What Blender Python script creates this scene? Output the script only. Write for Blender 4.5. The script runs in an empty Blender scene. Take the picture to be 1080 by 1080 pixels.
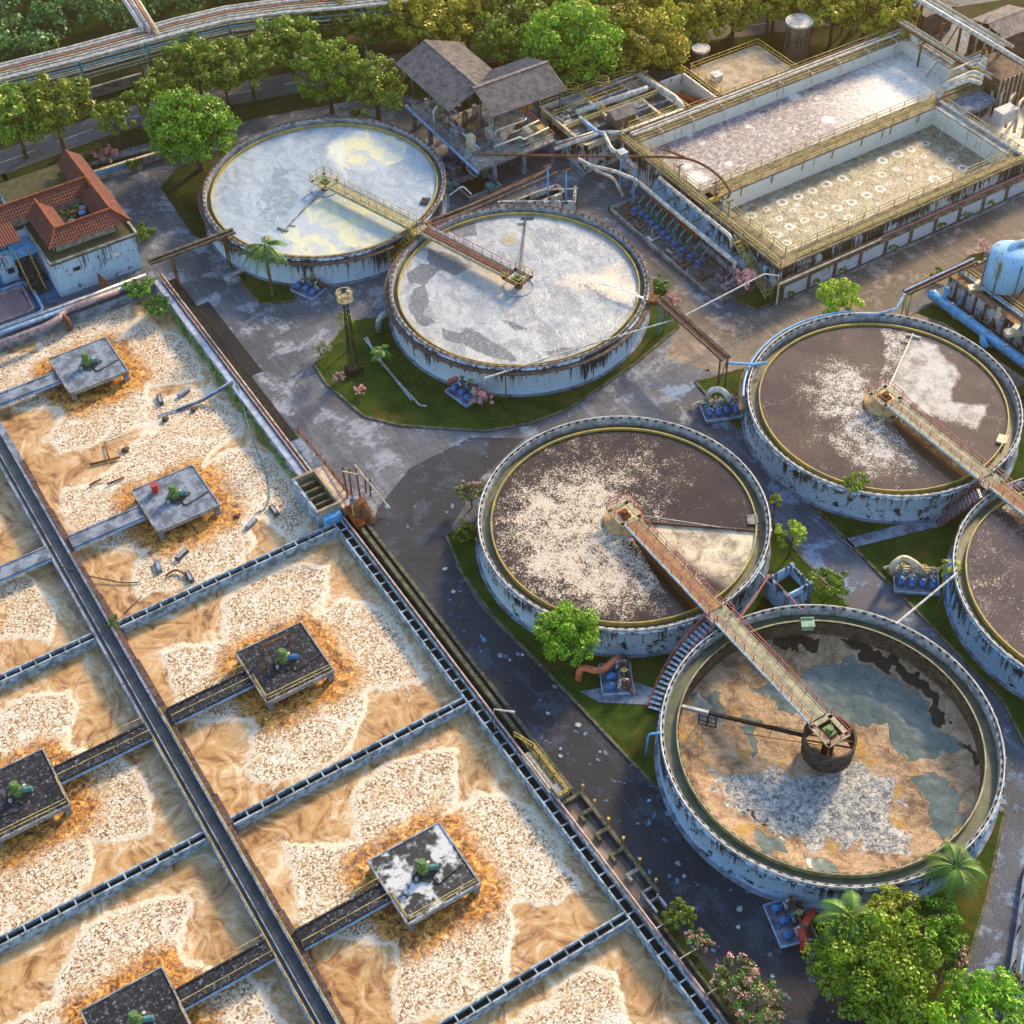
import bpy, math, random
import numpy as np
from mathutils import Vector, Matrix
random.seed(7)
R = math.radians
sc = bpy.context.scene
col = sc.collection

# ------------------------------------------------------------------ camera, sky, sun, exposure
FPX, PIT, ROL, HEAD, HCAM = 1600.0, R(46.9), R(-2.15), R(30.4), 118.0
SUN_EL, SUN_AZ = R(27), math.atan2(0.42, 0.91)      # azimuth measured from +X towards +Y
cam_d = bpy.data.cameras.new('camera'); cam = bpy.data.objects.new('camera', cam_d); col.objects.link(cam)
cam_d.sensor_width = 36; cam_d.lens = 36 * FPX / 1080; cam_d.clip_end = 3000; cam_d.clip_start = 1
_r0 = Vector((math.cos(HEAD), -math.sin(HEAD), 0)); _f0 = Vector((math.sin(HEAD), math.cos(HEAD), 0))
_u = _f0 * math.sin(PIT) + Vector((0, 0, 1)) * math.cos(PIT)
_fw = _f0 * math.cos(PIT) - Vector((0, 0, 1)) * math.sin(PIT)
_rt = _r0 * math.cos(ROL) + _u * math.sin(ROL); _up = -_r0 * math.sin(ROL) + _u * math.cos(ROL)
cam.matrix_world = Matrix(((_rt.x, _up.x, -_fw.x, 0), (_rt.y, _up.y, -_fw.y, 0), (_rt.z, _up.z, -_fw.z, HCAM), (0, 0, 0, 1)))
sc.camera = cam
world = bpy.data.worlds.new('World'); sc.world = world; world.use_nodes = True
wn = world.node_tree; bgn = wn.nodes['Background']
sky = wn.nodes.new('ShaderNodeTexSky'); sky.sky_type = 'NISHITA'; sky.sun_disc = False
sky.sun_elevation = SUN_EL; sky.sun_rotation = math.pi / 2 - SUN_AZ; sky.air_density = 1.3; sky.dust_density = 1.2; sky.ozone_density = 2.0
wn.links.new(sky.outputs[0], bgn.inputs[0]); bgn.inputs[1].default_value = 0.14
sun_d = bpy.data.lights.new('sun', 'SUN'); sun = bpy.data.objects.new('sun', sun_d); col.objects.link(sun)
sun_d.energy = 3.0; sun_d.angle = R(8.0); sun_d.color = (1.0, 0.72, 0.38)
sun.rotation_euler = Vector((-math.cos(SUN_EL) * math.cos(SUN_AZ), -math.cos(SUN_EL) * math.sin(SUN_AZ), -math.sin(SUN_EL))).to_track_quat('-Z', 'Y').to_euler()
sc.view_settings.view_transform = 'Standard'; sc.view_settings.look = 'None'; sc.view_settings.gamma = 1.0
sc.view_settings.exposure = 1.27
HAZE = .00021

def at(px, py, z=0.0):
    """point of the horizontal plane z seen at pixel px, py of the 1080 px photograph"""
    v = _rt * ((px - 540) / FPX) - _up * ((py - 540) / FPX) + _fw
    t = (z - HCAM) / v.z
    return (v.x * t, v.y * t)
def proj(X, Y, Z):
    v = Vector((X, Y, Z-HCAM)); f = v.dot(_fw); return 540+FPX*v.dot(_rt)/f, 540-FPX*v.dot(_up)/f
def at3(px, py, z): a = at(px, py, z); return (a[0], a[1], z)

# ------------------------------------------------------------------ mesh helpers
class MB:
    def __init__(s): s.v = []; s.f = []
    def add(s, vs, fs):
        o = len(s.v); s.v += [tuple(p) for p in vs]; s.f += [tuple(o + i for i in f) for f in fs]; return s
    def box(s, x0, x1, y0, y1, z0, z1):
        return s.add([(x0,y0,z0),(x1,y0,z0),(x1,y1,z0),(x0,y1,z0),(x0,y0,z1),(x1,y0,z1),(x1,y1,z1),(x0,y1,z1)],
                     [(3,2,1,0),(4,5,6,7),(0,1,5,4),(1,2,6,5),(2,3,7,6),(3,0,4,7)])
    def obox(s, c, sx, sy, sz, rz=0, rx=0, ry=0):
        m = Matrix.Translation(c) @ Matrix.Rotation(rz, 4, 'Z') @ Matrix.Rotation(ry, 4, 'Y') @ Matrix.Rotation(rx, 4, 'X')
        p = [m @ Vector((a*sx/2, b*sy/2, d*sz/2)) for d in (-1,1) for a, b in ((-1,-1),(1,-1),(1,1),(-1,1))]
        return s.add(p, [(3,2,1,0),(4,5,6,7),(0,1,5,4),(1,2,6,5),(2,3,7,6),(3,0,4,7)])
    def bar(s, a, b, w, h=None):
        a, b = Vector(a), Vector(b); h = h or w; d = b - a; L = d.length
        if L < 1e-5: return s
        d /= L; up = Vector((0,0,1)) if abs(d.z) < .95 else Vector((1,0,0))
        sd = d.cross(up).normalized(); up = sd.cross(d)
        p = [q + sd*(i*w/2) + up*(j*h/2) for q in (a, b) for i, j in ((-1,-1),(1,-1),(1,1),(-1,1))]
        return s.add(p, [(0,1,2,3),(7,6,5,4),(0,4,5,1),(1,5,6,2),(2,6,7,3),(3,7,4,0)])
    def tube(s, pts, r, n=8, r2=None, cap=True):
        pts = [Vector(p) for p in pts]; m = len(pts); vs = []
        prev = None
        for i, p in enumerate(pts):
            d = (pts[min(i+1, m-1)] - pts[max(i-1, 0)]).normalized()
            if prev is None:
                up = Vector((0,0,1)) if abs(d.z) < .9 else Vector((1,0,0)); sd = d.cross(up).normalized()
            else: sd = (prev - d * prev.dot(d)).normalized()
            prev = sd; up = sd.cross(d)
            rr = r if r2 is None else r + (r2 - r) * i / (m - 1)
            k = 1.0
            if 0 < i < m-1:
                c = (pts[i]-pts[i-1]).normalized().dot((pts[i+1]-pts[i]).normalized()); k = 1 / max(.6, math.sqrt((1+c)/2))
            for j in range(n):
                a = 2*math.pi*j/n; vs.append(p + (sd*math.cos(a) + up*math.sin(a)) * rr * k)
        fs = [(i*n+j, i*n+(j+1)%n, (i+1)*n+(j+1)%n, (i+1)*n+j) for i in range(m-1) for j in range(n)]
        if cap: fs += [tuple(range(n))[::-1], tuple((m-1)*n+j for j in range(n))]
        return s.add(vs, fs)
    def cyl(s, c, r, h, n=16, r2=None): return s.tube([c, (c[0], c[1], c[2]+h)], r, n, r2)
    def rev(s, cx, cy, prof, n=96, a0=0.0, a1=2*math.pi):
        full = abs(a1 - a0 - 2*math.pi) < 1e-6; m = n if full else n + 1; k = len(prof); vs = []
        for i in range(m):
            a = a0 + (a1-a0)*i/n
            vs += [(cx + r*math.cos(a), cy + r*math.sin(a), z) for r, z in prof]
        fs = [(i*k+j, ((i+1)%m)*k+j, ((i+1)%m)*k+j+1, i*k+j+1) for i in range(n) for j in range(k-1)]
        return s.add(vs, fs)
    def ring(s, cx, cy, r0, r1, z0, z1, n=96, a0=0.0, a1=2*math.pi):
        return s.rev(cx, cy, [(r1,z0),(r1,z1),(r0,z1),(r0,z0),(r1,z0)], n, a0, a1)
    def prism(s, poly, z0, z1):
        n = len(poly)
        ar = sum(poly[i][0]*poly[(i+1)%n][1]-poly[(i+1)%n][0]*poly[i][1] for i in range(n))
        if ar < 0: poly = poly[::-1]
        return s.add([(x,y,z0) for x,y in poly]+[(x,y,z1) for x,y in poly],
                     [tuple(range(n))[::-1], tuple(range(n,2*n))]+[(i,(i+1)%n,n+(i+1)%n,n+i) for i in range(n)])
    def sheet(s, poly, z):
        n = len(poly); ar = sum(poly[i][0]*poly[(i+1)%n][1]-poly[(i+1)%n][0]*poly[i][1] for i in range(n))
        if ar < 0: poly = poly[::-1]
        return s.add([(x,y,z) for x,y in poly], [tuple(range(n))])
    def ball(s, c, r, n=10, sz=1.0):
        prof = [(max(1e-3, r*math.sin(math.pi*i/(n//2))), c[2]-r*sz*math.cos(math.pi*i/(n//2))) for i in range(n//2+1)]
        return s.rev(c[0], c[1], prof, n)
    def rail(s, pts, h=1.05, step=2.0, r=0.035, rails=2):
        pts = [Vector(p) for p in pts]
        for a, b in zip(pts, pts[1:]):
            for k in range(rails):
                z = Vector((0,0,h*(k+1)/rails)); s.bar(a+z, b+z, r*2)
            n = max(1, round((b-a).length/step))
            for i in range(n+1):
                p = a.lerp(b, i/n); s.bar(p, p+Vector((0,0,h)), r*2)
        return s
    def build(s, name, m, parent=None, smooth=False):
        o = Vector(parent.location) if parent is not None and 'origin0' not in parent else Vector((0,0,0))
        if parent is not None and parent.parent is not None: o = Vector(parent.parent.location)
        me = bpy.data.meshes.new(name)
        me.from_pydata([(x-o.x, y-o.y, z-o.z) for x,y,z in s.v], [], s.f); me.materials.append(m)
        if smooth: me.polygons.foreach_set('use_smooth', [True]*len(me.polygons))
        me.update(); ob = bpy.data.objects.new(name, me); col.objects.link(ob)
        if parent is not None: ob.parent = parent
        return ob

def each(name, m, parent, places, dims):
    """one small box part per place, all sharing one mesh"""
    first = MB().obox((0,0,0), *dims); me = bpy.data.meshes.new(name); me.from_pydata(first.v, [], first.f); me.materials.append(m)
    o = Vector(parent.location)
    for p, rz in places:
        ob = bpy.data.objects.new(name, me); col.objects.link(ob); ob.parent = parent; ob.location = Vector(p)-o; ob.rotation_euler = (0,0,rz)

def fillet(pts, r=0.6, n=4):
    pts = [Vector(p) for p in pts]; out = [pts[0]]
    for a, b, c in zip(pts, pts[1:], pts[2:]):
        d0, d1 = (a-b), (c-b); k = min(r, d0.length*.45, d1.length*.45)
        p0, p1 = b + d0.normalized()*k, b + d1.normalized()*k
        for i in range(n+1):
            t = i/n; out.append(p0*(1-t)**2 + b*2*t*(1-t) + p1*t*t)
    out.append(pts[-1]); return out

def tag(o, label, cat, group=None):
    o['label'] = label; o['category'] = cat
    if group: o['group'] = group
    return o
def struct(o, kind='structure'): o['kind'] = kind; return o
def thing(name, label, cat, loc=(0,0,0), group=None):
    o = bpy.data.objects.new(name, None); col.objects.link(o); o.location = loc; o.empty_display_size = .5
    return tag(o, label, cat, group)
def children(o): return [c for c in bpy.data.objects if c.parent == o]
_kids = {}
def dup(root, loc, rz=0.0, scale=1.0, label=None, group=None):
    if root.name not in _kids: _kids[root.name] = [(c, children(c)) for c in children(root)]
    r = root.copy(); col.objects.link(r); r.location = loc; r.rotation_euler = (0,0,rz)
    r.scale = (scale,)*3 if not isinstance(scale, tuple) else scale
    if label: r['label'] = label
    if group: r['group'] = group
    for c, gs in _kids[root.name]:
        k = c.copy(); col.objects.link(k); k.parent = r
        for g in gs:
            q = g.copy(); col.objects.link(q); q.parent = k
    return r

# ------------------------------------------------------------------ numpy noise and fields
def _hash(i, j, s):
    n = (i*374761393 + j*668265263 + s*974634777) & 0x7fffffff
    n = ((n ^ (n >> 13)) * 1274126177) & 0x7fffffff
    return ((n ^ (n >> 16)) & 0xffff) / 65535.0
def vnoise(x, y, s=0):
    i = np.floor(x).astype(np.int64); j = np.floor(y).astype(np.int64); a = x-i; b = y-j
    a = a*a*(3-2*a); b = b*b*(3-2*b)
    return (_hash(i,j,s)*(1-a)+_hash(i+1,j,s)*a)*(1-b) + (_hash(i,j+1,s)*(1-a)+_hash(i+1,j+1,s)*a)*b
def fbm(x, y, o=4, s=0):
    t = 0; w = 0; k = 1.0
    for q in range(o): t = t + k*vnoise(x*2**q, y*2**q, s+q*17); w += k; k *= .5
    return t / w
def sdf(poly, x, y):
    """signed distance to a polygon, positive inside"""
    p = np.array(poly, float); d = np.full(x.shape, 1e9); ins = np.zeros(x.shape, bool); n = len(p)
    for i in range(n):
        a, b = p[i], p[(i+1)%n]; e = b-a; wx = x-a[0]; wy = y-a[1]
        t = np.clip((wx*e[0]+wy*e[1])/(e@e+1e-9), 0, 1); d = np.minimum(d, np.hypot(wx-e[0]*t, wy-e[1]*t))
        c = (a[1] > y) != (b[1] > y)
        with np.errstate(divide='ignore', invalid='ignore'): xi = a[0] + (y-a[1])*e[0]/(e[1] if e[1] else 1e-9)
        ins ^= c & (x < xi)
    return np.where(ins, d, -d)
def sst(a, b, v): t = np.clip((v-a)/(b-a), 0, 1); return t*t*(3-2*t)
def field_mesh(name, xs, ys, z, fn, m, clip=None, height=None, parent=None):
    """grid sheet with a colour attribute 'mask' (what lies where on the liquid: foam, sludge, clear, painted edge shade)"""
    X, Y = np.meshgrid(xs, ys, indexing='ij'); nx, ny = X.shape
    C = fn(X, Y); Z = np.full(X.shape, float(z)) if height is None else z + height(X, Y)
    idx = np.arange(nx*ny).reshape(nx, ny)
    q = np.stack([idx[:-1,:-1], idx[1:,:-1], idx[1:,1:], idx[:-1,1:]], -1).reshape(-1, 4)
    if clip is not None:
        cx, cy, cr = clip; D = np.hypot(X-cx, Y-cy)
        k = cr / np.maximum(D, 1e-6); out = D > cr
        near = (D < cr + 0.45)
        X = np.where(out & near, cx+(X-cx)*k, X); Y = np.where(out & near, cy+(Y-cy)*k, Y)
        ok = (D <= cr + 0.45).reshape(-1); q = q[ok[q].all(1)]
    me = bpy.data.meshes.new(name); co = np.stack([X, Y, Z], -1).reshape(-1, 3)
    me.vertices.add(len(co)); me.vertices.foreach_set('co', co.ravel().astype(np.float32))
    me.loops.add(q.size); me.loops.foreach_set('vertex_index', q.ravel().astype(np.int32))
    me.polygons.add(len(q)); me.polygons.foreach_set('loop_start', np.arange(0, q.size, 4, dtype=np.int32))
    me.polygons.foreach_set('use_smooth', np.ones(len(q), bool))
    me.update(calc_edges=True)
    at_ = me.color_attributes.new('mask', 'FLOAT_COLOR', 'POINT')
    A = np.ones((len(co), 4), np.float32)
    for i, c in enumerate(C): A[:, i] = np.clip(c, 0, 1).reshape(-1)
    at_.data.foreach_set('color', A.ravel())
    me.materials.append(m); ob = bpy.data.objects.new(name, me); col.objects.link(ob)
    if parent: ob.parent = parent
    return ob

# ------------------------------------------------------------------ materials
class NT:
    def __init__(s, name):
        s.m = bpy.data.materials.new(name); s.m.use_nodes = True; s.t = s.m.node_tree
        s.b = s.t.nodes['Principled BSDF']; s._tc = None
    def n(s, typ, **kw):
        o = s.t.nodes.new('ShaderNode'+typ)
        for k, v in kw.items(): setattr(o, k, v)
        return o
    def l(s, a, b): s.t.links.new(a, b)
    def inp(s, sock, v):
        if hasattr(v, 'is_linked') or hasattr(v, 'links'): s.l(v, sock)
        elif sock.type == 'RGBA' and isinstance(v, (int, float)): sock.default_value = (v, v, v, 1)
        elif isinstance(v, tuple) and len(v) == 3 and sock.type == 'RGBA': sock.default_value = (*v, 1)
        else: sock.default_value = v
    def obj(s):
        if not s._tc: s._tc = s.n('TexCoord')
        return s._tc.outputs['Object']
    def pos(s): return s.n('NewGeometry').outputs['Position']
    def mapv(s, v, scale=(1,1,1), rot=(0,0,0)):
        o = s.n('Mapping'); s.l(v, o.inputs[0]); o.inputs['Scale'].default_value = scale; o.inputs['Rotation'].default_value = rot; return o.outputs[0]
    def noise(s, v, scale, detail=3, rough=.55, dist=0.0, out=0):
        o = s.n('TexNoise'); s.l(v, o.inputs['Vector']); o.inputs['Scale'].default_value = scale
        o.inputs['Detail'].default_value = detail; o.inputs['Roughness'].default_value = rough; o.inputs['Distortion'].default_value = dist
        return o.outputs[out]
    def vor(s, v, scale, feature='F1', out=0, rnd=1.0):
        o = s.n('TexVoronoi', feature=feature); s.l(v, o.inputs['Vector']); o.inputs['Scale'].default_value = scale
        o.inputs['Randomness'].default_value = rnd; return o.outputs[out]
    def ramp(s, f, stops):
        o = s.n('ValToRGB'); s.l(f, o.inputs[0]); e = o.color_ramp.elements
        while len(e) < len(stops): e.new(.5)
        for i, (p, c) in enumerate(stops):
            e[i].position = p; e[i].color = (*c, 1) if isinstance(c, tuple) else (c, c, c, 1)
        return o.outputs[0]
    def mix(s, f, a, b, mode='MIX'):
        o = s.n('Mix', data_type='RGBA', blend_type=mode)
        s.inp(o.inputs[0], f); s.inp(o.inputs[6], a); s.inp(o.inputs[7], b); return o.outputs[2]
    def math(s, op, a, b=0.0, c=0.0, clamp=False):
        o = s.n('Math', operation=op, use_clamp=clamp); s.inp(o.inputs[0], a); s.inp(o.inputs[1], b); s.inp(o.inputs[2], c); return o.outputs[0]
    def mrange(s, v, a, b, c=0.0, d=1.0):
        o = s.n('MapRange', interpolation_type='SMOOTHSTEP'); s.inp(o.inputs[0], v)
        for i, q in enumerate((a,b,c,d)): s.inp(o.inputs[i+1], q)
        return o.outputs[0]
    def attr(s, name='mask'):
        a = s.n('Attribute', attribute_name=name); q = s.n('SeparateColor'); s.l(a.outputs['Color'], q.inputs[0]); return q.outputs
    def bump(s, h, strength=.5, dist=.1, prev=None):
        o = s.n('Bump'); s.l(h, o.inputs['Height']); o.inputs['Strength'].default_value = strength; o.inputs['Distance'].default_value = dist
        if prev: s.l(prev, o.inputs['Normal'])
        return o.outputs[0]
    def fin(s, c=None, rough=None, nrm=None, metal=None, spec=None):
        if c is not None: s.inp(s.b.inputs['Base Color'], c)
        if rough is not None: s.inp(s.b.inputs['Roughness'], rough)
        if nrm is not None: s.l(nrm, s.b.inputs['Normal'])
        if metal is not None: s.inp(s.b.inputs['Metallic'], metal)
        if spec is not None: s.inp(s.b.inputs['Specular IOR Level'], spec)
        return s.m

def M(name, c1, c2, scale=1.5, rough=.8, detail=5, lo=.4, hi=.62, bump=.25, bscale=6, metal=0.0, c3=None):
    """weathered surface: colour c1 worn to c2 in noise patches (c3 finer spots)"""
    t = NT(name); v = t.obj()
    f = t.mrange(t.noise(v, scale, detail, .65), lo, hi)
    c = t.mix(f, c1, c2)
    if c3: c = t.mix(t.mrange(t.noise(v, scale*3.3, 4, .7), .55, .68), c, c3)
    c = t.mix(t.mrange(t.noise(v, bscale*2.5, 3, .7), .3, .75, .0, .35), c, t.mix(.5, c, (0.01,0.01,0.01)))
    return t.fin(c, rough, t.bump(t.noise(v, bscale, 4, .6), bump, .05), metal, .5 if rough < .7 else .15)

def streak_mat(name, base, base2, dark, amount=.5, blotch=.0, warm=(.25,.15,.08)):
    """whitewashed wall with dark runs down from its top edge; rz: runs vary along the wall, hardly with height"""
    t = NT(name); v = t.obj()
    f = t.noise(t.mapv(v, (1.7,1.7,.08)), 1.0, 5, .75)
    g = t.noise(t.mapv(v, (5.0,5.0,.22)), 1.0, 4, .7)
    sp = t.n('SeparateXYZ'); t.l(v, sp.inputs[0])
    top = t.math('ADD', t.mrange(sp.outputs[2], 0.0, 3.8, -.09, .07), t.math('MULTIPLY', t.math('SUBTRACT', t.noise(v, .22, 3), .5), .42))
    fs = t.math('ADD', t.math('ADD', t.math('MULTIPLY', f, .6), t.math('MULTIPLY', g, .4)), top)
    m1 = t.mrange(fs, .60-.16*amount, .66-.12*amount)
    big = t.mrange(t.noise(v, .9, 6, .75), .62-.2*blotch, .68-.18*blotch) if blotch > 0 else 0.0
    c = t.mix(t.noise(v, .6, 3), base, base2)
    c = t.mix(t.mrange(t.noise(v, 2.2, 6, .8), .52, .7, 0, .5), c, warm)
    c = t.mix(m1, c, dark)
    if blotch > 0: c = t.mix(big, c, dark)
    c = t.mix(t.mrange(t.noise(v, 7, 4, .7), .56, .72, 0, .7), c, dark)
    return t.fin(c, .85, t.bump(t.noise(v, 5, 5), .3, .05), None, .15)

# ------------------------------------------------------------------ material library
mconc = M('concrete', (.30,.30,.29), (.12,.125,.13), .8, c3=(.42,.41,.38))
mconc_d = M('dark_concrete', (.016,.019,.026), (.05,.058,.075), 1.1, .7, 6, .5, .7, c3=(.22,.25,.30))
mconc_b = M('bluish_concrete', (.24,.29,.38), (.10,.125,.17), .7, .75, 6, c3=(.06,.07,.09))
mconc_w = M('whitened_concrete', (.55,.58,.62), (.04,.045,.05), .45, .7, 7, .44, .52, c3=(.30,.32,.36))
mcurb = M('mossy_kerb', (.14,.135,.09), (.05,.055,.035), 1.2, c3=(.22,.2,.14))
mtrough = M('trough_paint', (.36,.47,.58), (.12,.16,.2), 1.4, c3=(.07,.08,.09))
mdarkwet = M('wet_channel', (.015,.022,.030), (.03,.048,.065), .6, .4, c3=(.05,.07,.09))
mblack = M('dark_gap', (.012,.012,.012), (.03,.028,.024), 2)
mrust = M('rust', (.20,.085,.04), (.08,.035,.02), 2.5, .85, c3=(.33,.15,.07))
mrustred = M('red_oxide', (.36,.09,.04), (.18,.05,.03), 2.0, .8)
mplank = M('rusty_planking', (.12,.075,.065), (.06,.04,.035), 1.5, .85, c3=(.26,.2,.19))
myel = M('yellow_paint', (.55,.40,.05), (.30,.20,.04), 2, .6)
myel2 = M('faded_yellow_paint', (.52,.44,.16), (.28,.22,.10), 1.2, .7, c3=(.16,.12,.07))
mmar = M('maroon_paint', (.42,.10,.09), (.22,.06,.05), 2, .6)
mblue = M('blue_paint', (.03,.17,.50), (.02,.09,.28), 3, .45, c3=(.12,.3,.55))
mlblue = M('light_blue_pipe_paint', (.10,.42,.78), (.06,.26,.55), 1.5, .45, c3=(.4,.6,.75))
mbeam = M('pale_blue_steel', (.32,.50,.72), (.16,.26,.42), 2, .5)
mwhite = M('white_paint', (.68,.66,.62), (.36,.33,.29), 1.5, .5, c3=(.24,.17,.11))
mcream = M('cream_pipe_paint', (.62,.55,.42), (.42,.32,.17), 1.5, .5)
mpink = M('pinkish_pipe', (.32,.24,.27), (.15,.11,.13), 1.5, .5, c3=(.5,.46,.5))
morange = M('orange_pipe_paint', (.60,.16,.06), (.35,.10,.05), 2, .5)
mred = M('red_paint', (.50,.035,.02), (.3,.03,.02), 2, .5)
mgreen = M('green_motor_paint', (.10,.22,.05), (.05,.10,.04), 4, .5, c3=(.45,.42,.06))
mteal = M('teal_post_paint', (.07,.25,.26), (.05,.13,.13), 2, .6)
mgalv = M('galvanised_steel', (.42,.46,.50), (.24,.26,.28), 2, .4, metal=.5)
mdeck = M('deck_plate', (.42,.40,.26), (.26,.25,.17), 1.3, .75, c3=(.50,.45,.33))
mdeckrust = M('rusted_deck_plate', (.36,.20,.10), (.26,.15,.09), 1.0, .8, c3=(.46,.36,.24))
mhub = M('hub_disc_rust', (.55,.36,.16), (.30,.14,.05), .9, .6, c3=(.16,.07,.03))
mlaun = M('algae_launder', (.045,.055,.03), (.10,.11,.06), .8, .5)
mlaung = M('green_algae_launder', (.07,.10,.055), (.035,.05,.03), .7, .5)
mweir = M('yellow_weir', (.42,.32,.06), (.25,.22,.09), 1.0, .6)
mrim = M('rim_concrete', (.38,.42,.47), (.17,.19,.21), 1.2, .8, c3=(.08,.08,.08))
mrimr = M('rusty_rim', (.16,.10,.08), (.07,.05,.045), 1.2, .8, c3=(.3,.27,.26))
msoil = M('brown_soil', (.10,.065,.045), (.06,.04,.03), .6, .95, c3=(.16,.12,.08))
mroofcor = M('corrugated_sheet', (.24,.20,.19), (.12,.11,.11), 1.0, .8, c3=(.32,.30,.28))
mtrunk = M('bark', (.13,.09,.06), (.07,.05,.035), 3, .9)
mskin = M('skin', (.28,.14,.08), (.25,.12,.07), 3, .6)
mshirt = M('pale_shirt', (.50,.50,.68), (.42,.42,.6), 3, .8)
mshirt2 = M('red_shirt', (.35,.08,.04), (.3,.07,.04), 3, .8)
mtrous = M('dark_trousers', (.04,.05,.06), (.03,.03,.04), 3, .8)
mwallA = streak_mat('streaked_whitewash', (.40,.58,.78), (.58,.68,.78), (.03,.035,.04), .62)
mwallC = streak_mat('blotched_whitewash', (.36,.53,.74), (.54,.64,.74), (.03,.035,.04), .55, .42)
mwallE = streak_mat('worn_blue_whitewash', (.22,.45,.76), (.44,.60,.76), (.02,.03,.04), .55, .35)
mwallR = streak_mat('blackened_white_wall', (.58,.60,.64), (.42,.42,.42), (.035,.03,.025), .75, .5)
mwallP = streak_mat('grey_pale_panel', (.52,.56,.62), (.44,.48,.54), (.10,.09,.08), .1)
mwallH = streak_mat('sky_blue_house_wall', (.30,.47,.66), (.48,.60,.70), (.07,.10,.14), .1, .3)
mwallI = streak_mat('pale_inner_basin_wall', (.70,.68,.60), (.56,.57,.55), (.20,.18,.13), -.45, 0, (.34,.29,.2))

def ground_mat(name, pale, mid, dark, joints=True, patches=0.0, wetblue=None, tilt=0):
    t = NT(name); v = t.pos()
    a = t.noise(v, .055, 7, .68, .6); b = t.noise(v, .24, 9, .78, .25); d = t.noise(v, 2.2, 5, .75)
    c = t.mix(t.mrange(a, .38, .62), dark, mid)
    c = t.mix(t.mrange(b, .51, .60, 0, .9), c, pale)
    c = t.mix(t.mrange(b, .47, .38, 0, .8), c, dark)
    c = t.mix(t.mrange(d, .50, .66, 0, .6), c, dark)
    c = t.mix(t.mrange(t.noise(v, 9, 2, .6), .35, .7, 0, .3), c, pale)
    s = t.noise(t.mapv(v, (1.0,.09,1)), .9, 5, .7)      # wheel and wash marks along the lane
    c = t.mix(t.mrange(s, .53, .68, 0, .35), c, pale)
    if joints:
        sp = t.n('SeparateXYZ'); t.l(v, sp.inputs[0])
        for i, per in ((0, 4.6), (1, 5.2)):
            w = t.math('ADD', sp.outputs[i], t.math('MULTIPLY', t.noise(v, .8, 2), .12))
            fr = t.math('PINGPONG', w, per/2)
            c = t.mix(t.mrange(fr, .09, .03, 0, .45), c, dark)
    if patches:
        p = t.noise(v, .75, 4, .6, .3); q = t.noise(t.mapv(v, (1,1,1)), .09, 2)
        k = t.math('MULTIPLY', t.mrange(p, .635, .65), t.mrange(q, .38, .5))
        c = t.mix(t.math('MULTIPLY', k, patches), c, wetblue)
    rr = t.mrange(b, .4, .65, .6, .9)
    return t.fin(c, rr, t.bump(d, .3, .04), None, .22)
mground = ground_mat('yard_concrete', (.27,.30,.36), (.095,.105,.128), (.024,.028,.037))
mroad = ground_mat('asphalt_lane', (.055,.068,.095), (.023,.029,.042), (.011,.014,.021), False, .75, (.13,.25,.46))
mroad2 = ground_mat('worn_concrete_lane', (.22,.30,.44), (.07,.08,.11), (.03,.03,.038), False)
mroad3 = ground_mat('dusty_concrete_road', (.34,.28,.23), (.17,.14,.115), (.06,.048,.04), True)
mhwy = ground_mat('highway_asphalt', (.16,.17,.20), (.11,.12,.145), (.07,.075,.09), False)

def grass_mat(name, a, b, c3):
    t = NT(name); v = t.pos()
    f = t.mrange(t.noise(v, .35, 5, .65), .38, .62); g = t.noise(v, 6, 4, .7)
    c = t.mix(f, a, b); c = t.mix(t.mrange(t.noise(v, .18, 4, .7), .52, .66, 0, .8), c, c3)
    c = t.mix(t.mrange(g, .35, .65, 0, .6), c, t.mix(.5, c, (0.005,.01,.002)))
    return t.fin(c, .9, t.bump(g, .7, .12), None, .08)
mgrass = grass_mat('lawn', (.022,.052,.007), (.050,.088,.012), (.11,.085,.022))
mscrub = grass_mat('verge', (.022,.040,.010), (.045,.055,.018), (.075,.06,.03))

# ------------------------------------------------------------------ ground, roads, lawns
GX0, GX1, GY0, GY1 = -900, 1100, -700, 1300
HX0, HX1, HY0, HY1 = -12.8, 41.9, 22.0, 152.6       # hole of the aeration basins
g = MB()
xs = [GX0, HX0, HX1, GX1]; ys = [GY0, HY0, HY1, GY1]
g.v = [(x, y, 0) for x in xs for y in ys]
g.f = [(i*4+j, (i+1)*4+j, (i+1)*4+j+1, i*4+j+1) for i in range(3) for j in range(3) if not (i == 1 and j == 1)]
struct(g.build('ground', mground))
s = MB(); s.sheet([(41.95,-30),(50.5,-30),(50.4,42),(48.6,58.7),(47.5,73),(46.3,86),(47.0,92),(49.5,97),(56,101.5),(63,104),(58,107.5),(50,107),(44,103.5),(41.95,101)], .004)
struct(s.build('road', mroad))
s = MB(); s.sheet([(79,104),(82.4,96),(79.6,88),(77.6,73),(77.9,65),(78.9,56),(78,47),(73.7,40),(66,34.5),(58.5,29.7),(50,22),(60,14),(70.3,32.8),(79.4,43),(81.5,49),(82.2,62.4),(83.2,78),(84.2,92),(87,102)], .004)
struct(s.build('road', mroad2))
s = MB(); s.sheet([(88,99.5),(97,100.6),(108,98.5),(122,98.5),(175,98),(175,106.2),(98,106.4),(92,110),(94.8,118),(93,134),(86,142),(82,141),(89,131),(92.5,120),(90.6,111.5),(84,106.5)], .004)
struct(s.build('road', mroad3))
hp = [at(*p) for p in ((-160,212),(0,172),(60,150),(120,128),(236,101),(300,89),(430,66),(600,46),(730,34),(830,22),(960,4),(1100,-18))]
s = MB(); w = 2.9; L = []; Rr = []
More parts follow.
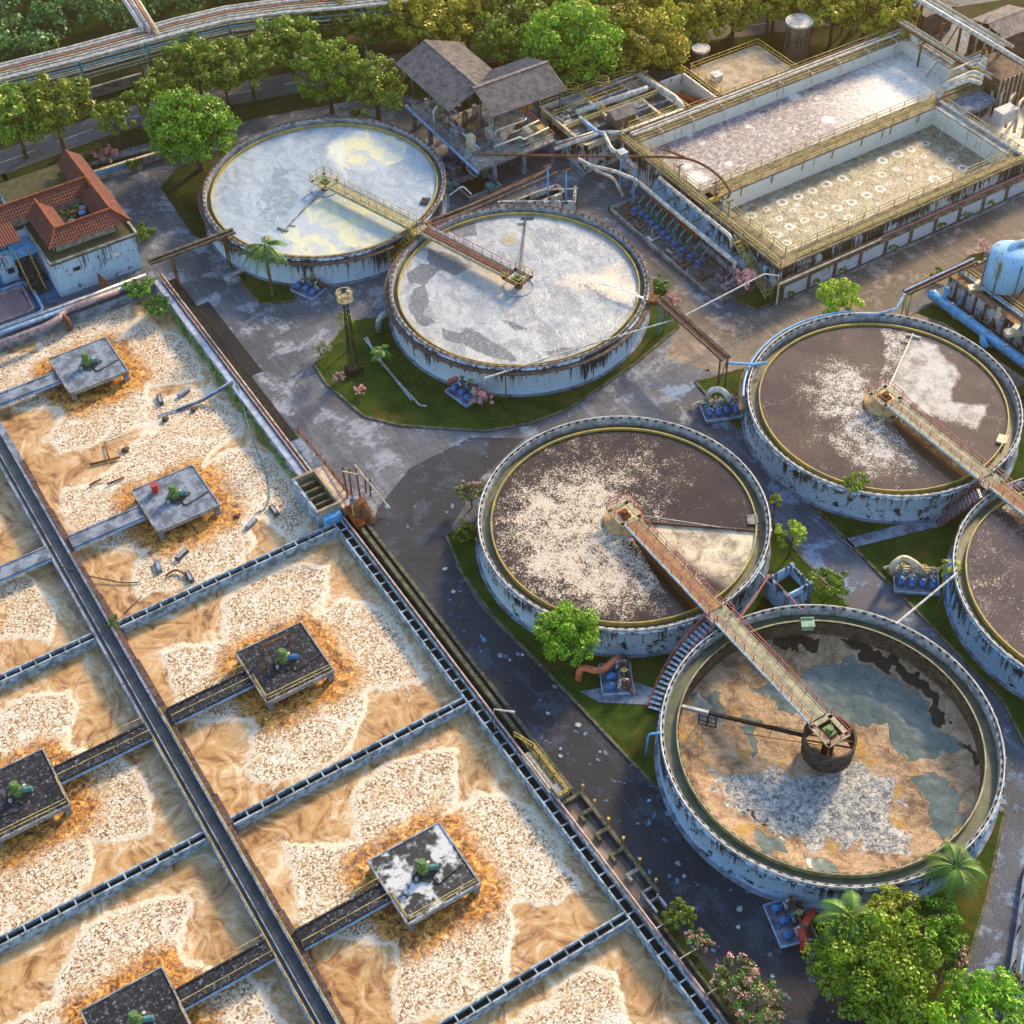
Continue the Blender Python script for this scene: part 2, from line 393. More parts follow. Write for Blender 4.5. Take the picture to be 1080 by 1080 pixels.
for i, p in enumerate(hp):
    a, b = hp[max(0, i-1)], hp[min(len(hp)-1, i+1)]; d = Vector((b[0]-a[0], b[1]-a[1])).normalized(); n = Vector((-d.y, d.x))
    L.append((p[0]+n.x*w, p[1]+n.y*w)); Rr.append((p[0]-n.x*w, p[1]-n.y*w))
s.v = [(x, y, .012) for x, y in L] + [(x, y, .012) for x, y in Rr]; k = len(L)
s.f = [(i, k+i, k+i+1, i+1) for i in range(k-1)]
struct(s.build('road', mhwy))
s = MB()
for i in range(k-1):
    a, b = Vector((*hp[i], .02)), Vector((*hp[i+1], .02)); n = max(1, int((b-a).length/6))
    for j in range(n): s.bar(a.lerp(b, j/n), a.lerp(b, (j+.62)/n), .16, .004)
struct(s.build('road_marking', mwhite))
# verge on both sides of the highway
s = MB(); L2 = []; R2 = []
for i, p in enumerate(hp):
    a, b = hp[max(0, i-1)], hp[min(len(hp)-1, i+1)]; d = Vector((b[0]-a[0], b[1]-a[1])).normalized(); n = Vector((-d.y, d.x))
    L2.append((p[0]+n.x*420, p[1]+n.y*420)); R2.append((p[0]-n.x*7.5, p[1]-n.y*7.5))
s.v = [(x, y, .005) for x, y in L2] + [(x, y, .005) for x, y in R2]; s.f = [(i, k+i, k+i+1, i+1) for i in range(k-1)]
struct(s.build('verge', mscrub))
s = MB(); s.sheet([at(*p) for p in ((250,130),(330,108),(430,100),(480,120),(600,75),(720,75),(735,60),(860,66),(940,40),(1000,-20),(960,14),(735,50),(600,62),(430,82),(300,105),(236,122))], .008)
struct(s.build('verge', mscrub))

def bed(poly, name='lawn', m=None, kerb=True, h=.16):
    s = MB(); s.prism(poly, 0, h*.7); struct(s.build(name, m or mgrass))
    if kerb:
        s = MB()
        for a, b in zip(poly, poly[1:]+poly[:1]): s.bar((*a, h*.5), (*b, h*.5), .28, h)
        struct(s.build('kerb', mcurb))
bed([(49.0,128.1),(48.6,124.5),(49.7,117),(52.5,113.4),(56.4,110.2),(59.9,107.4),(64.5,105.7),(69.7,105.2),(80,107.3),(88.5,109.9),(90.6,112.5),(91.6,117),(90.9,121),(88,124),(75,118),(62,128),(60.5,131),(56,133)])
bed([(49.4,155),(48.3,146),(48.6,141.8),(52,140.2),(55.3,143.0),(53,147),(50.6,152)])
bed([(48.0,172),(47.3,160),(48.6,155.5),(51,153),(60,168),(66,172),(64,176),(52,175)], m=mscrub, kerb=False)
bed([(48.3,96.2),(47.0,91),(46.7,84),(47.4,76),(48.6,60),(50.3,42),(50.6,30),(50,22),(58.2,29.9),(66,34.8),(73,40),(70,46),(77,62),(77.3,73),(79,86),(76,90),(66,72),(52,96)], kerb=True)
bed([(84.4,101),(83.3,88),(82.4,62.4),(81.6,49),(79.4,43.2),(84,41),(96,36.8),(108,52),(114,70),(113,85),(104,96),(92,99.4)])
bed([(111.2,96),(110,88),(113.6,78),(119,66),(119,96.8)])
bed([(96,116),(98.1,107.2),(101,107.2),(101.2,112),(98.8,115.5)])
bed([(124,97.6),(121.5,99.8),(127,101),(133,99),(131,97)], m=mscrub, kerb=False)
s = MB(); s.prism([(82.3,72.9),(82.5,71.5),(92.2,68.8),(92.3,70.4)], .1, .16); struct(s.build('path', mconc_b))
s = MB(); s.prism([(48.8,71.6),(49.6,69.6),(53.6,66.6),(56.6,65.4),(54,69.5)], .1, .16); struct(s.build('path', mconc_b))
s = MB(); s.prism([(112.2,90),(108,98.3),(112.5,98.3),(115.2,93),(116,80),(113.4,80)], .0, .13); struct(s.build('path', mroad3))
s = MB(); s.box(41.6,43.4,130.5,146,0,.012); struct(s.build('asphalt_patch', M('black_asphalt', (.014,.016,.02), (.024,.026,.03), 2)))

# ------------------------------------------------------------------ aeration basins
PF = [(-9.4,.6),(-10.5,3.3),(-10.6,5.4),(-9.7,9.6),(-8.9,11.1),(-6.4,9.8),(-3.5,8.0),(-2.9,10.6),(-2.3,12.1),(.2,13.6),(4.5,13.9),(8.1,13.2),(9.3,11.8),(8.2,9.6),(7.2,7.6),(5.2,5.9),(8.4,6.5),(11.0,4.6),(12.0,3.1),(12.2,-1.1),(11.3,-6.3),(8.6,-6.0),(5.2,-4.6),(4.2,-7.3),(1.1,-9.9),(-4.3,-9.9),(-8.2,-8.4),(-8.1,-6.7),(-6.6,-4.4),(-5.4,-2.5),(-7.0,-.9)]
PF = [(x*.98, y - 1.4) for x, y in PF]
WZ = -.8
def liquid_mat():
    t = NT('aerated_liquor'); v = t.obj(); r, gq, b = t.attr()
    # foam raft
    wv = t.n('VectorMath', operation='ADD'); t.l(v, wv.inputs[0])
    nz = t.noise(v, .9, 3, .6, out=1); ns = t.n('VectorMath', operation='SCALE'); t.l(nz, ns.inputs[0]); ns.inputs['Scale'].default_value = .5; t.l(ns.outputs[0], wv.inputs[1])
    f1 = t.noise(wv.outputs[0], 4.3, 4, .68); f2 = t.noise(wv.outputs[0], 12.0, 2, .7)
    ff = t.math('ADD', t.math('MULTIPLY', f1, .62), t.math('MULTIPLY', f2, .38))
    foam = t.ramp(ff, [(.40, (.04,.016,.006)), (.455, (.20,.095,.035)), (.49, (.46,.30,.14)), (.525, (.68,.60,.48)), (.60, (.84,.80,.73))])
    foam = t.mix(t.mrange(t.noise(v, .55, 5, .7), .46, .66, 0, .5), foam, (.50,.36,.20))
    foam = t.mix(t.mrange(t.noise(v, .45, 4, .7, .8), .52, .66, 0, .55), foam, (.82,.78,.71))
    # churned orange liquor round the aerator
    tb = t.noise(v, 1.5, 5, .7, 1.2)
    turb = t.ramp(tb, [(.36, (.025,.009,.002)), (.45, (.22,.07,.004)), (.52, (.47,.19,.018)), (.60, (.66,.34,.05)), (.70, (.85,.68,.42))])
    # smooth swirling liquor
    sw = t.noise(v, .13, 2, .5, 0, out=1); sv = t.n('VectorMath', operation='SCALE'); t.l(sw, sv.inputs[0]); sv.inputs['Scale'].default_value = 11
    s2 = t.n('VectorMath', operation='ADD'); t.l(v, s2.inputs[0]); t.l(sv.outputs[0], s2.inputs[1])
    m1 = t.noise(t.mapv(s2.outputs[0], (1,.32,1), (0,0,.5)), .42, 6, .62, 1.6)
    m2 = t.noise(t.mapv(s2.outputs[0], (.3,1,1), (0,0,.3)), .9, 4, .65, 1.0)
    mm = t.math('ADD', t.math('MULTIPLY', m1, .65), t.math('MULTIPLY', m2, .35))
    smooth = t.ramp(mm, [(.34, (.12,.055,.016)), (.42, (.27,.135,.045)), (.47, (.40,.23,.085)), (.52, (.48,.30,.125)), (.57, (.52,.36,.19)), (.64, (.68,.56,.39))])
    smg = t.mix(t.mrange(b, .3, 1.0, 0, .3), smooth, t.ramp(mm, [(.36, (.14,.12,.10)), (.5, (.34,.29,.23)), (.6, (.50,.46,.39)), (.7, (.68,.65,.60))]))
    e = t.math('ADD', r, t.math('MULTIPLY', t.math('SUBTRACT', t.noise(v, .8, 5, .68), .5), .16))
    inside = t.mrange(e, .465, .530)
    rimw = t.math('MULTIPLY', t.mrange(e, .462, .492), t.mrange(e, .54, .505))
    halo = t.math('MULTIPLY', t.mrange(e, .30, .49, 0, 1), t.mrange(t.noise(s2.outputs[0], 1.3, 5, .7, 1.5), .50, .64, 0, .6))
    c = t.mix(halo, smg, (.80,.72,.60))
    gg = t.math('ADD', gq, t.math('MULTIPLY', t.math('SUBTRACT', t.noise(v, .7, 4, .7), .5), .9))
    fo = t.mix(t.mrange(gg, .36, .86, 0, .96), foam, turb)
    c = t.mix(inside, c, fo)
    c = t.mix(t.math('MULTIPLY', rimw, .55), c, (.80,.73,.60))
    h = t.mix(inside, t.math('MULTIPLY', mm, .6), t.math('ADD', t.math('MULTIPLY', ff, 1.0), t.math('MULTIPLY', tb, 1.4)))
    return t.fin(c, t.mix(inside, .32, .6), t.bump(h, .45, .2))
mliq = liquid_mat()

def basin_liquid(x0, x1, y0, y1, plats, flip, seed):
    def fn(X, Y):
        wx = (fbm(X*.2, Y*.2, 3, seed)-.5)*2.2; wy = (fbm(X*.2+40, Y*.2, 3, seed+5)-.5)*2.2
        r = np.full(X.shape, -9.0); tq = np.zeros(X.shape)
        for (px, py) in plats:
            u, v = X-px+wx, Y-py+wy
            if flip: u, v = -u, -v
            r = np.maximum(r, sdf(PF, u, v))
            dx = np.maximum(np.abs(X-px)-3.3, 0); dy = np.maximum(np.abs(Y-py)-3.3, 0); d = np.hypot(dx, dy)
            tq = np.maximum(tq, sst(6.4, .2, d + 1.5*np.abs(wx)*.3))
        if len(plats) > 1:   # extra foam rafts between the two aerators
            for (cx, cy, a, b_) in ((33.5,127,4.5,4.2),(32,131.5,5,1.6),(36,109,2.6,3.2),(24,123,4,3),(35,143,2.2,6)):
                r = np.maximum(r, (1-np.hypot((X-cx+wx)/a, (Y-cy+wy)/b_))*min(a, b_))
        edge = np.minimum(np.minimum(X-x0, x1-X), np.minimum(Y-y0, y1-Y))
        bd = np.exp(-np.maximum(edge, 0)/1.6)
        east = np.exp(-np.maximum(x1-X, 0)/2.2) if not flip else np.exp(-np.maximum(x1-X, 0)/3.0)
        return [.5 + r/12, tq, np.maximum(east, bd*.6)]  # third channel: grey film by the walls, also painting shade along the east
    def hgt(X, Y):
        h = 0
        for (px, py) in plats:
            dx = np.maximum(np.abs(X-px)-3.2, 0); dy = np.maximum(np.abs(Y-py)-3.2, 0); d = np.hypot(dx, dy)
            h = h + .32*np.exp(-(d/3.0)**2)*fbm(X*1.1, Y*1.1, 3, seed) - .05
        return h
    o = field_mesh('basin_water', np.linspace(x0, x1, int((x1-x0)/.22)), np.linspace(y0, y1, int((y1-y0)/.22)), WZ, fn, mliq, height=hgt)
    struct(o); return o

XC0, XC1 = 12.0, 14.6        # central channel
XE = 39.0
PX = {}
plat_px = {'P1': (93,385), 'P2': (185,525), 'P3': (300,698), 'P4': (447,920), 'P5': (20,838), 'P6': (146,1080)}
for k_, p in plat_px.items(): PX[k_] = at(*p, .7)
PX['P7'] = (PX['P5'][0], PX['P5'][1]+26.8)
PX['P8'] = (PX['P4'][0], PX['P4'][1]-26.9)
PX['P9'] = (PX['P5'][0], PX['P1'][1])
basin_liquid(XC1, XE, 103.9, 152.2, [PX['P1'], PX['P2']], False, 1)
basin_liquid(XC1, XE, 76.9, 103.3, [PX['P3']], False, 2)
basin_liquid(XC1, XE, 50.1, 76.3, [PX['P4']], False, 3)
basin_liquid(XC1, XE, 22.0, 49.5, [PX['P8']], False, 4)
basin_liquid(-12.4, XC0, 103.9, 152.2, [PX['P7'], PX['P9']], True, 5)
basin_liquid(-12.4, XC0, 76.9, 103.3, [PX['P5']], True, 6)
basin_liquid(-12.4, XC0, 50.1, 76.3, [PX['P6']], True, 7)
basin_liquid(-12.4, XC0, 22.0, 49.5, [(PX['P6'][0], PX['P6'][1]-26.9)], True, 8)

def trough(a, b, w, z=.35, label='', axis='x', dark=mblack, name='trough_wall', strut=1.45):
    """open concrete trough on a basin wall, braced with cross struts"""
    t = thing(name, label, 'trough wall', ((a[0]+b[0])/2, (a[1]+b[1])/2, 0))
    s1, s2, s3 = MB(), MB(), MB()
    if axis == 'x':
        y = a[1]; s1.box(a[0], b[0], y-w/2, y-w/2+.16, -1.6, z); s1.box(a[0], b[0], y+w/2-.16, y+w/2, -1.6, z)
        s3.box(a[0], b[0], y-w/2+.16, y+w/2-.16, -1.6, z-.45); n = int((b[0]-a[0])/strut)
        for i in range(1, n): x = a[0]+(b[0]-a[0])*i/n; s2.box(x-.07, x+.07, y-w/2+.16, y+w/2-.16, z-.14, z-.02)
    else:
        x = a[0]; s1.box(x-w/2, x-w/2+.16, a[1], b[1], -1.6, z); s1.box(x+w/2-.16, x+w/2, a[1], b[1], -1.6, z)
        s3.box(x-w/2+.16, x+w/2-.16, a[1], b[1], -1.6, z-.45); n = int((b[1]-a[1])/strut)
        for i in range(1, n): y = a[1]+(b[1]-a[1])*i/n; s2.box(x-w/2+.16, x+w/2-.16, y-.07, y+.07, z-.14, z-.02)
    s1.build('side_wall', mtrough, t); s2.build('strut', mtrough, t); s3.build('trough_bed', dark, t)
    return t
trough((XC1, 103.6), (39.0, 103.6), .95, label='strutted trough between the basin with floating debris and the red framed aerator basin')
trough((XC1, 76.6), (39.0, 76.6), .95, label='strutted trough between the basins of the red framed aerator and the white stained aerator')
trough((XC1, 49.8), (39.0, 49.8), .95, label='strutted trough meeting the east wall beside the zigzag weir, at the bottom of the photo')
trough((-12.4, 103.6), (XC0, 103.6), .95, label='short strutted trough at the left edge level with the green weed on the central channel')
trough((-12.4, 76.6), (XC0, 76.6), .95, label='strutted trough in the lower left below the dark aerator deck at the left edge')
trough((39.55, 22), (39.55, 104.1), 1.05, axis='y', label='long strutted trough along the east side of the lower basins beside the asphalt lane')

# central channel
t = thing('central_channel', 'long dark channel with yellow rails dividing the left basins from the right ones', 'channel', (13.2, 90, 0))
s = MB(); s.box(XC0, XC0+.25, 22, 152.3, -1.6, .45); s.box(13.75, 14.0, 22, 152.3, -1.6, .45); s.build('side_wall', mconc_b, t)
s = MB(); s.box(XC0+.25, 13.75, 22, 152.3, -1.6, .1); s.build('channel_bed', mdarkwet, t)
s = MB(); s.tube([(12.65,22,.2),(12.65,152,.2)], .07, 8); s.build('pipe', mconc_b, t)
s = MB(); rng = random.Random(3); y = 22
while y < 131:
    L_ = rng.uniform(3.2, 5.4); dx = rng.uniform(-.12, .12); s.box(14.02+dx*.5, 14.58+dx, y, y+L_-.06, -1.2, .30+rng.uniform(-.03,.05)); y += L_
s.build('plank', mplank, t)
s = MB(); s.box(14.0,14.55,131,152.3,-1.6,.3); s.build('side_wall', mconc_b, t)
for x, ya, yb in ((12.12,22,88.3),(13.88,22,91)): s = MB(); s.rail([(x,ya,.45),(x,yb,.45)], .95, 2.6, .035, 1); s.build('railing', myel, t)

# ---- aerator platforms
def platform(c, label, m, side, rails, frame=None, extra=None, joinY=.3):
    x, y = c; t = thing('aerator_platform', label, 'aerator platform', (x, y, -.8), 'surface aerators on their decks'); zt = .72
    s = MB(); s.box(x-3.5, x+3.5, y-3.6, y+3.6, zt-.32, zt); s.build('deck', m, t)
    s = MB()
    s.box(x-3.56, x+3.56, y-3.66, y-3.5, zt-.42, zt+.09); s.box(x-3.56, x+3.56, y+3.5, y+3.66, zt-.42, zt+.09)
    s.box(x-3.66, x-3.5, y-3.5, y+3.5, zt-.42, zt+.09); s.box(x+3.5, x+3.66, y-3.5, y+3.5, zt-.42, zt+.09)
    s.build('edge_beam', mconc if m is not mconc_w else mrim, t)
    for a in (-3.2, 3.2):
        for b in (-3.3, 3.3):
            s = MB(); s.box(x+a-.28, x+a+.28, y+b-.28, y+b+.28, -2.2, zt-.32); s.build('leg', mconc, t)
    # drive: base, gearbox, finned motor
    s = MB(); s.cyl((x,y,zt), .95, .14, 20); s.obox((x+.5,y-.35,zt+.1), 1.9, 1.0, .2, .5); s.build('base_plate', M('oily_patch', (.03,.035,.03), (.08,.09,.09), 3), t)
    s = MB(); s.cyl((x,y,zt+.14), .5, .55, 12); s.obox((x,y,zt+.75), .95, .8, .35, .4); s.cyl((x-.05,y+.1,zt+.9), .42, .7, 14); s.cyl((x-.05,y+.1,zt+1.6), .3, .15, 12)
    dr = s.build('drive_motor', mgreen, t)
    s = MB(); s.tube([(x+.35,y-.1,zt+.55),(x+1.25,y-.5,zt+.55)], .26, 10); s.build('gearbox', mblue if frame else mteal, t)
    for a, b in ((-.9,-.35),(.75,.5)): s = MB(); s.cyl((x+a,y+b,zt), .16, .3, 8); s.build('anchor_bolt', mwhite, t)
    s = MB(); s.tube(fillet([(x+.4,y-.6,zt+.05),(x+.3*side*-1,y-1.8,zt+.05),(x-side*3.3,y-1.2,zt+.05)], .8), .06, 6); s.build('cable', mblack, t)
    # access bridge to the central channel
    bx0, bx1 = (XC1-.1, x-3.66) if side < 0 else (x+3.66, XC0+.1)
    yb = y+joinY
    s = MB(); s.box(bx0, bx1, yb-.85, yb+.85, .30, .52); s.box(bx0, bx1, yb-.95, yb-.78, .26, .64); s.box(bx0, bx1, yb+.78, yb+.95, .26, .64)
    s.build('access_bridge', m if m is not mconc_w else mconc_d, t)
    s = MB(); s.box(bx0, bx1, yb-1.08, yb-.96, .2, .42); s.build('conduit', mbeam, t)
    if rails:
        s = MB()
        for o_ in (-.86,.86): s = MB(); s.rail([(bx0,yb+o_,.64),(bx1,yb+o_,.64)], 1.0, 2.0, .03, 1); s.build('railing', myel2, t)
        s = MB(); s.rail([(x-side*3.3,y-3.45,zt),(x+side*3.45,y-3.45,zt),(x+side*3.45,yb-1.0,zt)], 1.0, 1.6, .033, 2); s.build('railing', myel2, t)
    if frame:
        s = MB()
        for a in (-1.5, 1.2):
            s.bar((x+a,y+1.0,zt+2.4),(x+a-.25,y+.2,zt),.12); s.bar((x+a,y+1.0,zt+2.4),(x+a+.25,y+1.9,zt),.12)
        s.bar((x-1.5,y+1.0,zt+2.4),(x+1.2,y+1.0,zt+2.4),.14); s.build('lifting_frame', mrust, t)
    if extra == 'drum':
        s = MB(); s.cyl((x-1.4,y+2.1,zt), .38, 1.0, 14); d = s.build('oil_drum', mred); tag(d, 'small red drum standing on the aerator deck near the middle of the debris basin', 'drum')
    return t
platform(PX['P1'], 'blue grey aerator deck in the upper left basin below the tiled roof house', mconc_b, -1, False)
platform(PX['P2'], 'bluish worn aerator deck with a small red drum standing on it', mconc_b, -1, False, extra='drum')
platform(PX['P3'], 'dark aerator deck with a rusty red lifting frame over its green motor', mconc_d, -1, True, frame=True)
platform(PX['P4'], 'aerator deck mottled black and white with a green motor and trailing hose', mconc_w, -1, True)
platform(PX['P5'], 'dark aerator deck cut by the left edge of the photo', mconc_d, 1, True)
platform(PX['P6'], 'dark aerator deck cut by the bottom edge of the photo near the lower left', mconc_d, 1, True)
platform(PX['P7'], 'aerator deck reached by the plain grey bridge at the left edge above the short trough', mconc_b, 1, False)

# ---- basin side walls, pipes and ditch along the east
t = thing('basin_wall', 'pale blue wall with creeper along the east side of the debris basin', 'basin wall', (39.3, 128, 0))
s = MB(); s.box(39.0, 39.75, 111.2, 152.6, -1.6, .75); s.build('wall', M('pale_blue_coping', (.40,.47,.60), (.26,.30,.40), 1.0, c3=(.5,.42,.42)), t)
s = MB(); s.box(40.35, 40.6, 111.2, 152.6, -.2, .55); s.build('outer_kerb', mconc, t)
s = MB(); s.box(39.75, 40.35, 111.2, 152.6, -.2, .12); s.box(40.6, 41.95, 104.2, 152.6, -.3, -.02); s.build('gutter', mblack, t)
for xo, zo, r_, m_, lb in ((39.95,.86,.11,mpink,'thin pinkish pipe beside the pale blue basin wall'),(40.2,.72,.10,mrust,'thin rusty pipe between the pinkish and white pipes along the upper basin wall'),(40.47,.66,.09,mwhite,'thin white pipe on the outer kerb of the upper basin wall')):
    s = MB(); s.tube([(xo,111.5,zo),(xo,153.5,zo)], r_, 8); tag(s.build('pipe_run', m_), lb, 'pipe')
s = MB(); s.tube([(40.25,22,.62),(40.25,104.0,.62)], .13, 8); tag(s.build('pipe_run', mpink), 'long pinkish brown pipe beside the strutted trough of the lower basins', 'pipe')
t = thing('kerb_wall', 'low mossy kerb with dark ditches along the left side of the asphalt lane', 'kerb', (41.2, 80, 0))
s = MB(); s.box(41.1, 41.5, 63, 103.3, -.6, .22); s.box(40.9, 41.15, 22, 49.8, -.6, .35); s.box(41.95,42.3,63,103.2,-.1,.06); s.build('kerb', mcurb, t)
s = MB(); s.box(40.08, 41.1, 63, 103.3, -.9, -.35); s.box(41.5, 41.95, 63, 103.3, -.9, -.15); s.build('ditch_bed', mblack, t)
t = thing('effluent_channel', 'narrow brown effluent channel below the zigzag weir at the bottom of the photo', 'channel', (40.5, 35, 0))
s = MB(); s.box(40.08,40.9,22,49.8,-.9,-.2); s.build('effluent', M('brown_effluent', (.14,.09,.07), (.09,.055,.045), .8, .2), t)
s = MB(); s.box(41.15,41.95,22,49.8,-.3,.02); s.build('bank', mscrub, t)
s = MB(); s.box(40.12,40.28,22,49.8,-.9,.3); s.build('side_wall', mpink, t)
for y in (47.5,44.2,40.5,36,31,26): s = MB(); s.box(40.2,42.9,y-.05,y+.05,.3,.38); s.build('cross_bar', mwhite, t)
# top wall and west walls
t = thing('basin_wall', 'concrete wall closing the debris basin below the large pipes and the blue house', 'basin wall', (26, 152.4, 0))
s = MB(); s.box(-12.8, 39.0, 152.2, 152.6, -1.6, .35); s.build('wall', mconc_b, t)
t = thing('basin_wall', 'outer west wall of the left basins, beyond the left edge of the photo', 'basin wall', (-12.6, 90, 0))
s = MB(); s.box(-12.8, -12.4, 22, 152.2, -1.6, .35); s.build('wall', mconc_b, t)

# ------------------------------------------------------------------ clarifier tanks
TA, TB_, TC, TD, TE, TF = (64.35,154.55), (74.5,123.4), (63.25,85.3), (97.07,84.07), (63.38,52.98), (98.0,52.3)

def loc_poly(pts, c, z): return [(at(px, py, z)[0]-c[0], at(px, py, z)[1]-c[1]) for px, py in pts]

def milky_mat(name, base, pale, dark, yellow, warm):  # pale foam tones also paint in the sky's reflection and glare
    t = NT(name); v = t.obj(); r, g_, b = t.attr()
    nz = t.noise(v, .3, 3, .6, out=1); sv = t.n('VectorMath', operation='SCALE'); t.l(nz, sv.inputs[0]); sv.inputs['Scale'].default_value = 3.0
    s2 = t.n('VectorMath', operation='ADD'); t.l(v, s2.inputs[0]); t.l(sv.outputs[0], s2.inputs[1]); w = s2.outputs[0]
    a = t.noise(t.mapv(w, (1,.45,1)), .5, 8, .7, .9); f = t.noise(t.mapv(w, (1,.4,1)), 3.2, 5, .75, .6)
    c = t.mix(t.mrange(a, .36, .64), base, pale)
    c = t.mix(t.mrange(f, .45, .7, 0, .22), c, dark)
    rr = t.math('ADD', r, t.math('MULTIPLY', t.math('SUBTRACT', t.noise(w, .8, 5, .7), .5), .5))
    c = t.mix(t.mrange(rr, .42, .52), c, t.mix(t.mrange(f, .45, .7, 0, .7), dark, base))
    gg = t.math('ADD', g_, t.math('MULTIPLY', t.math('SUBTRACT', t.noise(w, .5, 5, .65), .5), .8))
    c = t.mix(t.mrange(gg, .42, .62), c, t.mix(t.mrange(a, .4, .6), yellow, pale))
    c = t.mix(t.math('MULTIPLY', b, t.mrange(f, .3, .6, .5, 1)), c, warm)
    return t.fin(c, .28, t.bump(t.math('ADD', f, a), .6, .12))
mmilkA = milky_mat('grey_foam_sky_glare', (.24,.30,.37), (.38,.45,.52), (.18,.23,.29), (.60,.60,.38), (.70,.71,.62))
mmilkB = milky_mat('white_foam_sky_glare', (.22,.245,.28), (.42,.445,.47), (.10,.115,.135), (.32,.28,.15), (.72,.58,.44))

def brown_mat(name, base, fleck1, fleck2, sector, shine=.16):
    t = NT(name); v = t.obj(); r, g_, b = t.attr()
    n1 = t.noise(v, 6.2, 2, .8); n2 = t.noise(v, .55, 5, .7, .4); n3 = t.noise(v, 13, 2, .7)
    thr = t.math('ADD', t.math('MULTIPLY', n1, .55), t.math('ADD', t.math('MULTIPLY', n3, .30), t.math('MULTIPLY', n2, .15)))
    dd = t.math('ADD', t.math('MULTIPLY', r, .20), t.math('MULTIPLY', t.math('SUBTRACT', n2, .5), .22))
    lvl = t.math('SUBTRACT', .655, dd)
    k = t.mrange(t.math('SUBTRACT', thr, lvl), -.012, .02)
    c = t.mix(t.mrange(t.noise(v, .22, 4), .4, .6), base, tuple(q*1.5 for q in base))
    c = t.mix(t.math('MULTIPLY', g_, t.mrange(n2, .25, .6, .6, 1)), c, t.mix(t.mrange(t.math('ADD', t.math('MULTIPLY', n2, .5), t.math('MULTIPLY', n3, .5)), .40, .56, .75, 0), sector, tuple(q*3 for q in base)))
    c = t.mix(k, c, t.mix(t.mrange(n3, .4, .6), fleck1, fleck2))
    ro = t.mix(k, shine, .7)
    return t.fin(c, ro, t.bump(t.math('ADD', k, t.math('MULTIPLY', n2, .3)), .3, .05), None, .35)
mbrC = brown_mat('brown_liquor_cream_scum', (.026,.015,.010), (.62,.54,.44), (.44,.38,.32), (.74,.64,.46))
mbrD = brown_mat('grey_brown_liquor_white_scum', (.062,.038,.026), (.60,.59,.56), (.40,.39,.38), (.56,.57,.56), .08)
mbrF = brown_mat('violet_brown_liquor', (.05,.034,.032), (.48,.43,.41), (.34,.31,.30), (.6,.58,.55), .12)

def sludge_mat():
    t = NT('drained_sludge_bed'); v = t.obj(); r, g_, b = t.attr()
    big = t.noise(v, .22, 7, .68, 1.0); mid = t.noise(v, .9, 6, .72, .6); fine = t.noise(v, 3.4, 5, .75)
    sand = t.ramp(t.math('ADD', t.math('MULTIPLY', big, .55), t.math('MULTIPLY', mid, .45)), [(.36, (.09,.05,.03)), (.44, (.22,.14,.085)), (.51, (.42,.29,.18)), (.58, (.54,.40,.26)), (.68, (.30,.21,.135))])
    sand = t.mix(t.mrange(fine, .42, .62, 0, .35), sand, (.16,.10,.06))
    sand = t.mix(t.mrange(t.noise(v, .42, 3, .6), .585, .65, 0, .8), sand, (.40,.24,.05))
    cr = t.vor(t.mapv(v, (1,1,.2)), 1.3, 'DISTANCE_TO_EDGE'); cell = t.vor(v, 1.3, 'F1', 1)
    gry = t.ramp(t.noise(v, 1.7, 9, .8, 1.1), [(.38, (.02,.025,.035)), (.46, (.20,.22,.25)), (.54, (.50,.50,.47)), (.64, (.72,.70,.64))])
    gry = t.mix(t.mrange(cr, .05, .0, 0, .45), gry, (.07,.075,.085))
    tealc = t.mix(t.mrange(mid, .4, .65), (.075,.105,.095), (.13,.165,.145))
    e = lambda q, a, w, s: t.mrange(t.math('ADD', q, t.math('MULTIPLY', t.math('SUBTRACT', t.noise(v, s, 6, .72), .5), w)), a-.03, a+.03)
    c = t.mix(e(g_, .5, .55, .8), sand, gry)
    kb = e(b, .5, .42, .6); c = t.mix(kb, c, tealc)
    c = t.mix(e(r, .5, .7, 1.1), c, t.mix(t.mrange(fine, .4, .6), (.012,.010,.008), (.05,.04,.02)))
    h = t.math('ADD', t.math('MULTIPLY', mid, 1.2), t.math('MULTIPLY', fine, .5))
    return t.fin(c, t.mix(kb, .8, .12), t.bump(t.mix(kb, h, .5), .9, .3))
msludge = sludge_mat()

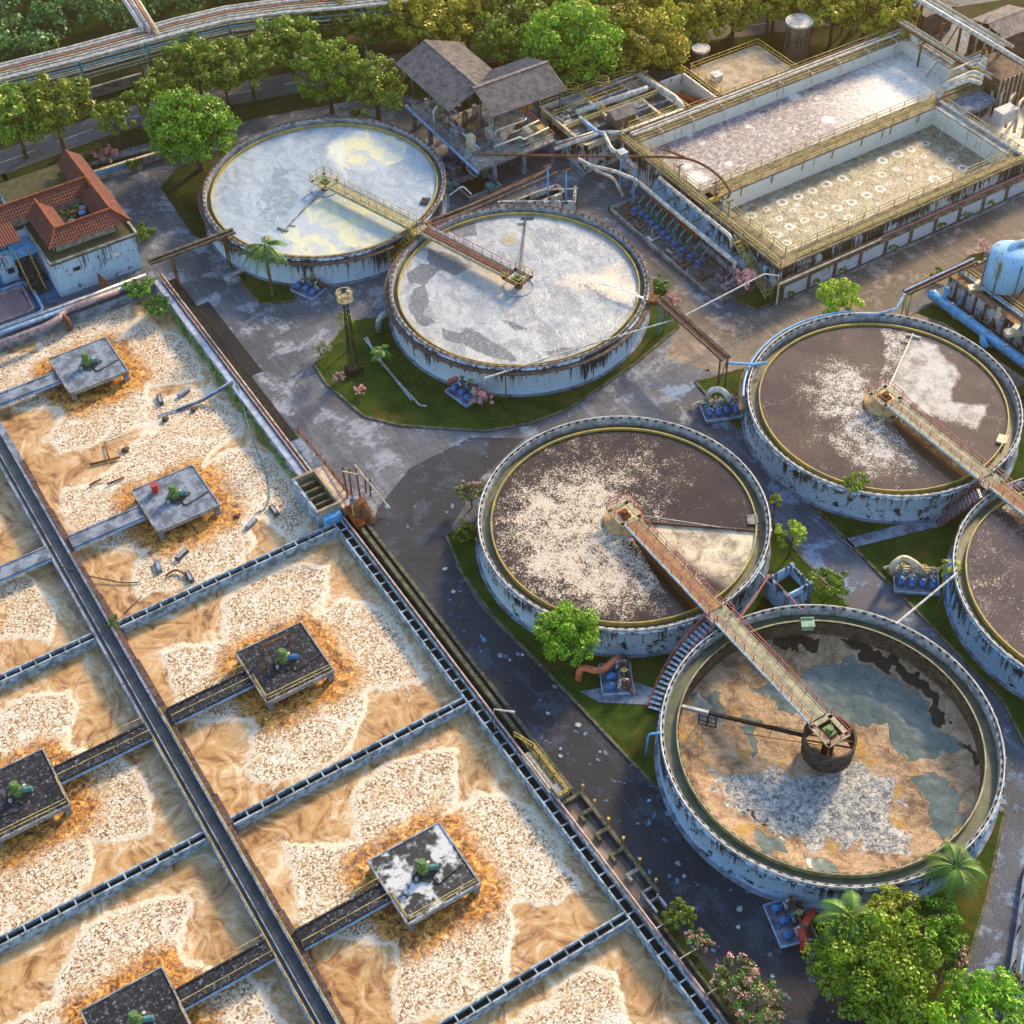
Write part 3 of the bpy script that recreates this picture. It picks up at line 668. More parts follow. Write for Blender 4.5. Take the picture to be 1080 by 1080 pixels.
def tank(c, R_, label, mwall_, mrim_, mlaun_, mweir_, water_m, fn, zt=3.8, lw=.95, wz=3.15, ww='water', collar=None, drained=False):
    t = thing('clarifier_tank', label, 'clarifier', (c[0], c[1], 0)); x, y = c
    s = MB(); s.rev(x, y, [(R_,-.1),(R_,zt-.32),(R_+.14,zt-.3),(R_+.14,zt-.12),(R_,zt-.1)], 128); s.build('wall', mwall_, t, True)
    s = MB(); s.rev(x, y, [(R_,zt-.1),(R_-.02,zt),(R_-.42,zt),(R_-.44,zt-.95)], 128); s.build('rim', mrim_, t)
    ri = R_-.42-lw
    s = MB(); s.rev(x, y, [(R_-.43,zt-.9),(ri,zt-.9)], 128)
    if drained: s.rev(x, y, [(ri,zt-.9),(ri-.02,zt-.35)], 128)
    s.build('launder', mlaun_, t, True)
    s = MB(); s.rev(x, y, [(ri+.04,zt-.95),(ri+.04,zt-.36),(ri-.10,zt-.36),(ri-.10,zt-1.3)], 128); s.build('weir_plate', mweir_, t)
    s = MB()                                            # hand rail and pipe on the rim
    rr = R_-.08; n = 72
    pts = [(x+rr*math.cos(2*math.pi*i/n), y+rr*math.sin(2*math.pi*i/n), zt+.12) for i in range(n+1)]
    s.tube(pts, .075, 6, cap=False); s.build('rim_pipe', mwhite if not collar else mrimr, t, True)
    each('rim_bracket', mblack if not collar else mrust, t, [((x+(R_-.25)*math.cos(a), y+(R_-.25)*math.sin(a), zt+.06), a) for a in [2*math.pi*i/96 for i in range(96)]], (.14,.34,.12))
    if collar:
        s = MB(); s.ring(x, y, R_+.12, R_+.62, zt-.62, zt-.42, 110, collar[0], collar[1])
        for i in range(34):
            a = collar[0]+(collar[1]-collar[0])*i/33; s.obox((x+(R_+.36)*math.cos(a), y+(R_+.36)*math.sin(a), zt-.8), .5, .12, .4, a)
        s.build('collar_walkway', mrimr, t)
    # base plinth
    s = MB(); s.ring(x, y, R_-.1, R_+.35, 0, .22, 110); s.build('plinth', mconc_b, t)
    rw = ri - .02
    if drained:
        s = MB(); s.rev(x, y, [(ri-.1,zt-.36),(ri-.14,.3)], 128)
        s.build('inner_wall', M('stained_inner_wall', (.07,.05,.035), (.14,.10,.07), 1.0, c3=(.03,.028,.022)), t, True)
    st = .16 if not drained else .15; xs_ = np.arange(x-rw-.3, x+rw+.5, st); ys_ = np.arange(y-rw-.3, y+rw+.5, st)
    hg = None
    if drained: hg = lambda X, Y: .5*fbm(X*.35, Y*.35, 4, 9) + .9*sst(9, 14, np.hypot(X-x, Y-y))
    o = field_mesh(ww, xs_, ys_, wz, lambda X, Y: fn(X-x, Y-y), water_m, clip=(x, y, rw), height=hg)
    o['kind'] = 'structure'
    # object coordinates local to the tank
    me = o.data; co = np.empty(len(me.vertices)*3, np.float32); me.vertices.foreach_get('co', co); co = co.reshape(-1,3); co -= np.array([x,y,0], np.float32)
    me.vertices.foreach_set('co', co.ravel()); o.location = (x, y, 0)
    return t

def wedge(X, Y, a0, a1, soft=.02):
    a = np.arctan2(Y, X); d = np.mod(a-a0, 2*np.pi); w = (a1-a0) % (2*np.pi)
    return np.where(d < w, np.minimum(sst(0, soft, d), 1), 0)
def blob(X, Y, poly, soft=1.0, warp=1.4, s=0):
    wx = ((fbm(X*.3+9, Y*.3, 5, s)-.5)*2 + (fbm(X*1.1+3, Y*1.1, 3, s+7)-.5)*.9)*warp; wy = ((fbm(X*.3, Y*.3+9, 5, s+3)-.5)*2 + (fbm(X*1.1, Y*1.1+5, 3, s+9)-.5)*.9)*warp
    return sst(-soft, soft, sdf(poly, X+wx, Y+wy))

def ang(c, px, py, z=3.2): p = at(px, py, z); return math.atan2(p[1]-c[1], p[0]-c[0])
def fA(X, Y):
    c = TA
    ye = np.maximum(blob(X, Y, loc_poly([(345,165),(352,143),(370,136),(395,138),(425,150),(425,172),(395,185),(365,180)], c, 3.4)),
                    np.maximum(blob(X, Y, loc_poly([(300,255),(318,212),(345,208),(385,228),(430,240),(400,258),(340,266)], c, 3.4)),
                               blob(X, Y, loc_poly([(455,165),(462,195),(455,205),(447,190)], c, 3.4), .5, .5)))
    sec = wedge(X, Y, ang(c, 298, 244, 3.45)+.01, ang(c, 430, 240, 3.45), .015)*sst(1.8, 2.0, np.hypot(X, Y))
    ye = np.maximum(ye*np.where(Y < 0, sec, 1), sec*(.25+.75*fbm(X*.3, Y*.3, 4, 7)*1.3).clip(0, 1)*.9)
    dk = blob(X, Y, loc_poly([(260,225),(280,170),(310,175),(330,200),(300,235),(275,245)], c, 3.4), 2.2, 2)
    wh = blob(X, Y, loc_poly([(343,165),(350,144),(372,138),(360,150),(362,178),(366,190)], c, 3.4), .6, .8)
    return [dk*.5, ye*.95, wh*.8]
tank(TA, 15.7, 'pale grey clarifier with yellowish foam patches, next to the big round tree', mwallA, mrim, mlaun, mweir, mmilkA, fA, 4.2, .6, 3.45, collar=(math.radians(150), math.radians(275)))
def fB(X, Y):
    c = TB_; z = 3.4; d = np.zeros(X.shape)
    for p in ([(452,262),(470,268),(500,280),(480,290),(455,282)], [(430,290),(445,278),(472,282),(460,287),(448,300),(432,298)], [(433,325),(436,305),(448,300),(452,318),(448,330),(462,340),(450,345),(440,340)],
              [(465,345),(478,350),(492,350),(485,362),(470,358)], [(483,360),(490,345),(505,350),(540,375),(545,382),(520,380),(495,368)], [(530,338),(545,340),(558,348),(545,348)], [(575,372),(600,366),(612,364),(600,376),(580,378)], [(470,240),(500,228),(505,250),(485,252)]):
        d = np.maximum(d, blob(X, Y, loc_poly(p, c, z), .45, .5, 4))
    ye = blob(X, Y, loc_poly([(525,250),(540,240),(552,245),(545,258),(530,258)], c, z), .8, .6)*.8
    jet = np.maximum(blob(X, Y, loc_poly([(585,298),(620,292),(650,285),(682,312),(682,320),(640,310)], c, z), 1.3, 1.6, 6), .7*blob(X, Y, loc_poly([(500,285),(540,290),(540,310),(500,300)], c, z), 1.5, 1.5, 8))
    return [d*.95, ye, jet]
tank(TB_, 15.5, 'middle clarifier of swirling white foam with a water jet and dark footprint shaped patches', mwallA, mrim, mlaun, mweir, mmilkB, fB, 4.2, .6, 3.45, collar=(math.radians(120), math.radians(330)))
def fC(X, Y):
    c = TC; z = 3.2; rr = np.hypot(X, Y)
    core = blob(X, Y, loc_poly([(545,560),(555,520),(590,505),(630,512),(650,530),(665,560),(680,590),(700,620),(680,640),(640,640),(590,625),(555,600)], c, z), 3.2, 1.8)
    mid = blob(X, Y, loc_poly([(522,545),(545,500),(600,470),(670,475),(720,500),(740,540),(700,560),(740,610),(715,640),(620,655),(545,625),(525,580)], c, z), 3.5, 1.5)
    a0, a1 = ang(c, 745, 645), ang(c, 805, 560)
    sec = wedge(X, Y, a0+.20, a1, .22)*sst(2.2, 2.6, rr)
    calm = blob(X, Y, loc_poly([(745,480),(800,530),(805,558),(720,560),(700,520)], c, z), 1.8, 1)
    cor = wedge(X, Y, ang(c, 722, 655)-.02, ang(c, 745, 645)+.03, .02)*sst(1.5, 2, rr)
    return [np.clip(.22+.33*mid+.42*core, 0, 1)*(1-.75*calm)*(1-cor), sec*.95, cor]
tank(TC, 14.97, 'centre clarifier of dark brown liquor with a broad cream scum spiral and cream wedge', mwallC, mrim, mlaun, mweir, mbrC, fC)
def fD(X, Y):
    c = TD; z = 3.2; rr = np.hypot(X, Y)
    a = blob(X, Y, loc_poly([(850,395),(880,378),(915,400),(925,430),(950,450),(985,480),(975,500),(920,500),(880,470),(855,430)], c, z), 2.8, 2)
    b_ = blob(X, Y, loc_poly([(930,345),(960,350),(985,366),(1008,395),(1000,420),(1040,430),(1030,455),(990,445),(965,428),(930,430)], c, z), .3, .8)
    cor = wedge(X, Y, ang(c, 985, 515), ang(c, 1012, 508), .02)*sst(1.5, 2, rr)
    return [np.clip(.12+.72*a+.55*b_, 0, 1)*(1-cor), b_*.92*wedge(X, Y, ang(c, 1030,450), ang(c, 962, 352), .05), cor]
tank(TD, 14.84, 'right hand clarifier of grey brown liquor with white scum, mirroring the small bright tree', mwallC, mrim, mlaun, mweir, mbrD, fD)
def fF(X, Y):
    rr = np.hypot(X, Y); return [np.clip(.34+.28*sst(3, 9, rr)*fbm(X*.15, Y*.15, 3, 5)*2-.2, 0, 1), rr*0, rr*0]
tank(TF, 15.0, 'clarifier cut by the right edge of the photo, violet brown liquor with fine scum', mwallE, mrim, mlaun, mweir, mbrF, fF)
def fE(X, Y):
    c = TE; z = .6; B = lambda p, sft=.7, w=1.0, s=0: blob(X, Y, loc_poly(p, c, z), sft*1.3, w*1.9, s)
    grey = B([(758,812),(790,805),(840,815),(900,808),(935,825),(945,850),(952,905),(900,895),(860,900),(830,880),(790,858),(765,840)], .5, 1.2)
    teal = np.maximum.reduce([B([(803,722),(860,700),(905,705),(950,730),(985,760),(1015,800),(960,800),(930,770),(880,770),(820,755)]), B([(962,830),(990,822),(1022,850),(1015,880),(990,900),(970,870),(975,850)]), B([(735,735),(765,725),(770,755),(745,765)], .6), B([(790,872),(830,885),(830,912),(800,900)], .6), B([(858,905),(890,912),(890,925),(862,922)], .5), B([(770,760),(800,762),(800,790)],.5)])
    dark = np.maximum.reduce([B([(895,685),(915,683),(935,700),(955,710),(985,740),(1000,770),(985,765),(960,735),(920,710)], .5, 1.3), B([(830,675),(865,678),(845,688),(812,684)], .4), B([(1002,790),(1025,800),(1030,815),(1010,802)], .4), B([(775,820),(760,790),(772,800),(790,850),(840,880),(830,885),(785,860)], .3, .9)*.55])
    return [dark, grey*(1-teal), teal]
tE = tank(TE, 15.3, 'drained clarifier with sand coloured sludge, teal pools and a black centre drum', mwallE, mrim, mlaung, M('pale_weir', (.34,.33,.20), (.16,.17,.09), 1.0, .6), msludge, fE, lw=1.15, wz=.2, ww='sludge_bed', drained=True)
each('baffle_bracket', mblack, tE, [((TE[0]+13.6*math.cos(a), TE[1]+13.6*math.sin(a), 3.3), a) for a in [2*math.pi*i/84 for i in range(84)]], (.12,.5,.26))

# ---- bridges with hub, rails and scum arm
def bridge(c, end, label, deck_m, rail_m, beam_m, hub='disc', w=1.5, z=4.55, beam_side=-1, rails=(1,-1), box=True, zw=3.2, over=1.8):
    t = thing('scraper_bridge', label, 'walkway bridge', (c[0], c[1], 3.2))
    a = Vector((c[0], c[1], z)); b = Vector((end[0], end[1], z)); d = (b-a); L = d.length; d /= L; sd = Vector((-d.y, d.x, 0))
    rz = math.atan2(d.y, d.x); mid = lambda k, o=0, zz=0: tuple(a+d*k+sd*o+Vector((0,0,zz)))
    s = MB(); s.obox(mid((L+over)/2), L-over, w, .10, rz); s.build('deck', deck_m, t)
    s = MB()
    for sg in (1, -1): s = MB(); s.obox(mid((L+over)/2, sg*(w/2+.06), -.12), L-over+.5, .12, .42, rz); s.build('girder', mdeck, t)
    s = MB(); s.tube([mid(over-.3, beam_side*(w/2+.22), .06), mid(L+.2, beam_side*(w/2+.22), .06)], .09, 8); s.build('cable_pipe', beam_m, t)
    s = MB()
    for sg in rails: s = MB(); s.rail([mid(over, sg*(w/2+.02), .05), mid(L, sg*(w/2+.02), .05)], 1.05, 1.45, .028, 2); s.build('railing', rail_m, t)
    s = MB()                                             # drive platform frame with open well
    for o1, o2 in ((-1.05,0),(1.05,0)): s.obox(mid(0+.2, o1), 2.6, .5, .14, rz)
    s.obox(mid(-1.0), .45, 2.5, .14, rz); s.obox(mid(1.4), .5, 2.5, .14, rz)
    s.build('drive_platform', deck_m if deck_m is not mdeckrust else mdeck, t)
    s = MB(); s.obox(mid(.2, 0, -.1), 1.1, .9, .3, rz); s.cyl(mid(.2, 0, .0), .33, .5, 12); s.build('drive_motor', mrust if hub == 'disc' else mgreen, t)
    s = MB(); q = [mid(-1.2,-1.25), mid(-1.2,1.25), mid(1.5,1.25)]
    s.rail(q, 1.05, 1.3, .028, 2); s.rail([mid(-1.2,-1.25), mid(1.5,-1.25)], 1.05, 1.3, .028, 2); s.build('railing', rail_m if hub != 'ring' else myel, t)
    if hub == 'disc':
        s = MB(); s.rev(c[0], c[1], [(2.05,zw-.3),(2.08,zw+.22),(1.95,zw+.26),(.9,zw+.42),(.85,zw+.5),(.01,zw+.5)], 40); s.build('hub_disc', mhub, t, True)
        s = MB(); s.cyl((c[0],c[1],zw+.4), .5, z-zw-.4, 14); s.build('column', mdeck, t)
    elif hub == 'ring':
        s = MB(); s.ring(c[0], c[1], 1.75, 1.87, zw-.3, zw+.35, 40); s.build('hub_ring', mbeam, t)
        s = MB(); s.cyl((c[0],c[1],zw-.2), .5, z-zw+.2, 14); s.build('column', mrust, t)
    else:
        s = MB(); s.ring(c[0], c[1], 2.25, 2.35, 1.35, 3.75, 44)
        s.ring(c[0], c[1], 2.2, 2.42, 3.7, 3.8, 44); s.ring(c[0], c[1], 2.34, 2.42, 2.4, 2.5, 44); s.build('centre_drum', M('blackened_drum', (.035,.035,.035), (.09,.075,.06), 1.5, .7), t)
        s = MB(); s.cyl((c[0],c[1],.2), .55, z-.3, 16)
        for k in range(4):
            aa = rz + math.pi/4 + k*math.pi/2; s.bar((c[0],c[1],2.6), (c[0]+2.25*math.cos(aa), c[1]+2.25*math.sin(aa), 2.6), .12); s.bar((c[0],c[1],3.5), (c[0]+2.25*math.cos(aa), c[1]+2.25*math.sin(aa), 3.5), .12)
        s.build('column', mrust, t)
    return t, mid, L
jAB = (69.55, 138.75)
bridge(TA, (69.2,139.6), 'yellow railed bridge from the tank beside the round tree to the walkway junction', mdeck, myel, mbeam, 'ring', 1.3, 4.75, 1)
bridge(TB_, (69.9,138.0), 'maroon railed bridge over the white foam clarifier', mplank, mmar, mbeam, 'ring', 1.3, 4.75, -1)
bC = bridge(TC, (63.3,70.0), 'rust streaked bridge with maroon rails from the tan hub disc of the centre clarifier', mdeckrust, mmar, mbeam, 'disc', 1.5, 4.45, -1)
bE = bridge(TE, (63.35,68.6), 'pale green bridge of the drained clarifier ending over the black drum', mdeck, mmar, mbeam, 'drum', 1.7, 4.45, 1)
bD = bridge(TD, (97.5,68.9), 'cream deck bridge with maroon rails from the tan hub disc of the right hand clarifier', mdeck, mmar, mbeam, 'disc', 1.5, 4.45, -1)
bridge(TF, (97.6,67.4), 'cream deck bridge mostly beyond the right edge of the photo', mdeckrust, mmar, mbeam, 'disc', 1.5, 4.45, 1)

def scum_arm(c, end, label, m, z=3.3, r=.10, z0=None):
    t = thing('scum_skimmer', label, 'skimmer arm', (c[0], c[1], z)); d = Vector((end[0]-c[0], end[1]-c[1], 0)).normalized()
    s = MB(); s.bar((c[0]+d.x*1.9, c[1]+d.y*1.9, z0 or z), (end[0], end[1], z), r*2, r*2.5); s.build('arm', m, t)
    s = MB(); e = Vector((end[0], end[1], z)); n = Vector((-d.y, d.x, 0)); s.bar(e-n*1.0-d*.4, e+n*.6-d*.4, .16, .2); s.bar(e-d*1.6, e-d*1.6+n*.9, .1); s.build('scum_blade', m, t)
    s = MB(); s.bar((c[0],c[1],4.5), tuple(e-d*4+Vector((0,0,.1))), .04); s.build('tie_rod', mgalv, t)
scum_arm(TC, at(802,560,3.3), 'thin skimmer arm along the cream wedge of the centre clarifier', mplank)
scum_arm(TD, at(963,352,3.3), 'thin skimmer arm reaching the far rim of the right hand clarifier', mwhite, r=.07)
scum_arm(TA, at(298,244,3.55), 'thin grey skimmer arm on the pale grey clarifier beside the round tree', mconc, z=3.55, r=.05)
scum_arm(TB_, at(555,228,3.55), 'dark skimmer arm pointing at the tower, on the white foam clarifier', mdarkwet, z=3.55, r=.09)
t = thing('scum_skimmer', 'long black truss arm lying across the drained clarifier from rim to centre drum', 'skimmer arm', (TE[0], TE[1], 3))
e = Vector(at3(718,745,3.0)); h_ = Vector((TE[0], TE[1], 3.0)); d = (e-h_).normalized(); n = Vector((-d.y, d.x, 0))
s = MB(); s.bar(h_+d*2.3, e, .26, .34); s.build('arm', mblack, t)
s = MB(); s.bar(e, e-d*2.6, .3, .4); s.build('scum_blade', mgalv, t)
s = MB()
for k in (1.8, 2.6, 3.4): s.bar(e-d*k, e-d*k+Vector((0,0,-2.0)), .09)
for zz in (-.7,-1.4,-2.0): s.bar(e-d*1.8+Vector((0,0,zz)), e-d*3.4+Vector((0,0,zz)), .08)
s.build('hanger_frame', mblack, t)
s = MB(); s.bar(h_+Vector((0,0,-.8)), e-d*6+Vector((0,0,-1.9)), .06); s.bar(h_+Vector((0,0,.9)), e-d*5, .05); s.build('tie_rod', mrust, t)
# small boxes hung on the rims
for (px, py, zz, c, lb, m_) in ((852,657,3.55,TE,'pale green plate box on the inner rim at the top of the drained clarifier', M('pale_green_box', (.30,.42,.30), (.2,.3,.2), 2)), (1057,463,3.4,TD,'small cream plate at the inner right rim of the right hand clarifier', mcream), (793,548,3.3,TC,'small grey scum box at the right inner rim of the centre clarifier', mconc), (448,212,3.6,TA,'dark blue scum box at the right inner rim of the pale grey clarifier', mconc_d), (690,315,4.25,TB_,'small nozzle box where the water jet enters the white foam clarifier', mrust)):
    p = at(px, py, zz); a = math.atan2(p[1]-c[1], p[0]-c[0])
    s = MB(); s.obox((p[0],p[1],zz), 1.0, 1.3, .12, a); s.obox((p[0],p[1],zz-.35), .85, 1.1, .6, a); s.obox((p[0]+.5*math.cos(a),p[1]+.5*math.sin(a),zz+.1), .1, 1.3, .25, a)
    tag(s.build('scum_box', m_), lb, 'scum box')
# water jet over B
s = MB(); p0 = Vector(at3(683,316,4.2)); p1 = Vector(at3(615,296,3.5)); rg = random.Random(5)
for i in range(160):
    k = rg.random()**.8; q = p0.lerp(p1, k) + Vector((rg.gauss(0,.08+.55*k), rg.gauss(0,.08+.55*k), .7*math.sin(math.pi*k)*.6 + rg.uniform(0,.25)*k)); q.z = max(q.z, 3.5)
    s.obox(tuple(q), .30, .06, .05, math.atan2(p1.y-p0.y, p1.x-p0.x)+rg.gauss(0,.25))
s.tube([tuple(p0.lerp(p1, i/8)+Vector((0,0,.42*math.sin(math.pi*i/8)))) for i in range(7)], .05, 6, .10)
tag(s.build('water_jet', M('spray_water', (.85,.85,.85), (.8,.8,.82), 4, .3)), 'white jet of water spraying over the foam from the right rim', 'water jet')

# stairs
def stair(a, b, w, label, step_m, rail_m, n=12, za=4.3, zb=.1, rails=True, arc=None):
    t = thing('stair', label, 'stairs', (b[0], b[1], 0)); a, b = Vector((*a, za)), Vector((*b, zb))
    P_ = (lambda k: a.lerp(b, k)) if arc is None else (lambda k: Vector((arc[0]+arc[2]*math.cos(arc[3]+(arc[4]-arc[3])*k), arc[1]+arc[2]*math.sin(arc[3]+(arc[4]-arc[3])*k), za+(zb-za)*k)))
    fr = []
    for i in range(n):
        p = P_((i+.5)/n); q = P_((i+.6)/n); d = (q-p); fr.append((tuple(p), math.atan2(d.y, d.x)))
    each('tread', step_m, t, fr, (.3, w, .06))
    s = MB(); e1, e2 = [], []
    for i in range(9):
        p = P_(i/8); q = P_(min(1, i/8)+.01); d = (q-p).normalized(); nn = Vector((-d.y, d.x, 0)).normalized(); e1.append(p+nn*w/2); e2.append(p-nn*w/2)
    for e_ in (e1, e2):
        s = MB()
        for p, q in zip(e_, e_[1:]): s.bar(p-Vector((0,0,.1)), q-Vector((0,0,.1)), .06, .25)
        s.build('stringer', rail_m, t)
        s = MB(); s.rail(e_, 1.0, 1.2, .028, 2); s.build('railing', rail_m, t)
    return t
stair((0,0), (49.7+2,66), 1.2, 'curved pale stair winding round the drained clarifier from the bridge junction', mbeam, mmar, 20, 3.9, .3, True, arc=(TE[0], TE[1], 16.3, math.radians(93), math.radians(128)))
stair((95.6,67.6), (92.4,69.4), 1.3, 'grey stair from the pale path up to the right hand bridge junction', mgalv, mmar, 14)
stair((69.0,138.6), (63.2,139.6), .9, 'yellow stair from the junction of the two upper bridges', myel, myel, 14, 4.6)
stair((100.9,115.3), (100.9,108.3), .9, 'yellow stair at the near left corner of the rectangular basins', myel, myel2, 14, 4.4, .2)
# junction landings
for (x, y, lb) in ((63.3, 69.3, 'small landing joining the centre and drained clarifier bridges'), (97.5, 68.1, 'small landing joining the two right hand bridges'), (69.55, 138.8, 'small landing joining the two upper clarifier bridges')):
    t = thing('landing', lb, 'landing', (x, y, 0)); s = MB(); s.box(x-1.2, x+1.2, y-.7, y+.7, 4.25, 4.4); s.build('deck', mdeck, t)
    
    for xx in (x-1.2, x+1.2): s = MB(); s.rail([(xx,y-.7,4.4),(xx,y+.7,4.4)], 1.0, .7, .03); s.build('railing', mmar if y < 100 else myel, t)
    s = MB(); s.box(x-.2,x+.2,y-.2,y+.2,0,4.25); s.build('column', mconc, t)

# ------------------------------------------------------------------ plants
def leaf_mat(name, a, b, c3=None):
    t = NT(name); v = t.obj(); q = t.attr('leaf')
    oi = t.n('ObjectInfo').outputs['Random']
    c = t.mix(q[0], a, b)
    c = t.mix(t.mrange(t.noise(v, .8, 3, .6), .4, .62, 0, .55), c, tuple(x*1.7 for x in b))
    if c3: c = t.mix(t.mrange(q[1], .80, .86), c, c3)
    h = t.n('HueSaturation'); t.l(c, h.inputs['Color']); t.l(t.math('ADD', t.math('MULTIPLY', oi, .5), .75), h.inputs['Value'])
    t.l(t.math('ADD', t.math('MULTIPLY', oi, .03), .487), h.inputs['Hue'])
    t.fin(h.outputs[0], .5)
    tr = t.n('BsdfTranslucent'); t.l(h.outputs[0], tr.inputs[0]); mx = t.n('MixShader'); mx.inputs[0].default_value = .22
    t.l(t.b.outputs[0], mx.inputs[1]); t.l(tr.outputs[0], mx.inputs[2]); t.l(mx.outputs[0], t.t.nodes['Material Output'].inputs[0]); return t.m
lfround = leaf_mat('dense_green_leaf', (.04,.10,.005), (.15,.28,.008))
lfbright = leaf_mat('bright_green_leaf', (.05,.14,.006), (.20,.36,.01))
lflime = leaf_mat('lime_leaf', (.16,.22,.015), (.34,.42,.03))
lfolive = leaf_mat('olive_leaf', (.06,.115,.010), (.20,.27,.02))
lfgold = leaf_mat('golden_olive_leaf', (.13,.15,.010), (.38,.35,.02))
lfdark = leaf_mat('forest_leaf', (.035,.11,.03), (.11,.25,.06))
lfpink = leaf_mat('flowering_leaf', (.04,.10,.015), (.10,.18,.03), (.52,.20,.24))
lfbloom = leaf_mat('pale_pink_blossom', (.55,.22,.26), (.68,.38,.38), (.10,.14,.04))
lfpalm = leaf_mat('palm_leaf', (.025,.075,.006), (.09,.19,.015))
lfmoss = leaf_mat('creeper_leaf', (.05,.12,.015), (.12,.26,.03))

def leaf_mesh(name, centers, per, lsz, mat_, rr, seed=0, flat=.0, grav=.25):
    """many small leaf faces scattered through clumps; per-leaf shade stored in attribute leaf"""
    rg = np.random.default_rng(seed); C = np.repeat(np.array(centers, float), per, 0); n = len(C); rad = np.repeat(np.array(rr, float), per)
    d = rg.normal(size=(n,3)); d /= np.linalg.norm(d, axis=1)[:,None]
    r = rad * rg.uniform(.45, 1.0, n)**.6
    P_ = C + d*r[:,None]*np.array([1,1,.75])
    nrm = d*1.0 + rg.normal(size=(n,3))*.55 + np.array([0,0,grav]); nrm /= np.linalg.norm(nrm, axis=1)[:,None]
    a = np.cross(nrm, rg.normal(size=(n,3))); a /= np.linalg.norm(a, axis=1)[:,None]; b = np.cross(nrm, a)
    L_ = lsz*rg.uniform(.7, 1.35, n)[:,None]
    V = np.stack([P_-a*L_*.5, P_+b*L_*.28, P_+a*L_*.5-nrm*L_*.12, P_-b*L_*.28], 1).reshape(-1,3)
    me = bpy.data.meshes.new(name); me.vertices.add(n*4); me.vertices.foreach_set('co', V.ravel().astype(np.float32))
    me.loops.add(n*4); me.loops.foreach_set('vertex_index', np.arange(n*4, dtype=np.int32)); me.polygons.add(n); me.polygons.foreach_set('loop_start', np.arange(0, n*4, 4, dtype=np.int32))
    me.update(calc_edges=True)
    at_ = me.color_attributes.new('leaf', 'FLOAT_COLOR', 'POINT'); k = np.repeat(np.array(rg.uniform(0,1,len(centers))), per)
    A = np.ones((n,4), np.float32); A[:,0] = np.clip(.5*k+.5*rg.uniform(0,1,n), 0, 1); A[:,1] = rg.uniform(0,1,n)*.6+.4*k; at_.data.foreach_set('color', np.repeat(A, 4, 0).ravel())
    me.materials.append(mat_); return me

def crown_centers(R_, hz, n, seed, flat=.75, lumps=6, hole=.0):
    if seed in (11, 18, 14): lumps = 0; n = int(n*1.7)
    rg = np.random.default_rng(seed); out = []; rr = []
    big = [(rg.uniform(0,2*np.pi), rg.uniform(-.2,.9)) for _ in range(lumps)]
    while len(out) < n:
        d = rg.normal(size=3); d /= np.linalg.norm(d)
        if d[2] < -.45: continue
        s_ = 1.0
        for a, e in big:
            v = np.array([math.cos(a)*math.cos(e), math.sin(a)*math.cos(e), math.sin(e)]); s_ = max(s_, 1+.16*max(0, (d@v-.75)*4))
        k = rg.uniform(.08, .92)**.5 * s_ * rg.uniform(.84, 1.0)
        p = d*R_*k; p[2] *= flat; out.append((p[0], p[1], hz+p[2])); rr.append(R_*rg.uniform(.13,.23))
    return out, rr

def tree(name, label, cat, R_, hz, n, per, lsz, lm, seed, flat=.75, trunk=.22, loc=(0,0,0), rz=0, lean=0, limbs=6, bloom=None):
    t = thing(name, label, cat, (0,0,0)); cs, rr = crown_centers(R_, hz, n, seed, flat)
    me = leaf_mesh('crown', cs, per, lsz, lm, rr, seed); o = bpy.data.objects.new('crown', me); col.objects.link(o); o.parent = t
    rg = random.Random(seed); s = MB(); top = (lean, 0, hz-R_*.25)
    s.tube([(0,0,-.1),(lean*.4,.05,hz*.35),(lean*.8,0,hz*.6),top], trunk*1.25, 8, trunk*.6)
    for i in range(limbs):
        c = cs[rg.randrange(len(cs))]; m_ = (c[0]*.45+lean*.4, c[1]*.45, hz*.55+(c[2]-hz*.55)*.45); s.tube([(lean*.7,0,hz*.52), m_, (c[0]*.9,c[1]*.9,c[2])], trunk*.5, 6, trunk*.12)
    s.build('trunk', mtrunk, t)
    if bloom:
        sub = [(c[0]*1.08,c[1]*1.08,c[2]+.12) for c in cs[::2]]; b = leaf_mesh('blossom', sub, max(10, per//2), lsz*.75, bloom, [q*1.0 for q in rr[::2]], seed+1); o = bpy.data.objects.new('blossom', b); col.objects.link(o); o.parent = t
    t.location = loc; t.rotation_euler = (0,0,rz); return t

def crown_at(px, py, h):      # trunk foot below a crown seen at pixel px, py at height h
    a = at(px, py, h); return (a[0], a[1], 0)
# distinct trees
tree('round_tree', 'big dense round green tree left of the pale grey clarifier', 'tree', 6.3, 6.3, 170, 90, .42, lfround, 11, .86, .4, crown_at(203,138,6.2))
tree('broadleaf_tree', 'tall bright green tree behind the far left rim of the pale grey clarifier', 'tree', 5.0, 6.4, 95, 80, .45, lfbright, 12, 1.0, .3, crown_at(345,76,6.4))
tree('broadleaf_tree', 'dark olive tree right behind the bright one above the pale grey clarifier', 'tree', 4.9, 5.0, 85, 80, .45, lfolive, 13, .85, .3, crown_at(396,92,5))
tree('broadleaf_tree', 'small round green tree between the tower roof ridge and the row of large trees', 'tree', 4.1, 5.4, 60, 80, .42, lfround, 14, .85, .25, crown_at(527,47,5.4))
tree('broadleaf_tree', 'large spreading light green tree behind the second tower roof', 'tree', 7.6, 7.2, 150, 80, .5, lfbright, 15, .7, .4, crown_at(606,46,7))
tree('broadleaf_tree', 'golden green tree right of the large spreading tree, left of the dark brown silo', 'tree', 5.8, 5.5, 100, 80, .48, lfgold, 16, .9, .35, crown_at(690,52,5.5))
tree('small_tree', 'lime green bushy tree at the upper rim of the right hand clarifier', 'tree', 3.0, 3.6, 60, 70, .33, lflime, 17, .85, .16, crown_at(884,313,3.6))
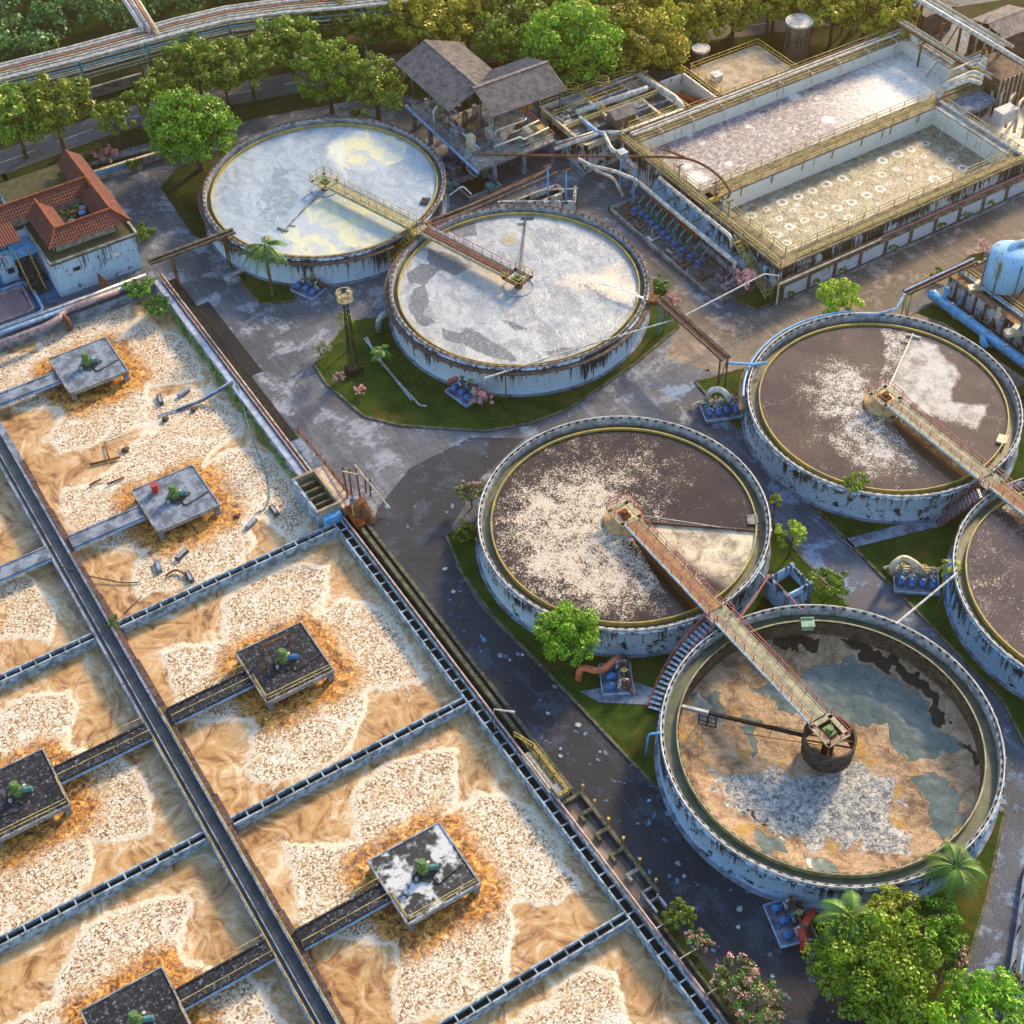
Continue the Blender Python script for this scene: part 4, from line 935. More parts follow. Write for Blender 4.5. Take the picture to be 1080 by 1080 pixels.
tree('small_tree', 'dense bright green tree at the lower left rim of the centre clarifier', 'tree', 3.4, 3.9, 85, 80, .30, lfbright, 18, .9, .2, crown_at(600,668,3.8))
tree('small_tree', 'low green tree on the lawn between the concrete inlet box and the road', 'tree', 2.3, 2.0, 40, 60, .28, lfround, 19, .6, .12, crown_at(874,618,2))
tree('large_tree', 'biggest bright green tree of the clump below the drained clarifier', 'tree', 4.9, 5.0, 150, 90, .34, lfbright, 20, .8, .35, crown_at(925,1022,5.0))
tree('large_tree', 'yellow green tree in the clump touching the lower rim of the drained clarifier', 'tree', 2.6, 4.2, 60, 80, .32, lflime, 21, .75, .25, crown_at(943,965,4.2))
tree('large_tree', 'darker green tree at the right of the clump below the drained clarifier', 'tree', 2.9, 4.0, 70, 80, .32, lfround, 22, .85, .25, crown_at(980,985,4.0))
tree('small_tree', 'emerald tree at the bottom edge of the photo beside the right hand lane', 'tree', 4.4, 4.2, 90, 80, .33, lfbright, 23, .7, .25, crown_at(1040,1078,4.2))
tree('flowering_shrub', 'large pink flowering shrub at the bottom beside the asphalt lane', 'shrub', 2.6, 2.0, 60, 60, .26, lfpink, 24, .75, .1, crown_at(800,1058,1.8), bloom=lfbloom)
tree('flowering_shrub', 'left pink flowering shrub just above the large one at the bottom edge', 'shrub', 2.1, 1.9, 50, 60, .26, lfpink, 25, .75, .1, crown_at(776,1036,1.8), bloom=lfbloom)
tree('flowering_shrub', 'small pink shrub below the green shrub at the end of the zigzag weir', 'shrub', 1.35, 1.4, 26, 55, .24, lfpink, 26, .8, .08, crown_at(735,992,1.3), bloom=lfbloom)
tree('green_shrub', 'small green shrub at the end of the zigzag weir', 'shrub', 1.45, 1.5, 26, 60, .26, lfolive, 27, .8, .08, crown_at(719,964,1.4))
tree('flowering_shrub', 'pink topped shrub against the left side of the centre clarifier', 'shrub', 1.6, 2.0, 28, 55, .26, lfpink, 28, .9, .08, crown_at(497,522,2), bloom=lfbloom)
tree('green_shrub', 'long dark green shrub strip left of the centre clarifier', 'shrub', 1.7, .8, 34, 60, .26, lfolive, 29, .5, .08, crown_at(494,562,.8))
tree('flowering_shrub', 'dark shrub with orange pink blossom at the right of the clump below the drained clarifier', 'shrub', 1.9, 2.2, 34, 60, .26, lfpink, 30, .9, .1, crown_at(1002,1015,2.2), bloom=lfbloom)
tree('frangipani', 'small pink frangipani in front of the pump skid on the middle lawn', 'shrub', 1.5, 1.9, 30, 22, .26, lfbloom, 31, .7, .08, crown_at(508,418,1.9))
tree('frangipani', 'pink blossoming tree at the foot of the yellow stair', 'shrub', 1.75, 2.3, 30, 26, .26, lfbloom, 32, .7, .1, crown_at(786,294,2.2))
tree('frangipani', 'pale pink frangipani beside the rusty pipe trestle right of the white foam clarifier', 'shrub', 1.3, 2.4, 22, 24, .26, lfbloom, 33, .6, .08, crown_at(707,318,2.2))
tree('frangipani', 'pale leafless looking frangipani beside the road near the blue tanks', 'shrub', 1.5, 2.0, 22, 18, .24, lfbloom, 34, .8, .08, crown_at(1038,262,2.0))
tree('frangipani', 'sparse pinkish shrub beside the highway above the tiled roof', 'shrub', 1.8, 1.5, 24, 26, .3, lfbloom, 35, .6, .08, crown_at(112,163,1.4))
tree('green_shrub', 'round dark bush in front of the painted boundary wall', 'shrub', 1.2, 1.0, 20, 60, .28, lfround, 36, .8, .08, crown_at(141,174,1))
tree('green_shrub', 'dark green hedge bush at the right end of the tiled roof house', 'shrub', 1.7, 1.3, 34, 60, .28, lfolive, 37, .8, .1, crown_at(152,246,1.3))
tree('green_shrub', 'bushy creeper mound on the corner of the debris basin wall', 'shrub', 2.3, .7, 46, 60, .26, lfmoss, 38, .42, .06, crown_at(144,303,.8))
tree('green_shrub', 'creeper mound hanging over the basin wall below the corner bush', 'shrub', 1.9, .6, 40, 60, .26, lfmoss, 39, .4, .06, crown_at(167,322,.6))
tree('green_shrub', 'small green tuft growing on the central channel of the lower basins', 'shrub', .8, .9, 16, 40, .24, lfmoss, 40, .5, .04, (at(119,658,.6)[0], at(119,658,.6)[1], .1), limbs=3)
tree('green_shrub', 'small lime bush growing in front of the blue house wall', 'shrub', .9, 1.3, 16, 40, .26, lflime, 41, .9, .05, crown_at(66,298,1.2))
tree('green_shrub', 'grass green bush on the bank right of the white foam clarifier', 'shrub', 1.5, .8, 24, 50, .26, lfmoss, 42, .6, .05, crown_at(694,300,.8))
tree('green_shrub', 'small yellow green bush left of the blue tank at the roadside', 'shrub', 1.2, .9, 20, 50, .26, lfolive, 43, .7, .05, crown_at(1023,284,.8))
tree('green_shrub', 'low dark bush under the right hand pipe trestle', 'shrub', 1.2, .7, 20, 50, .26, lfolive, 44, .6, .05, crown_at(990,290,.7))
tree('frangipani', 'whitish sparse shrub at the left corner of the middle lawn', 'shrub', 1.5, 1.3, 24, 22, .26, leaf_mat('whitish_leaf', (.22,.24,.12), (.42,.40,.26)), 45, .6, .08, crown_at(339,368,1.3))
tree('frangipani', 'small pale flowering shrub near the kerb of the middle lawn, nearest the tower lamp', 'shrub', .9, .9, 16, 20, .24, lfbloom, 46, .6, .05, crown_at(358,398,.8))
tree('frangipani', 'small whitish shrub below the pale one along the kerb of the middle lawn', 'shrub', .9, .8, 14, 18, .22, lfbloom, 47, .6, .05, crown_at(380,412,.8))
tree('small_tree', 'spindly yellow green tree by the right rim of the centre clarifier', 'tree', 1.9, 3.0, 30, 40, .30, lflime, 48, .7, .10, crown_at(836,566,2.8), limbs=9)
tree('small_tree', 'small sapling standing just above the spindly tree at the rim of the centre clarifier', 'tree', .9, 3.4, 12, 40, .28, lflime, 49, .7, .08, crown_at(818,528,3.4))
tree('small_tree', 'thin leaning sapling with a leafy tip beside the lower rim of the right hand clarifier', 'tree', 1.5, 4.0, 24, 36, .28, lfbright, 50, .6, .08, crown_at(903,510,4.0))

# roadside rows and woods
PR = {}
for k_, (R_, hz, n, per, lsz, lm, flat) in {'olive': (4.1,4.8,60,70,.45,lfolive,.75), 'small': (2.8,3.8,38,60,.42,lfolive,.75), 'gold': (4.6,5.0,70,70,.5,lfgold,.75)}.items():
    PR[k_] = [tree('street_tree', 'x', 'tree', R_, hz, n, per, lsz, lm, 60+i*7+len(PR)*3, flat, .2) for i in range(2)]
rows = [('gold' if px > 600 else 'olive', px, 26+8*math.sin(px*1.3), .88, None) for px in range(425, 720, 34)]
rows += [('gold', px, -6+5*math.sin(px*.9), .95, None) for px in range(440, 920, 42)]
rows += [('olive',14,122,1.15,'olive roadside tree cut by the left edge of the photo'),('olive',56,116,1.2,'second olive roadside tree from the left, above the tiled roof'),('small',117,118,.95,'slim roadside tree between the second olive one and the round tree'),
 ('small',152,96,1.0,'slim roadside tree just above left of the big round tree'),('olive',205,62,.95,'golden olive roadside tree above the big round tree'),('olive',262,66,1.0,'roadside tree standing on the highway verge between the round tree and the clarifier trees'),
 ('olive',305,44,1.0,'roadside tree left behind the tall bright green tree'),('gold',440,18,1.05,None),('olive',395,28,.9,None),('olive',360,14,1.0,None),('olive',330,20,.9,None),('gold',465,38,.9,None),('gold',725,22,.9,None),('gold',655,30,.9,None),('olive',180,80,.8,None),('olive',235,80,.9,None),('gold',480,20,1.0,None),('gold',505,12,.95,None),('olive',555,10,1.0,None),('olive',640,6,1.0,None),('gold',670,10,1.05,None),
 ('gold',700,2,.9,None),('gold',745,4,1.0,None),('gold',775,14,.85,None),('gold',812,2,.85,None),('gold',880,10,1.0,None),('gold',915,4,1.0,None),('gold',935,22,.85,None),('olive',425,-14,1.1,None),('gold',600,-20,1.1,None),('gold',760,-30,1.1,None),('gold',860,-26,1.1,None)]
usedP = set()
for i, (k_, px, py, sc_, lb) in enumerate(rows):
    sc_ *= 1.22
    pr = PR[k_][i % 2]; c = crown_at(px, py, 4.8*sc_); rz = i*1.7
    lb = lb or 'hazy golden green tree in the roadside row along the top of the photo'; gr = 'trees along the highway'
    if id(pr) not in usedP: usedP.add(id(pr)); pr.location = c; pr.rotation_euler = (0,0,rz); pr.scale = (sc_,)*3; pr['label'] = lb; pr['group'] = gr
    else: dup(pr, c, rz, sc_, lb, gr)
for x in [o for o in bpy.data.objects if o.get('label') == 'x']: x['label'] = 'spare'
# dense wood beyond the pipe bridge: nobody could count it
cs = []; rr = []; rg = np.random.default_rng(5)
for X0 in np.arange(-60, 190, 5.2):
    for Y0 in np.arange(150, 330, 5.2):
        X = X0+rg.uniform(-2.2,2.2); Y = Y0+rg.uniform(-2.2,2.2); px, py = proj(X, Y, 0)
        lim = 103-.34*px if px < 150 else (48-.20*(px-150) if px < 380 else 4)
        if py > lim or py < -170 or px < -260 or px > 930: continue
        Rt = rg.uniform(2.8, 4.4); h = rg.uniform(3.5, 6.5)
        for q in range(8):
            d = rg.normal(size=3); d /= np.linalg.norm(d); d[2] = abs(d[2])*.8; cs.append((X+d[0]*Rt*.75, Y+d[1]*Rt*.75, h+d[2]*Rt*.6-1)); rr.append(Rt*.42)
me = leaf_mesh('wood', cs, 40, .7, lfdark, rr, 3); o = bpy.data.objects.new('wood', me); col.objects.link(o); o['kind'] = 'stuff'; tag(o, 'dense dark green wood beyond the elevated pipe bridge', 'wood')
# creeper strip along the debris basin
cs = []; rr = []
for i in range(260):
    y = rg.uniform(111.5, 147) if i % 3 else rg.uniform(120, 147); cs.append((38.85+rg.uniform(-.22,.12) if i % 4 else 39.55, y, rg.uniform(-.55,.35))); rr.append(rg.uniform(.2,.42))
me = leaf_mesh('creeper', cs, 26, .2, lfmoss, rr, 8); o = bpy.data.objects.new('creeper', me); col.objects.link(o); o['kind'] = 'stuff'; tag(o, 'green creeper hanging along the east wall of the debris basin', 'creeper')

def palm(label, loc, h, n, L_, seed, trunk=.16, droop=1.0, lm=lfpalm, lean=.3, arch=.5):
    t = thing('palm_tree', label, 'palm', loc); x, y, _ = loc; rg = random.Random(seed)
    s = MB(); s.tube([(x,y,-.1),(x+lean*.3,y,h*.4),(x+lean,y,h)], trunk*1.3, 8, trunk*.8); s.build('trunk', mtrunk if h > 3 else mconc, t)
    for i in range(n):
        a = 2*math.pi*i/n + rg.uniform(-.2,.2); el = rg.uniform(.1,1.0); s = MB(); pts = []
        for j in range(9):
            k = j/8; r_ = L_*k*(1-.15*el*k); z = h + L_*(arch*el*k*1.4 - droop*.75*k*k*(1.1-.3*el)); pts.append(Vector((x+lean+r_*math.cos(a), y+r_*math.sin(a), z)))
        side = Vector((-math.sin(a), math.cos(a), 0))
        for j in range(20):
            k = .14+.85*j/19; q = k*8; i0 = min(7, int(q)); p = pts[i0].lerp(pts[i0+1], q-i0); fw = (pts[i0+1]-pts[i0]).normalized(); w = L_*.25*math.sin(math.pi*min(1, k*.93+.07))**.7
            for sg in (1,-1):
                tip = p + side*sg*w + fw*w*.55 + Vector((0,0,-w*.45)); s.add([p-fw*.07, p+fw*.07, tip], [(0,1,2)])
        s.tube(pts, .045, 4, .012)
        o = s.build('frond', lm, t)
        ca = o.data.color_attributes.new('leaf', 'FLOAT_COLOR', 'POINT'); q = rg.random(); ca.data.foreach_set('color', [c_ for _ in o.data.vertices for c_ in (q, .2, 0, 1)])
    return t
palm('grey trunked palm on the small lawn in front of the pale grey clarifier', (*at(288,312,0),0), 7.6, 16, 3.2, 1, .18, 1.3, lean=.0)
palm('young bright palm on the middle lawn beside the parallel blue pipes', crown_at(401,369,2.6), 2.6, 11, 1.5, 2, .08, 1.1, lm=lfmoss, lean=0)
palm('palm with feathery crown between the drained clarifier and the right hand lane', crown_at(1009,914,6.6), 6.6, 15, 3.1, 3, .2, 1.35, lean=0)
palm('large drooping palm at the left of the clump below the drained clarifier', crown_at(899,968,6.6), 6.6, 18, 3.3, 4, .22, 1.2, lean=0)
palm('young plant with a leaning pole at the left rim of the cut off clarifier', crown_at(1004,596,3.6), 3.6, 10, 1.3, 5, .06, 1.0, lm=lflime, lean=0)
palm('bare palm with sparse crown beside the lamp tower', crown_at(363,332,5.4), 5.4, 7, 1.2, 6, .13, 1.6, lm=lfolive, lean=0)

# ------------------------------------------------------------------ rectangular treatment basins (upper right)
t = thing('rectangular_basin', 'large twin rectangular concrete basin with yellow railed walkways, upper right', 'treatment basin', (102, 108, 0))
ZD = 4.5
for (a, b, c_, d_) in ((101.9,102.3,108.0,141.4),(102.3,142.4,108.0,108.4),(102.3,151.6,141.0,141.4),(151.6,152.0,125.2,141.4),(142.0,142.4,108.4,125.2)):
    s = MB(); s.box(a, b, c_, d_, 0, ZD-.25); s.build('outer_wall', mwallR, t)
for (a, b, c_, d_) in ((102.9,149.8,139.2,139.5),(102.8,103.1,125.9,139.2),(149.5,149.8,125.9,139.2),(103.1,149.5,125.7,126.0),(103.9,141.2,123.4,123.7),(103.9,104.2,109.9,123.4),(141.0,141.3,109.9,123.4),(104.2,141.0,109.6,109.9)):
    s = MB(); s.box(a, b, c_, d_, 0, ZD-.24); s.build('inner_wall', mwallI, t)
mwk = M('brownish_walkway', (.28,.22,.13), (.14,.105,.065), .7, .8, 6, c3=(.40,.34,.20))
mwkp = M('pale_walkway', (.46,.45,.42), (.25,.24,.22), .7, .8, 6, c3=(.12,.10,.08))
for (a, b, c_, d_, m_) in ((101.7,103.3,125.0,141.6,mwk),(103.3,150.2,139.3,141.6,mwk),(103.3,150.0,123.6,125.9,mwk),(101.7,104.1,107.8,125.0,mwk),(104.1,142.6,107.8,109.8,mwk),(141.0,142.6,109.8,123.6,mwkp),(149.5,152.1,125.9,139.3,mwkp)):
    s = MB(); s.box(a, b, c_, d_, ZD-.25, ZD); s.build('walkway', m_, t)
rl = [[(101.8,107.9,ZD),(101.8,141.5,ZD)],[(101.8,107.9,ZD),(142.5,107.9,ZD)],[(104.05,109.75,ZD),(140.9,109.75,ZD)],[(104.05,109.75,ZD),(104.05,123.6,ZD)],[(104.1,123.7,ZD),(141,123.7,ZD)],[(103.3,125.8,ZD),(149.5,125.8,ZD)],[(103.2,126,ZD),(103.2,139.2,ZD)],[(103.3,139.4,ZD),(149.5,139.4,ZD)],[(101.8,141.5,ZD),(152,141.5,ZD)],[(142.5,108,ZD),(142.5,123,ZD)]]
for q in rl: s = MB(); s.rail(q, 1.0, 2.4, .038, 2); s.build('railing', myel2, t)
for q, r_, m_ in (([(103,140.3,5.0),(151.5,140.3,5.0)],.17,mwhite), ([(103,140.9,5.0),(152,140.9,5.0)],.17,mwhite), ([(102.5,141.15,5.2),(152,141.15,5.2)],.08,mrust), ([(105,108.35,4.75),(142,108.35,4.75)],.10,myel2), ([(105,124.9,4.7),(149,124.9,4.7)],.10,myel2), ([(102.4,109,4.7),(102.4,140,4.7)],.10,myel2), ([(142.2,109,4.75),(142.2,124,4.75)],.2,mwhite), ([(150.6,126,4.8),(150.6,139.5,4.8)],.18,mwhite)):
    s = MB(); s.tube(q, r_, 8); s.build('pipe', m_, t)
for i in range(9):
    x = 107+i*5.1; s = MB(); s.tube([(x,140.3,4.9),(x,138.95,4.9),(x,138.9,3.2)], .07, 6); s.build('drop_pipe', mwhite, t)
for i in range(7): x = 108+i*5; s = MB(); s.tube([(x,123.3,4.6),(x-.1,123.3,3.4)], .06, 6); s.build('drop_pipe', mrust, t)
for (x0_,y0_,x1_,y1_) in ((140.7,121,139.4,120.6),(140.7,117,139.6,116.6),(140.7,112.6,139.4,112.4)):
    s = MB(); s.tube([(x0_,y0_,4.4),(x1_,y1_,1.3)], .07, 6); s.build('drop_pipe', mwhite, t)

def rt_mat(name, a, b, c_, d_, dist, sc_):
    t_ = NT(name); v = t_.obj(); r, g_, bb = t_.attr()
    n = t_.noise(v, sc_, 6, .72, dist); m_ = t_.noise(v, sc_*.25, 4, .65, .5); f = t_.noise(v, sc_*4, 3, .7)
    c = t_.ramp(t_.math('ADD', t_.math('MULTIPLY', n, .7), t_.math('MULTIPLY', f, .3)), [(.40, a), (.47, b), (.53, c_), (.62, d_)])
    c = t_.mix(t_.mrange(m_, .4, .65, 0, .4), c, b)
    c = t_.mix(t_.math('MULTIPLY', r, t_.mrange(n, .30, .55, .35, 1)), c, (.85,.84,.80))
    c = t_.mix(g_, c, (.10,.085,.05))
    return t_.fin(c, .35, t_.bump(t_.math('ADD', n, f), .7, .2))
mpur = rt_mat('purple_grey_foam', (.05,.04,.055), (.19,.16,.19), (.34,.31,.35), (.66,.64,.68), .9, 1.6)
moli = rt_mat('olive_scum', (.05,.045,.03), (.17,.155,.105), (.27,.25,.18), (.44,.42,.34), .7, .9)
mbrn = rt_mat('brown_foam', (.14,.10,.06), (.28,.2,.13), (.40,.31,.22), (.6,.5,.4), .6, .8)
def spots(X, Y, L, r, soft): return np.maximum.reduce([sst(r*k, r*k*soft, np.hypot(X-x, Y-y)) for x, y, k in L])
def fN(X, Y):
    wx = (fbm(X*.35, Y*.35, 4, 2)-.5)*3; L = [(*at(px, py, 2.6), k) for px, py, k in ((735,187,1.6),(724,175,.8),(837,102,1.0),(742,150,.5),(790,133,.5),(770,172,.6),(875,126,1.0),(725,142,.7),(657+66,130,.3))]
    w = spots(X+wx*.35, Y, L, 1.3, .3)
    fl = sst(20, 1, np.hypot((X-147+wx), (Y-130)*1.1)) ; fl2 = blob(X, Y, [(128,128),(138,127.5),(146,128),(148,133),(140,137),(130,134)], 2.5, 2.2)*.35
    return [np.clip(w*.9+fl**2*1.7+fl2, 0, 1), X*0, X*0]
o = field_mesh('basin_water', np.arange(103.0, 149.7, .2), np.arange(125.9, 139.4, .2), 2.5, fN, mpur, height=lambda X, Y: .16*fbm(X*1.2, Y*1.2, 3, 2)); struct(o)
ringpx = [(931,169,1.2),(947,162.5,1.2),(961,157,1),(872,194,1.1),(888,188,1.1),(857,201,1.0),(842,207,1.0),(825,213,1.2),(930,184,1.0),(945,178,.7),(959,187.5,.6),(974,165,.6),(1002,168,.9),(1015,177,1.1),(986,189,1.3),(1001,183,.6),(988,174.5,.5),(928,199,1.1),(914.5,205.5,1.1),(898,213,1.1),(883,219,1.1),(866,226,1.2),(848.6,232,.8),(833,239,1.1),(818,247,1.15),(792.5,227,1.1),(808,220,.7),(895,229,.9),(830,256,.8),(836,222,.6),(822,230,.7),(976,151,.9),(840,216,.5),(905,193,.6),(860,214,.5),(938,193,.5),(968,176,.6),(1020,189,.7)]
rpts = [(*at(px, py, 1.9), k*.8) for px, py, k in ringpx]
def fS(X, Y):
    w = np.zeros(X.shape); h = np.zeros(X.shape); nz = (fbm(X*1.3, Y*1.3, 3, 3)-.5)*.5
    for x, y, k in rpts:
        d = np.hypot(X-x, (Y-y)); R1 = .62*k; w = np.maximum(w, (.45+.55*fbm(X*.5,Y*.5,2,7)*1.6).clip(0,1)*np.exp(-((d-R1+nz*.6)/(.17*max(k,.6)))**2)*1.0); h = np.maximum(h, np.exp(-(d/(.24*k))**2))
    return [np.clip(w, 0, 1)*(1-h), h*.9, X*0]
o = field_mesh('basin_water', np.arange(104.1, 141.2, .16), np.arange(109.8, 123.6, .16), 1.85, fS, moli, height=lambda X, Y: .06*fbm(X, Y, 3, 2)); struct(o)
def fSE(X, Y): return [np.clip(sst(13, 2, np.hypot(X-149, Y-119)+(fbm(X*.3,Y*.3,4,1)-.5)*8)*.8, 0, 1), X*0, X*0]
o = field_mesh('basin_water', np.arange(142.6, 178, .25), np.arange(108.6, 124.6, .25), .9, fSE, mbrn); struct(o)
t = thing('rectangular_basin', 'foamy brown basin running out of the photo right of the twin basins', 'treatment basin', (160, 108, 0))
for (a, b, c_, d_) in ((142.5,178.4,108.0,108.5),(178.0,178.4,108.5,125.2),(142.5,178.4,124.7,125.2)):
    s = MB(); s.box(a, b, c_, d_, 0, 4.2); s.build('wall', mwallR, t)
s = MB(); s.rail([(143,108.2,4.2),(178,108.2,4.2)], 1.0, 2.4, .038, 2); s.build('railing', myel2, t)

# panelled retaining wall with planter along the south side
t = thing('panel_wall', 'pale panelled wall with blackened piers along the dusty road, right of the yellow stair', 'wall', (101, 106.8, 0))
for i in range(18):
    x = 101.6+i*4.1; s = MB(); s.box(x+.2, x+3.9, 106.85, 107.05, .35, 2.3); s.build('panel', mwallP, t)
    s = MB(); s.box(x-.22, x+.22, 106.7, 107.15, 0, 2.5); s.build('pier', mrimr, t)
s = MB(); s.box(101.2, 175.5, 106.62, 107.2, 2.5, 2.78); s.build('coping', M('brown_coping', (.20,.14,.08), (.08,.06,.04), .8, .8, 6, c3=(.42,.36,.26)), t)
s = MB(); s.box(101.2, 175.5, 106.4, 106.62, 0, .35); s.build('plinth', mconc, t)
s = MB(); s.box(101.3, 175.5, 107.2, 108.0, 0, 2.2); s.build('planter_bed', mscrub, t)
for i in (0,1,2,4,6,7,8,10,11,12): 
    x = 102.8+i*4.1; cs, rr = crown_centers(.75, .9, 12, i+80, .6); me = leaf_mesh('hedge', cs, 34, .24, lfolive, rr, i); o = bpy.data.objects.new('wall_bush', me); col.objects.link(o); o.location = (x, 106.55, .1)
    tag(o, 'small dark bush growing against the pale panelled wall by the dusty road', 'bush', 'bushes along the panelled wall')
s = MB(); s.tube([(117,107.5,2.55),(176,107.5,2.55)], .24, 10); tag(s.build('red_pipe', M('faded_red_pipe', (.50,.10,.09), (.42,.22,.18), .8, .5)), 'long faded red pipe lying on the panelled wall top', 'pipe')
t = thing('pipe_trough', 'rusty orange pipe tray on the panelled wall left of the two workers', 'pipe tray', (101, 107, 0))
s = MB(); s.box(100.9,117,107.25,107.75,2.5,2.72); s.build('tray', M('orange_rust', (.36,.19,.07), (.22,.11,.05), 1), t)
s = MB(); s.tube([(100.9,106.8,0),(100.9,106.8,3.1),(117,106.8,3.1)], .13, 8); s.build('pipe', mcream, t)

# people: one bending at the red pipe, one leaning behind
def person(label, px, py, z, rz, shirt, bend=.9, sc_=1.0):
    t = thing('person', label, 'person', (*at(px, py, z), z)); 
    vs = [(0,0,.92),(0,.12,.92),(0,-.12,.92),(.02,.14,.50),(.02,-.14,.50),(-.02,.15,.06),(-.02,-.15,.06),(.12,.15,.03),(.12,-.15,.03)]
    cb, sb = math.cos(bend), math.sin(bend); tp = lambda l, y: (l*sb, y, .92+l*cb)
    vs += [tp(.25,0), tp(.48,0), tp(.50,.19), tp(.50,-.19), (tp(.50,.19)[0]+.12,.21,tp(.50,.19)[2]-.24), (tp(.50,-.19)[0]+.12,-.21,tp(.5,-.19)[2]-.24), (tp(.50,.19)[0]+.26,.16,tp(.50,.19)[2]-.45), (tp(.50,-.19)[0]+.26,-.16,tp(.5,-.19)[2]-.45), tp(.60,0), tp(.74,0)]
    es = [(0,1),(0,2),(1,3),(2,4),(3,5),(4,6),(5,7),(6,8),(0,9),(9,10),(10,11),(10,12),(11,13),(12,14),(13,15),(14,16),(10,17),(17,18)]
    rad = [.14,.10,.10,.075,.075,.05,.05,.04,.04,.15,.14,.07,.07,.05,.05,.035,.035,.055,.10]
    me = bpy.data.meshes.new('body'); me.from_pydata(vs, es, []); o = bpy.data.objects.new('body', me); col.objects.link(o); o.parent = t; me.materials.append(mskin)
    md = o.modifiers.new('skin', 'SKIN'); 
    for i, v in enumerate(me.skin_vertices[0].data if me.skin_vertices else []): v.radius = (rad[i], rad[i])
    if not me.skin_vertices:
        pass
    sub = o.modifiers.new('sub', 'SUBSURF'); sub.levels = 1; sub.render_levels = 2
    def shell(name, pts, r, m_):
        s = MB(); s.tube(pts, r[0], 10, r[1]); k = s.build(name, m_); k.parent = t
    s = MB(); s.tube([tp(-.04,0), tp(.25,0), tp(.52,0)], .165, 12, .175); s.ball(tp(.50,.15), .10); s.ball(tp(.50,-.15), .10)
    for y in (.19,-.19): s.tube([tp(.5,y), (tp(.50,y)[0]+.12,y*1.1,tp(.50,y)[2]-.22)], .08, 8, .065)
    k = s.build('shirt', shirt); k.parent = t
    s = MB(); s.tube([(0,0,.80),(0,0,.98)], .17, 12)
    for y in (.1,-.1): s.tube([(0,y,.86),(.02,y*1.3,.50),(-.02,y*1.5,.10)], .11, 8, .07)
    k = s.build('trousers', mtrous); k.parent = t
    s = MB(); s.ball((tp(.76,0)[0]-.02,0,tp(.76,0)[2]+.03), .115, 12); k = s.build('hair', mblack); k.parent = t
    t.rotation_euler = (0,0,rz); t.scale = (sc_,)*3; return t
person('person in a pale blue shirt bending over the left end of the red pipe', 903, 256, 2.75, R(150), mshirt, 1.0)
person('person in a reddish brown shirt leaning over the yellow railing', 894, 250, 3.0, R(200), mshirt2, .9)

# ---- west side of the twin basin: gallery with pipes and pump row
t = thing('gallery', 'sunken pale blue gallery wall below the left walkway of the twin basin', 'gallery', (100, 112, 0))
s = MB(); s.box(101.45, 101.85, 109.5, 133.5, 0, 3.3); s.build('wall', mwallE, t)
s = MB(); s.box(94.9, 95.2, 113.5, 134, 0, .5); s.box(94.9, 99.5, 133.7, 134, 0, .5); s.build('kerb', mconc, t)
s = MB(); s.box(95.2, 101.45, 110.5, 133.7, 0, .12); s.build('base_slab', M('oily_slab', (.06,.055,.05), (.14,.135,.13), .7, .7, 6, c3=(.30,.34,.40)), t)
for i in range(8):
    y = 112+i*2.7; s = MB(); s.bar((99.4,y,.1),(99.4,y,2.9),.14); s.bar((99.4,y,2.9),(101.5,y,2.9),.14); s.build('pipe_support', mteal if i % 2 else mgreen, t)
pipes = [(([(99.3,133.5,2.9),(99.3,113,2.9)]), .30, mwhite, 'long white pipe on supports above the pump row'), (([(101.0,131.5,4.1),(101.0,116.4,4.1),(100.8,115.9,3.0)]), .26, mwhite, 'white pipe along the top of the pale blue gallery wall'),
 (([(100.5,132.5,.75),(100.5,122,.75)]), .42, mrustred, 'thick red oxide pipe lying in the gallery beside the pump row'), (([(100.0,121,.6),(100.0,111.5,.6)]), .38, mpink, 'thick pale pipe in the lower end of the gallery'),
 (([(98.9,134.5,1.0),(98.9,133,3.6),(97,136,4.2),(95.2,138.5,4.2),(95.2,141.5,3.6)]), .24, mwhite, 'white pipe bending from the gallery up to the tank deck'), (([(97.8,134.8,.6),(97.8,137,2.2),(96.6,139.5,2.4),(97,142,2.2)]), .2, mcream, 'cream pipe bending below the white one towards the tank deck'),
 (([(98.9,113,2.9),(98.6,112.5,2.9),(98.6,112.2,1.2),(97.2,112.2,1.2)]), .22, mpink, 'short curved end of the long white pipe near the pink blossoming tree')]
for q, r_, m_, lb in pipes: s = MB(); s.tube(fillet(q, .8), r_, 10); tag(s.build('pipe', m_, smooth=True), lb, 'pipe')
def pump(px, py, label, z=.5, group='row of pumps along the gallery'):
    x, y = at(px, py, z+.25); t = thing('pump', label, 'pump', (x, y, .12), group)
    s = MB(); s.box(x-.75,x+.75,y-.42,y+.42,.12,.32); s.build('plinth', mconc_b, t)
    s = MB(); s.tube([(x-.72,y,.72),(x-.1,y,.72)], .33, 12); s.build('motor', mblue, t, True)
    s = MB(); s.tube([(x+.15,y,.72),(x+.42,y,.72)], .40, 12); s.tube([(x+.3,y,.8),(x+.3,y,1.6),(x+1.2,y,2.3)], .12, 8); s.build('casing', mteal, t)
    return t
pz = [(671.7,220),(679,224),(685,228),(690,234),(695.5,239),(702,245),(707.5,250),(714.5,256),(721.7,262),(730.5,269),(738.8,275)]
wd = ['topmost','second','third','fourth','fifth','sixth','seventh','eighth','ninth','tenth','lowest']
for (px, py), w_ in zip(pz, wd): pump(px, py, w_+' blue motor pump from the top of the row beside the gallery')
rg_ = random.Random(4)
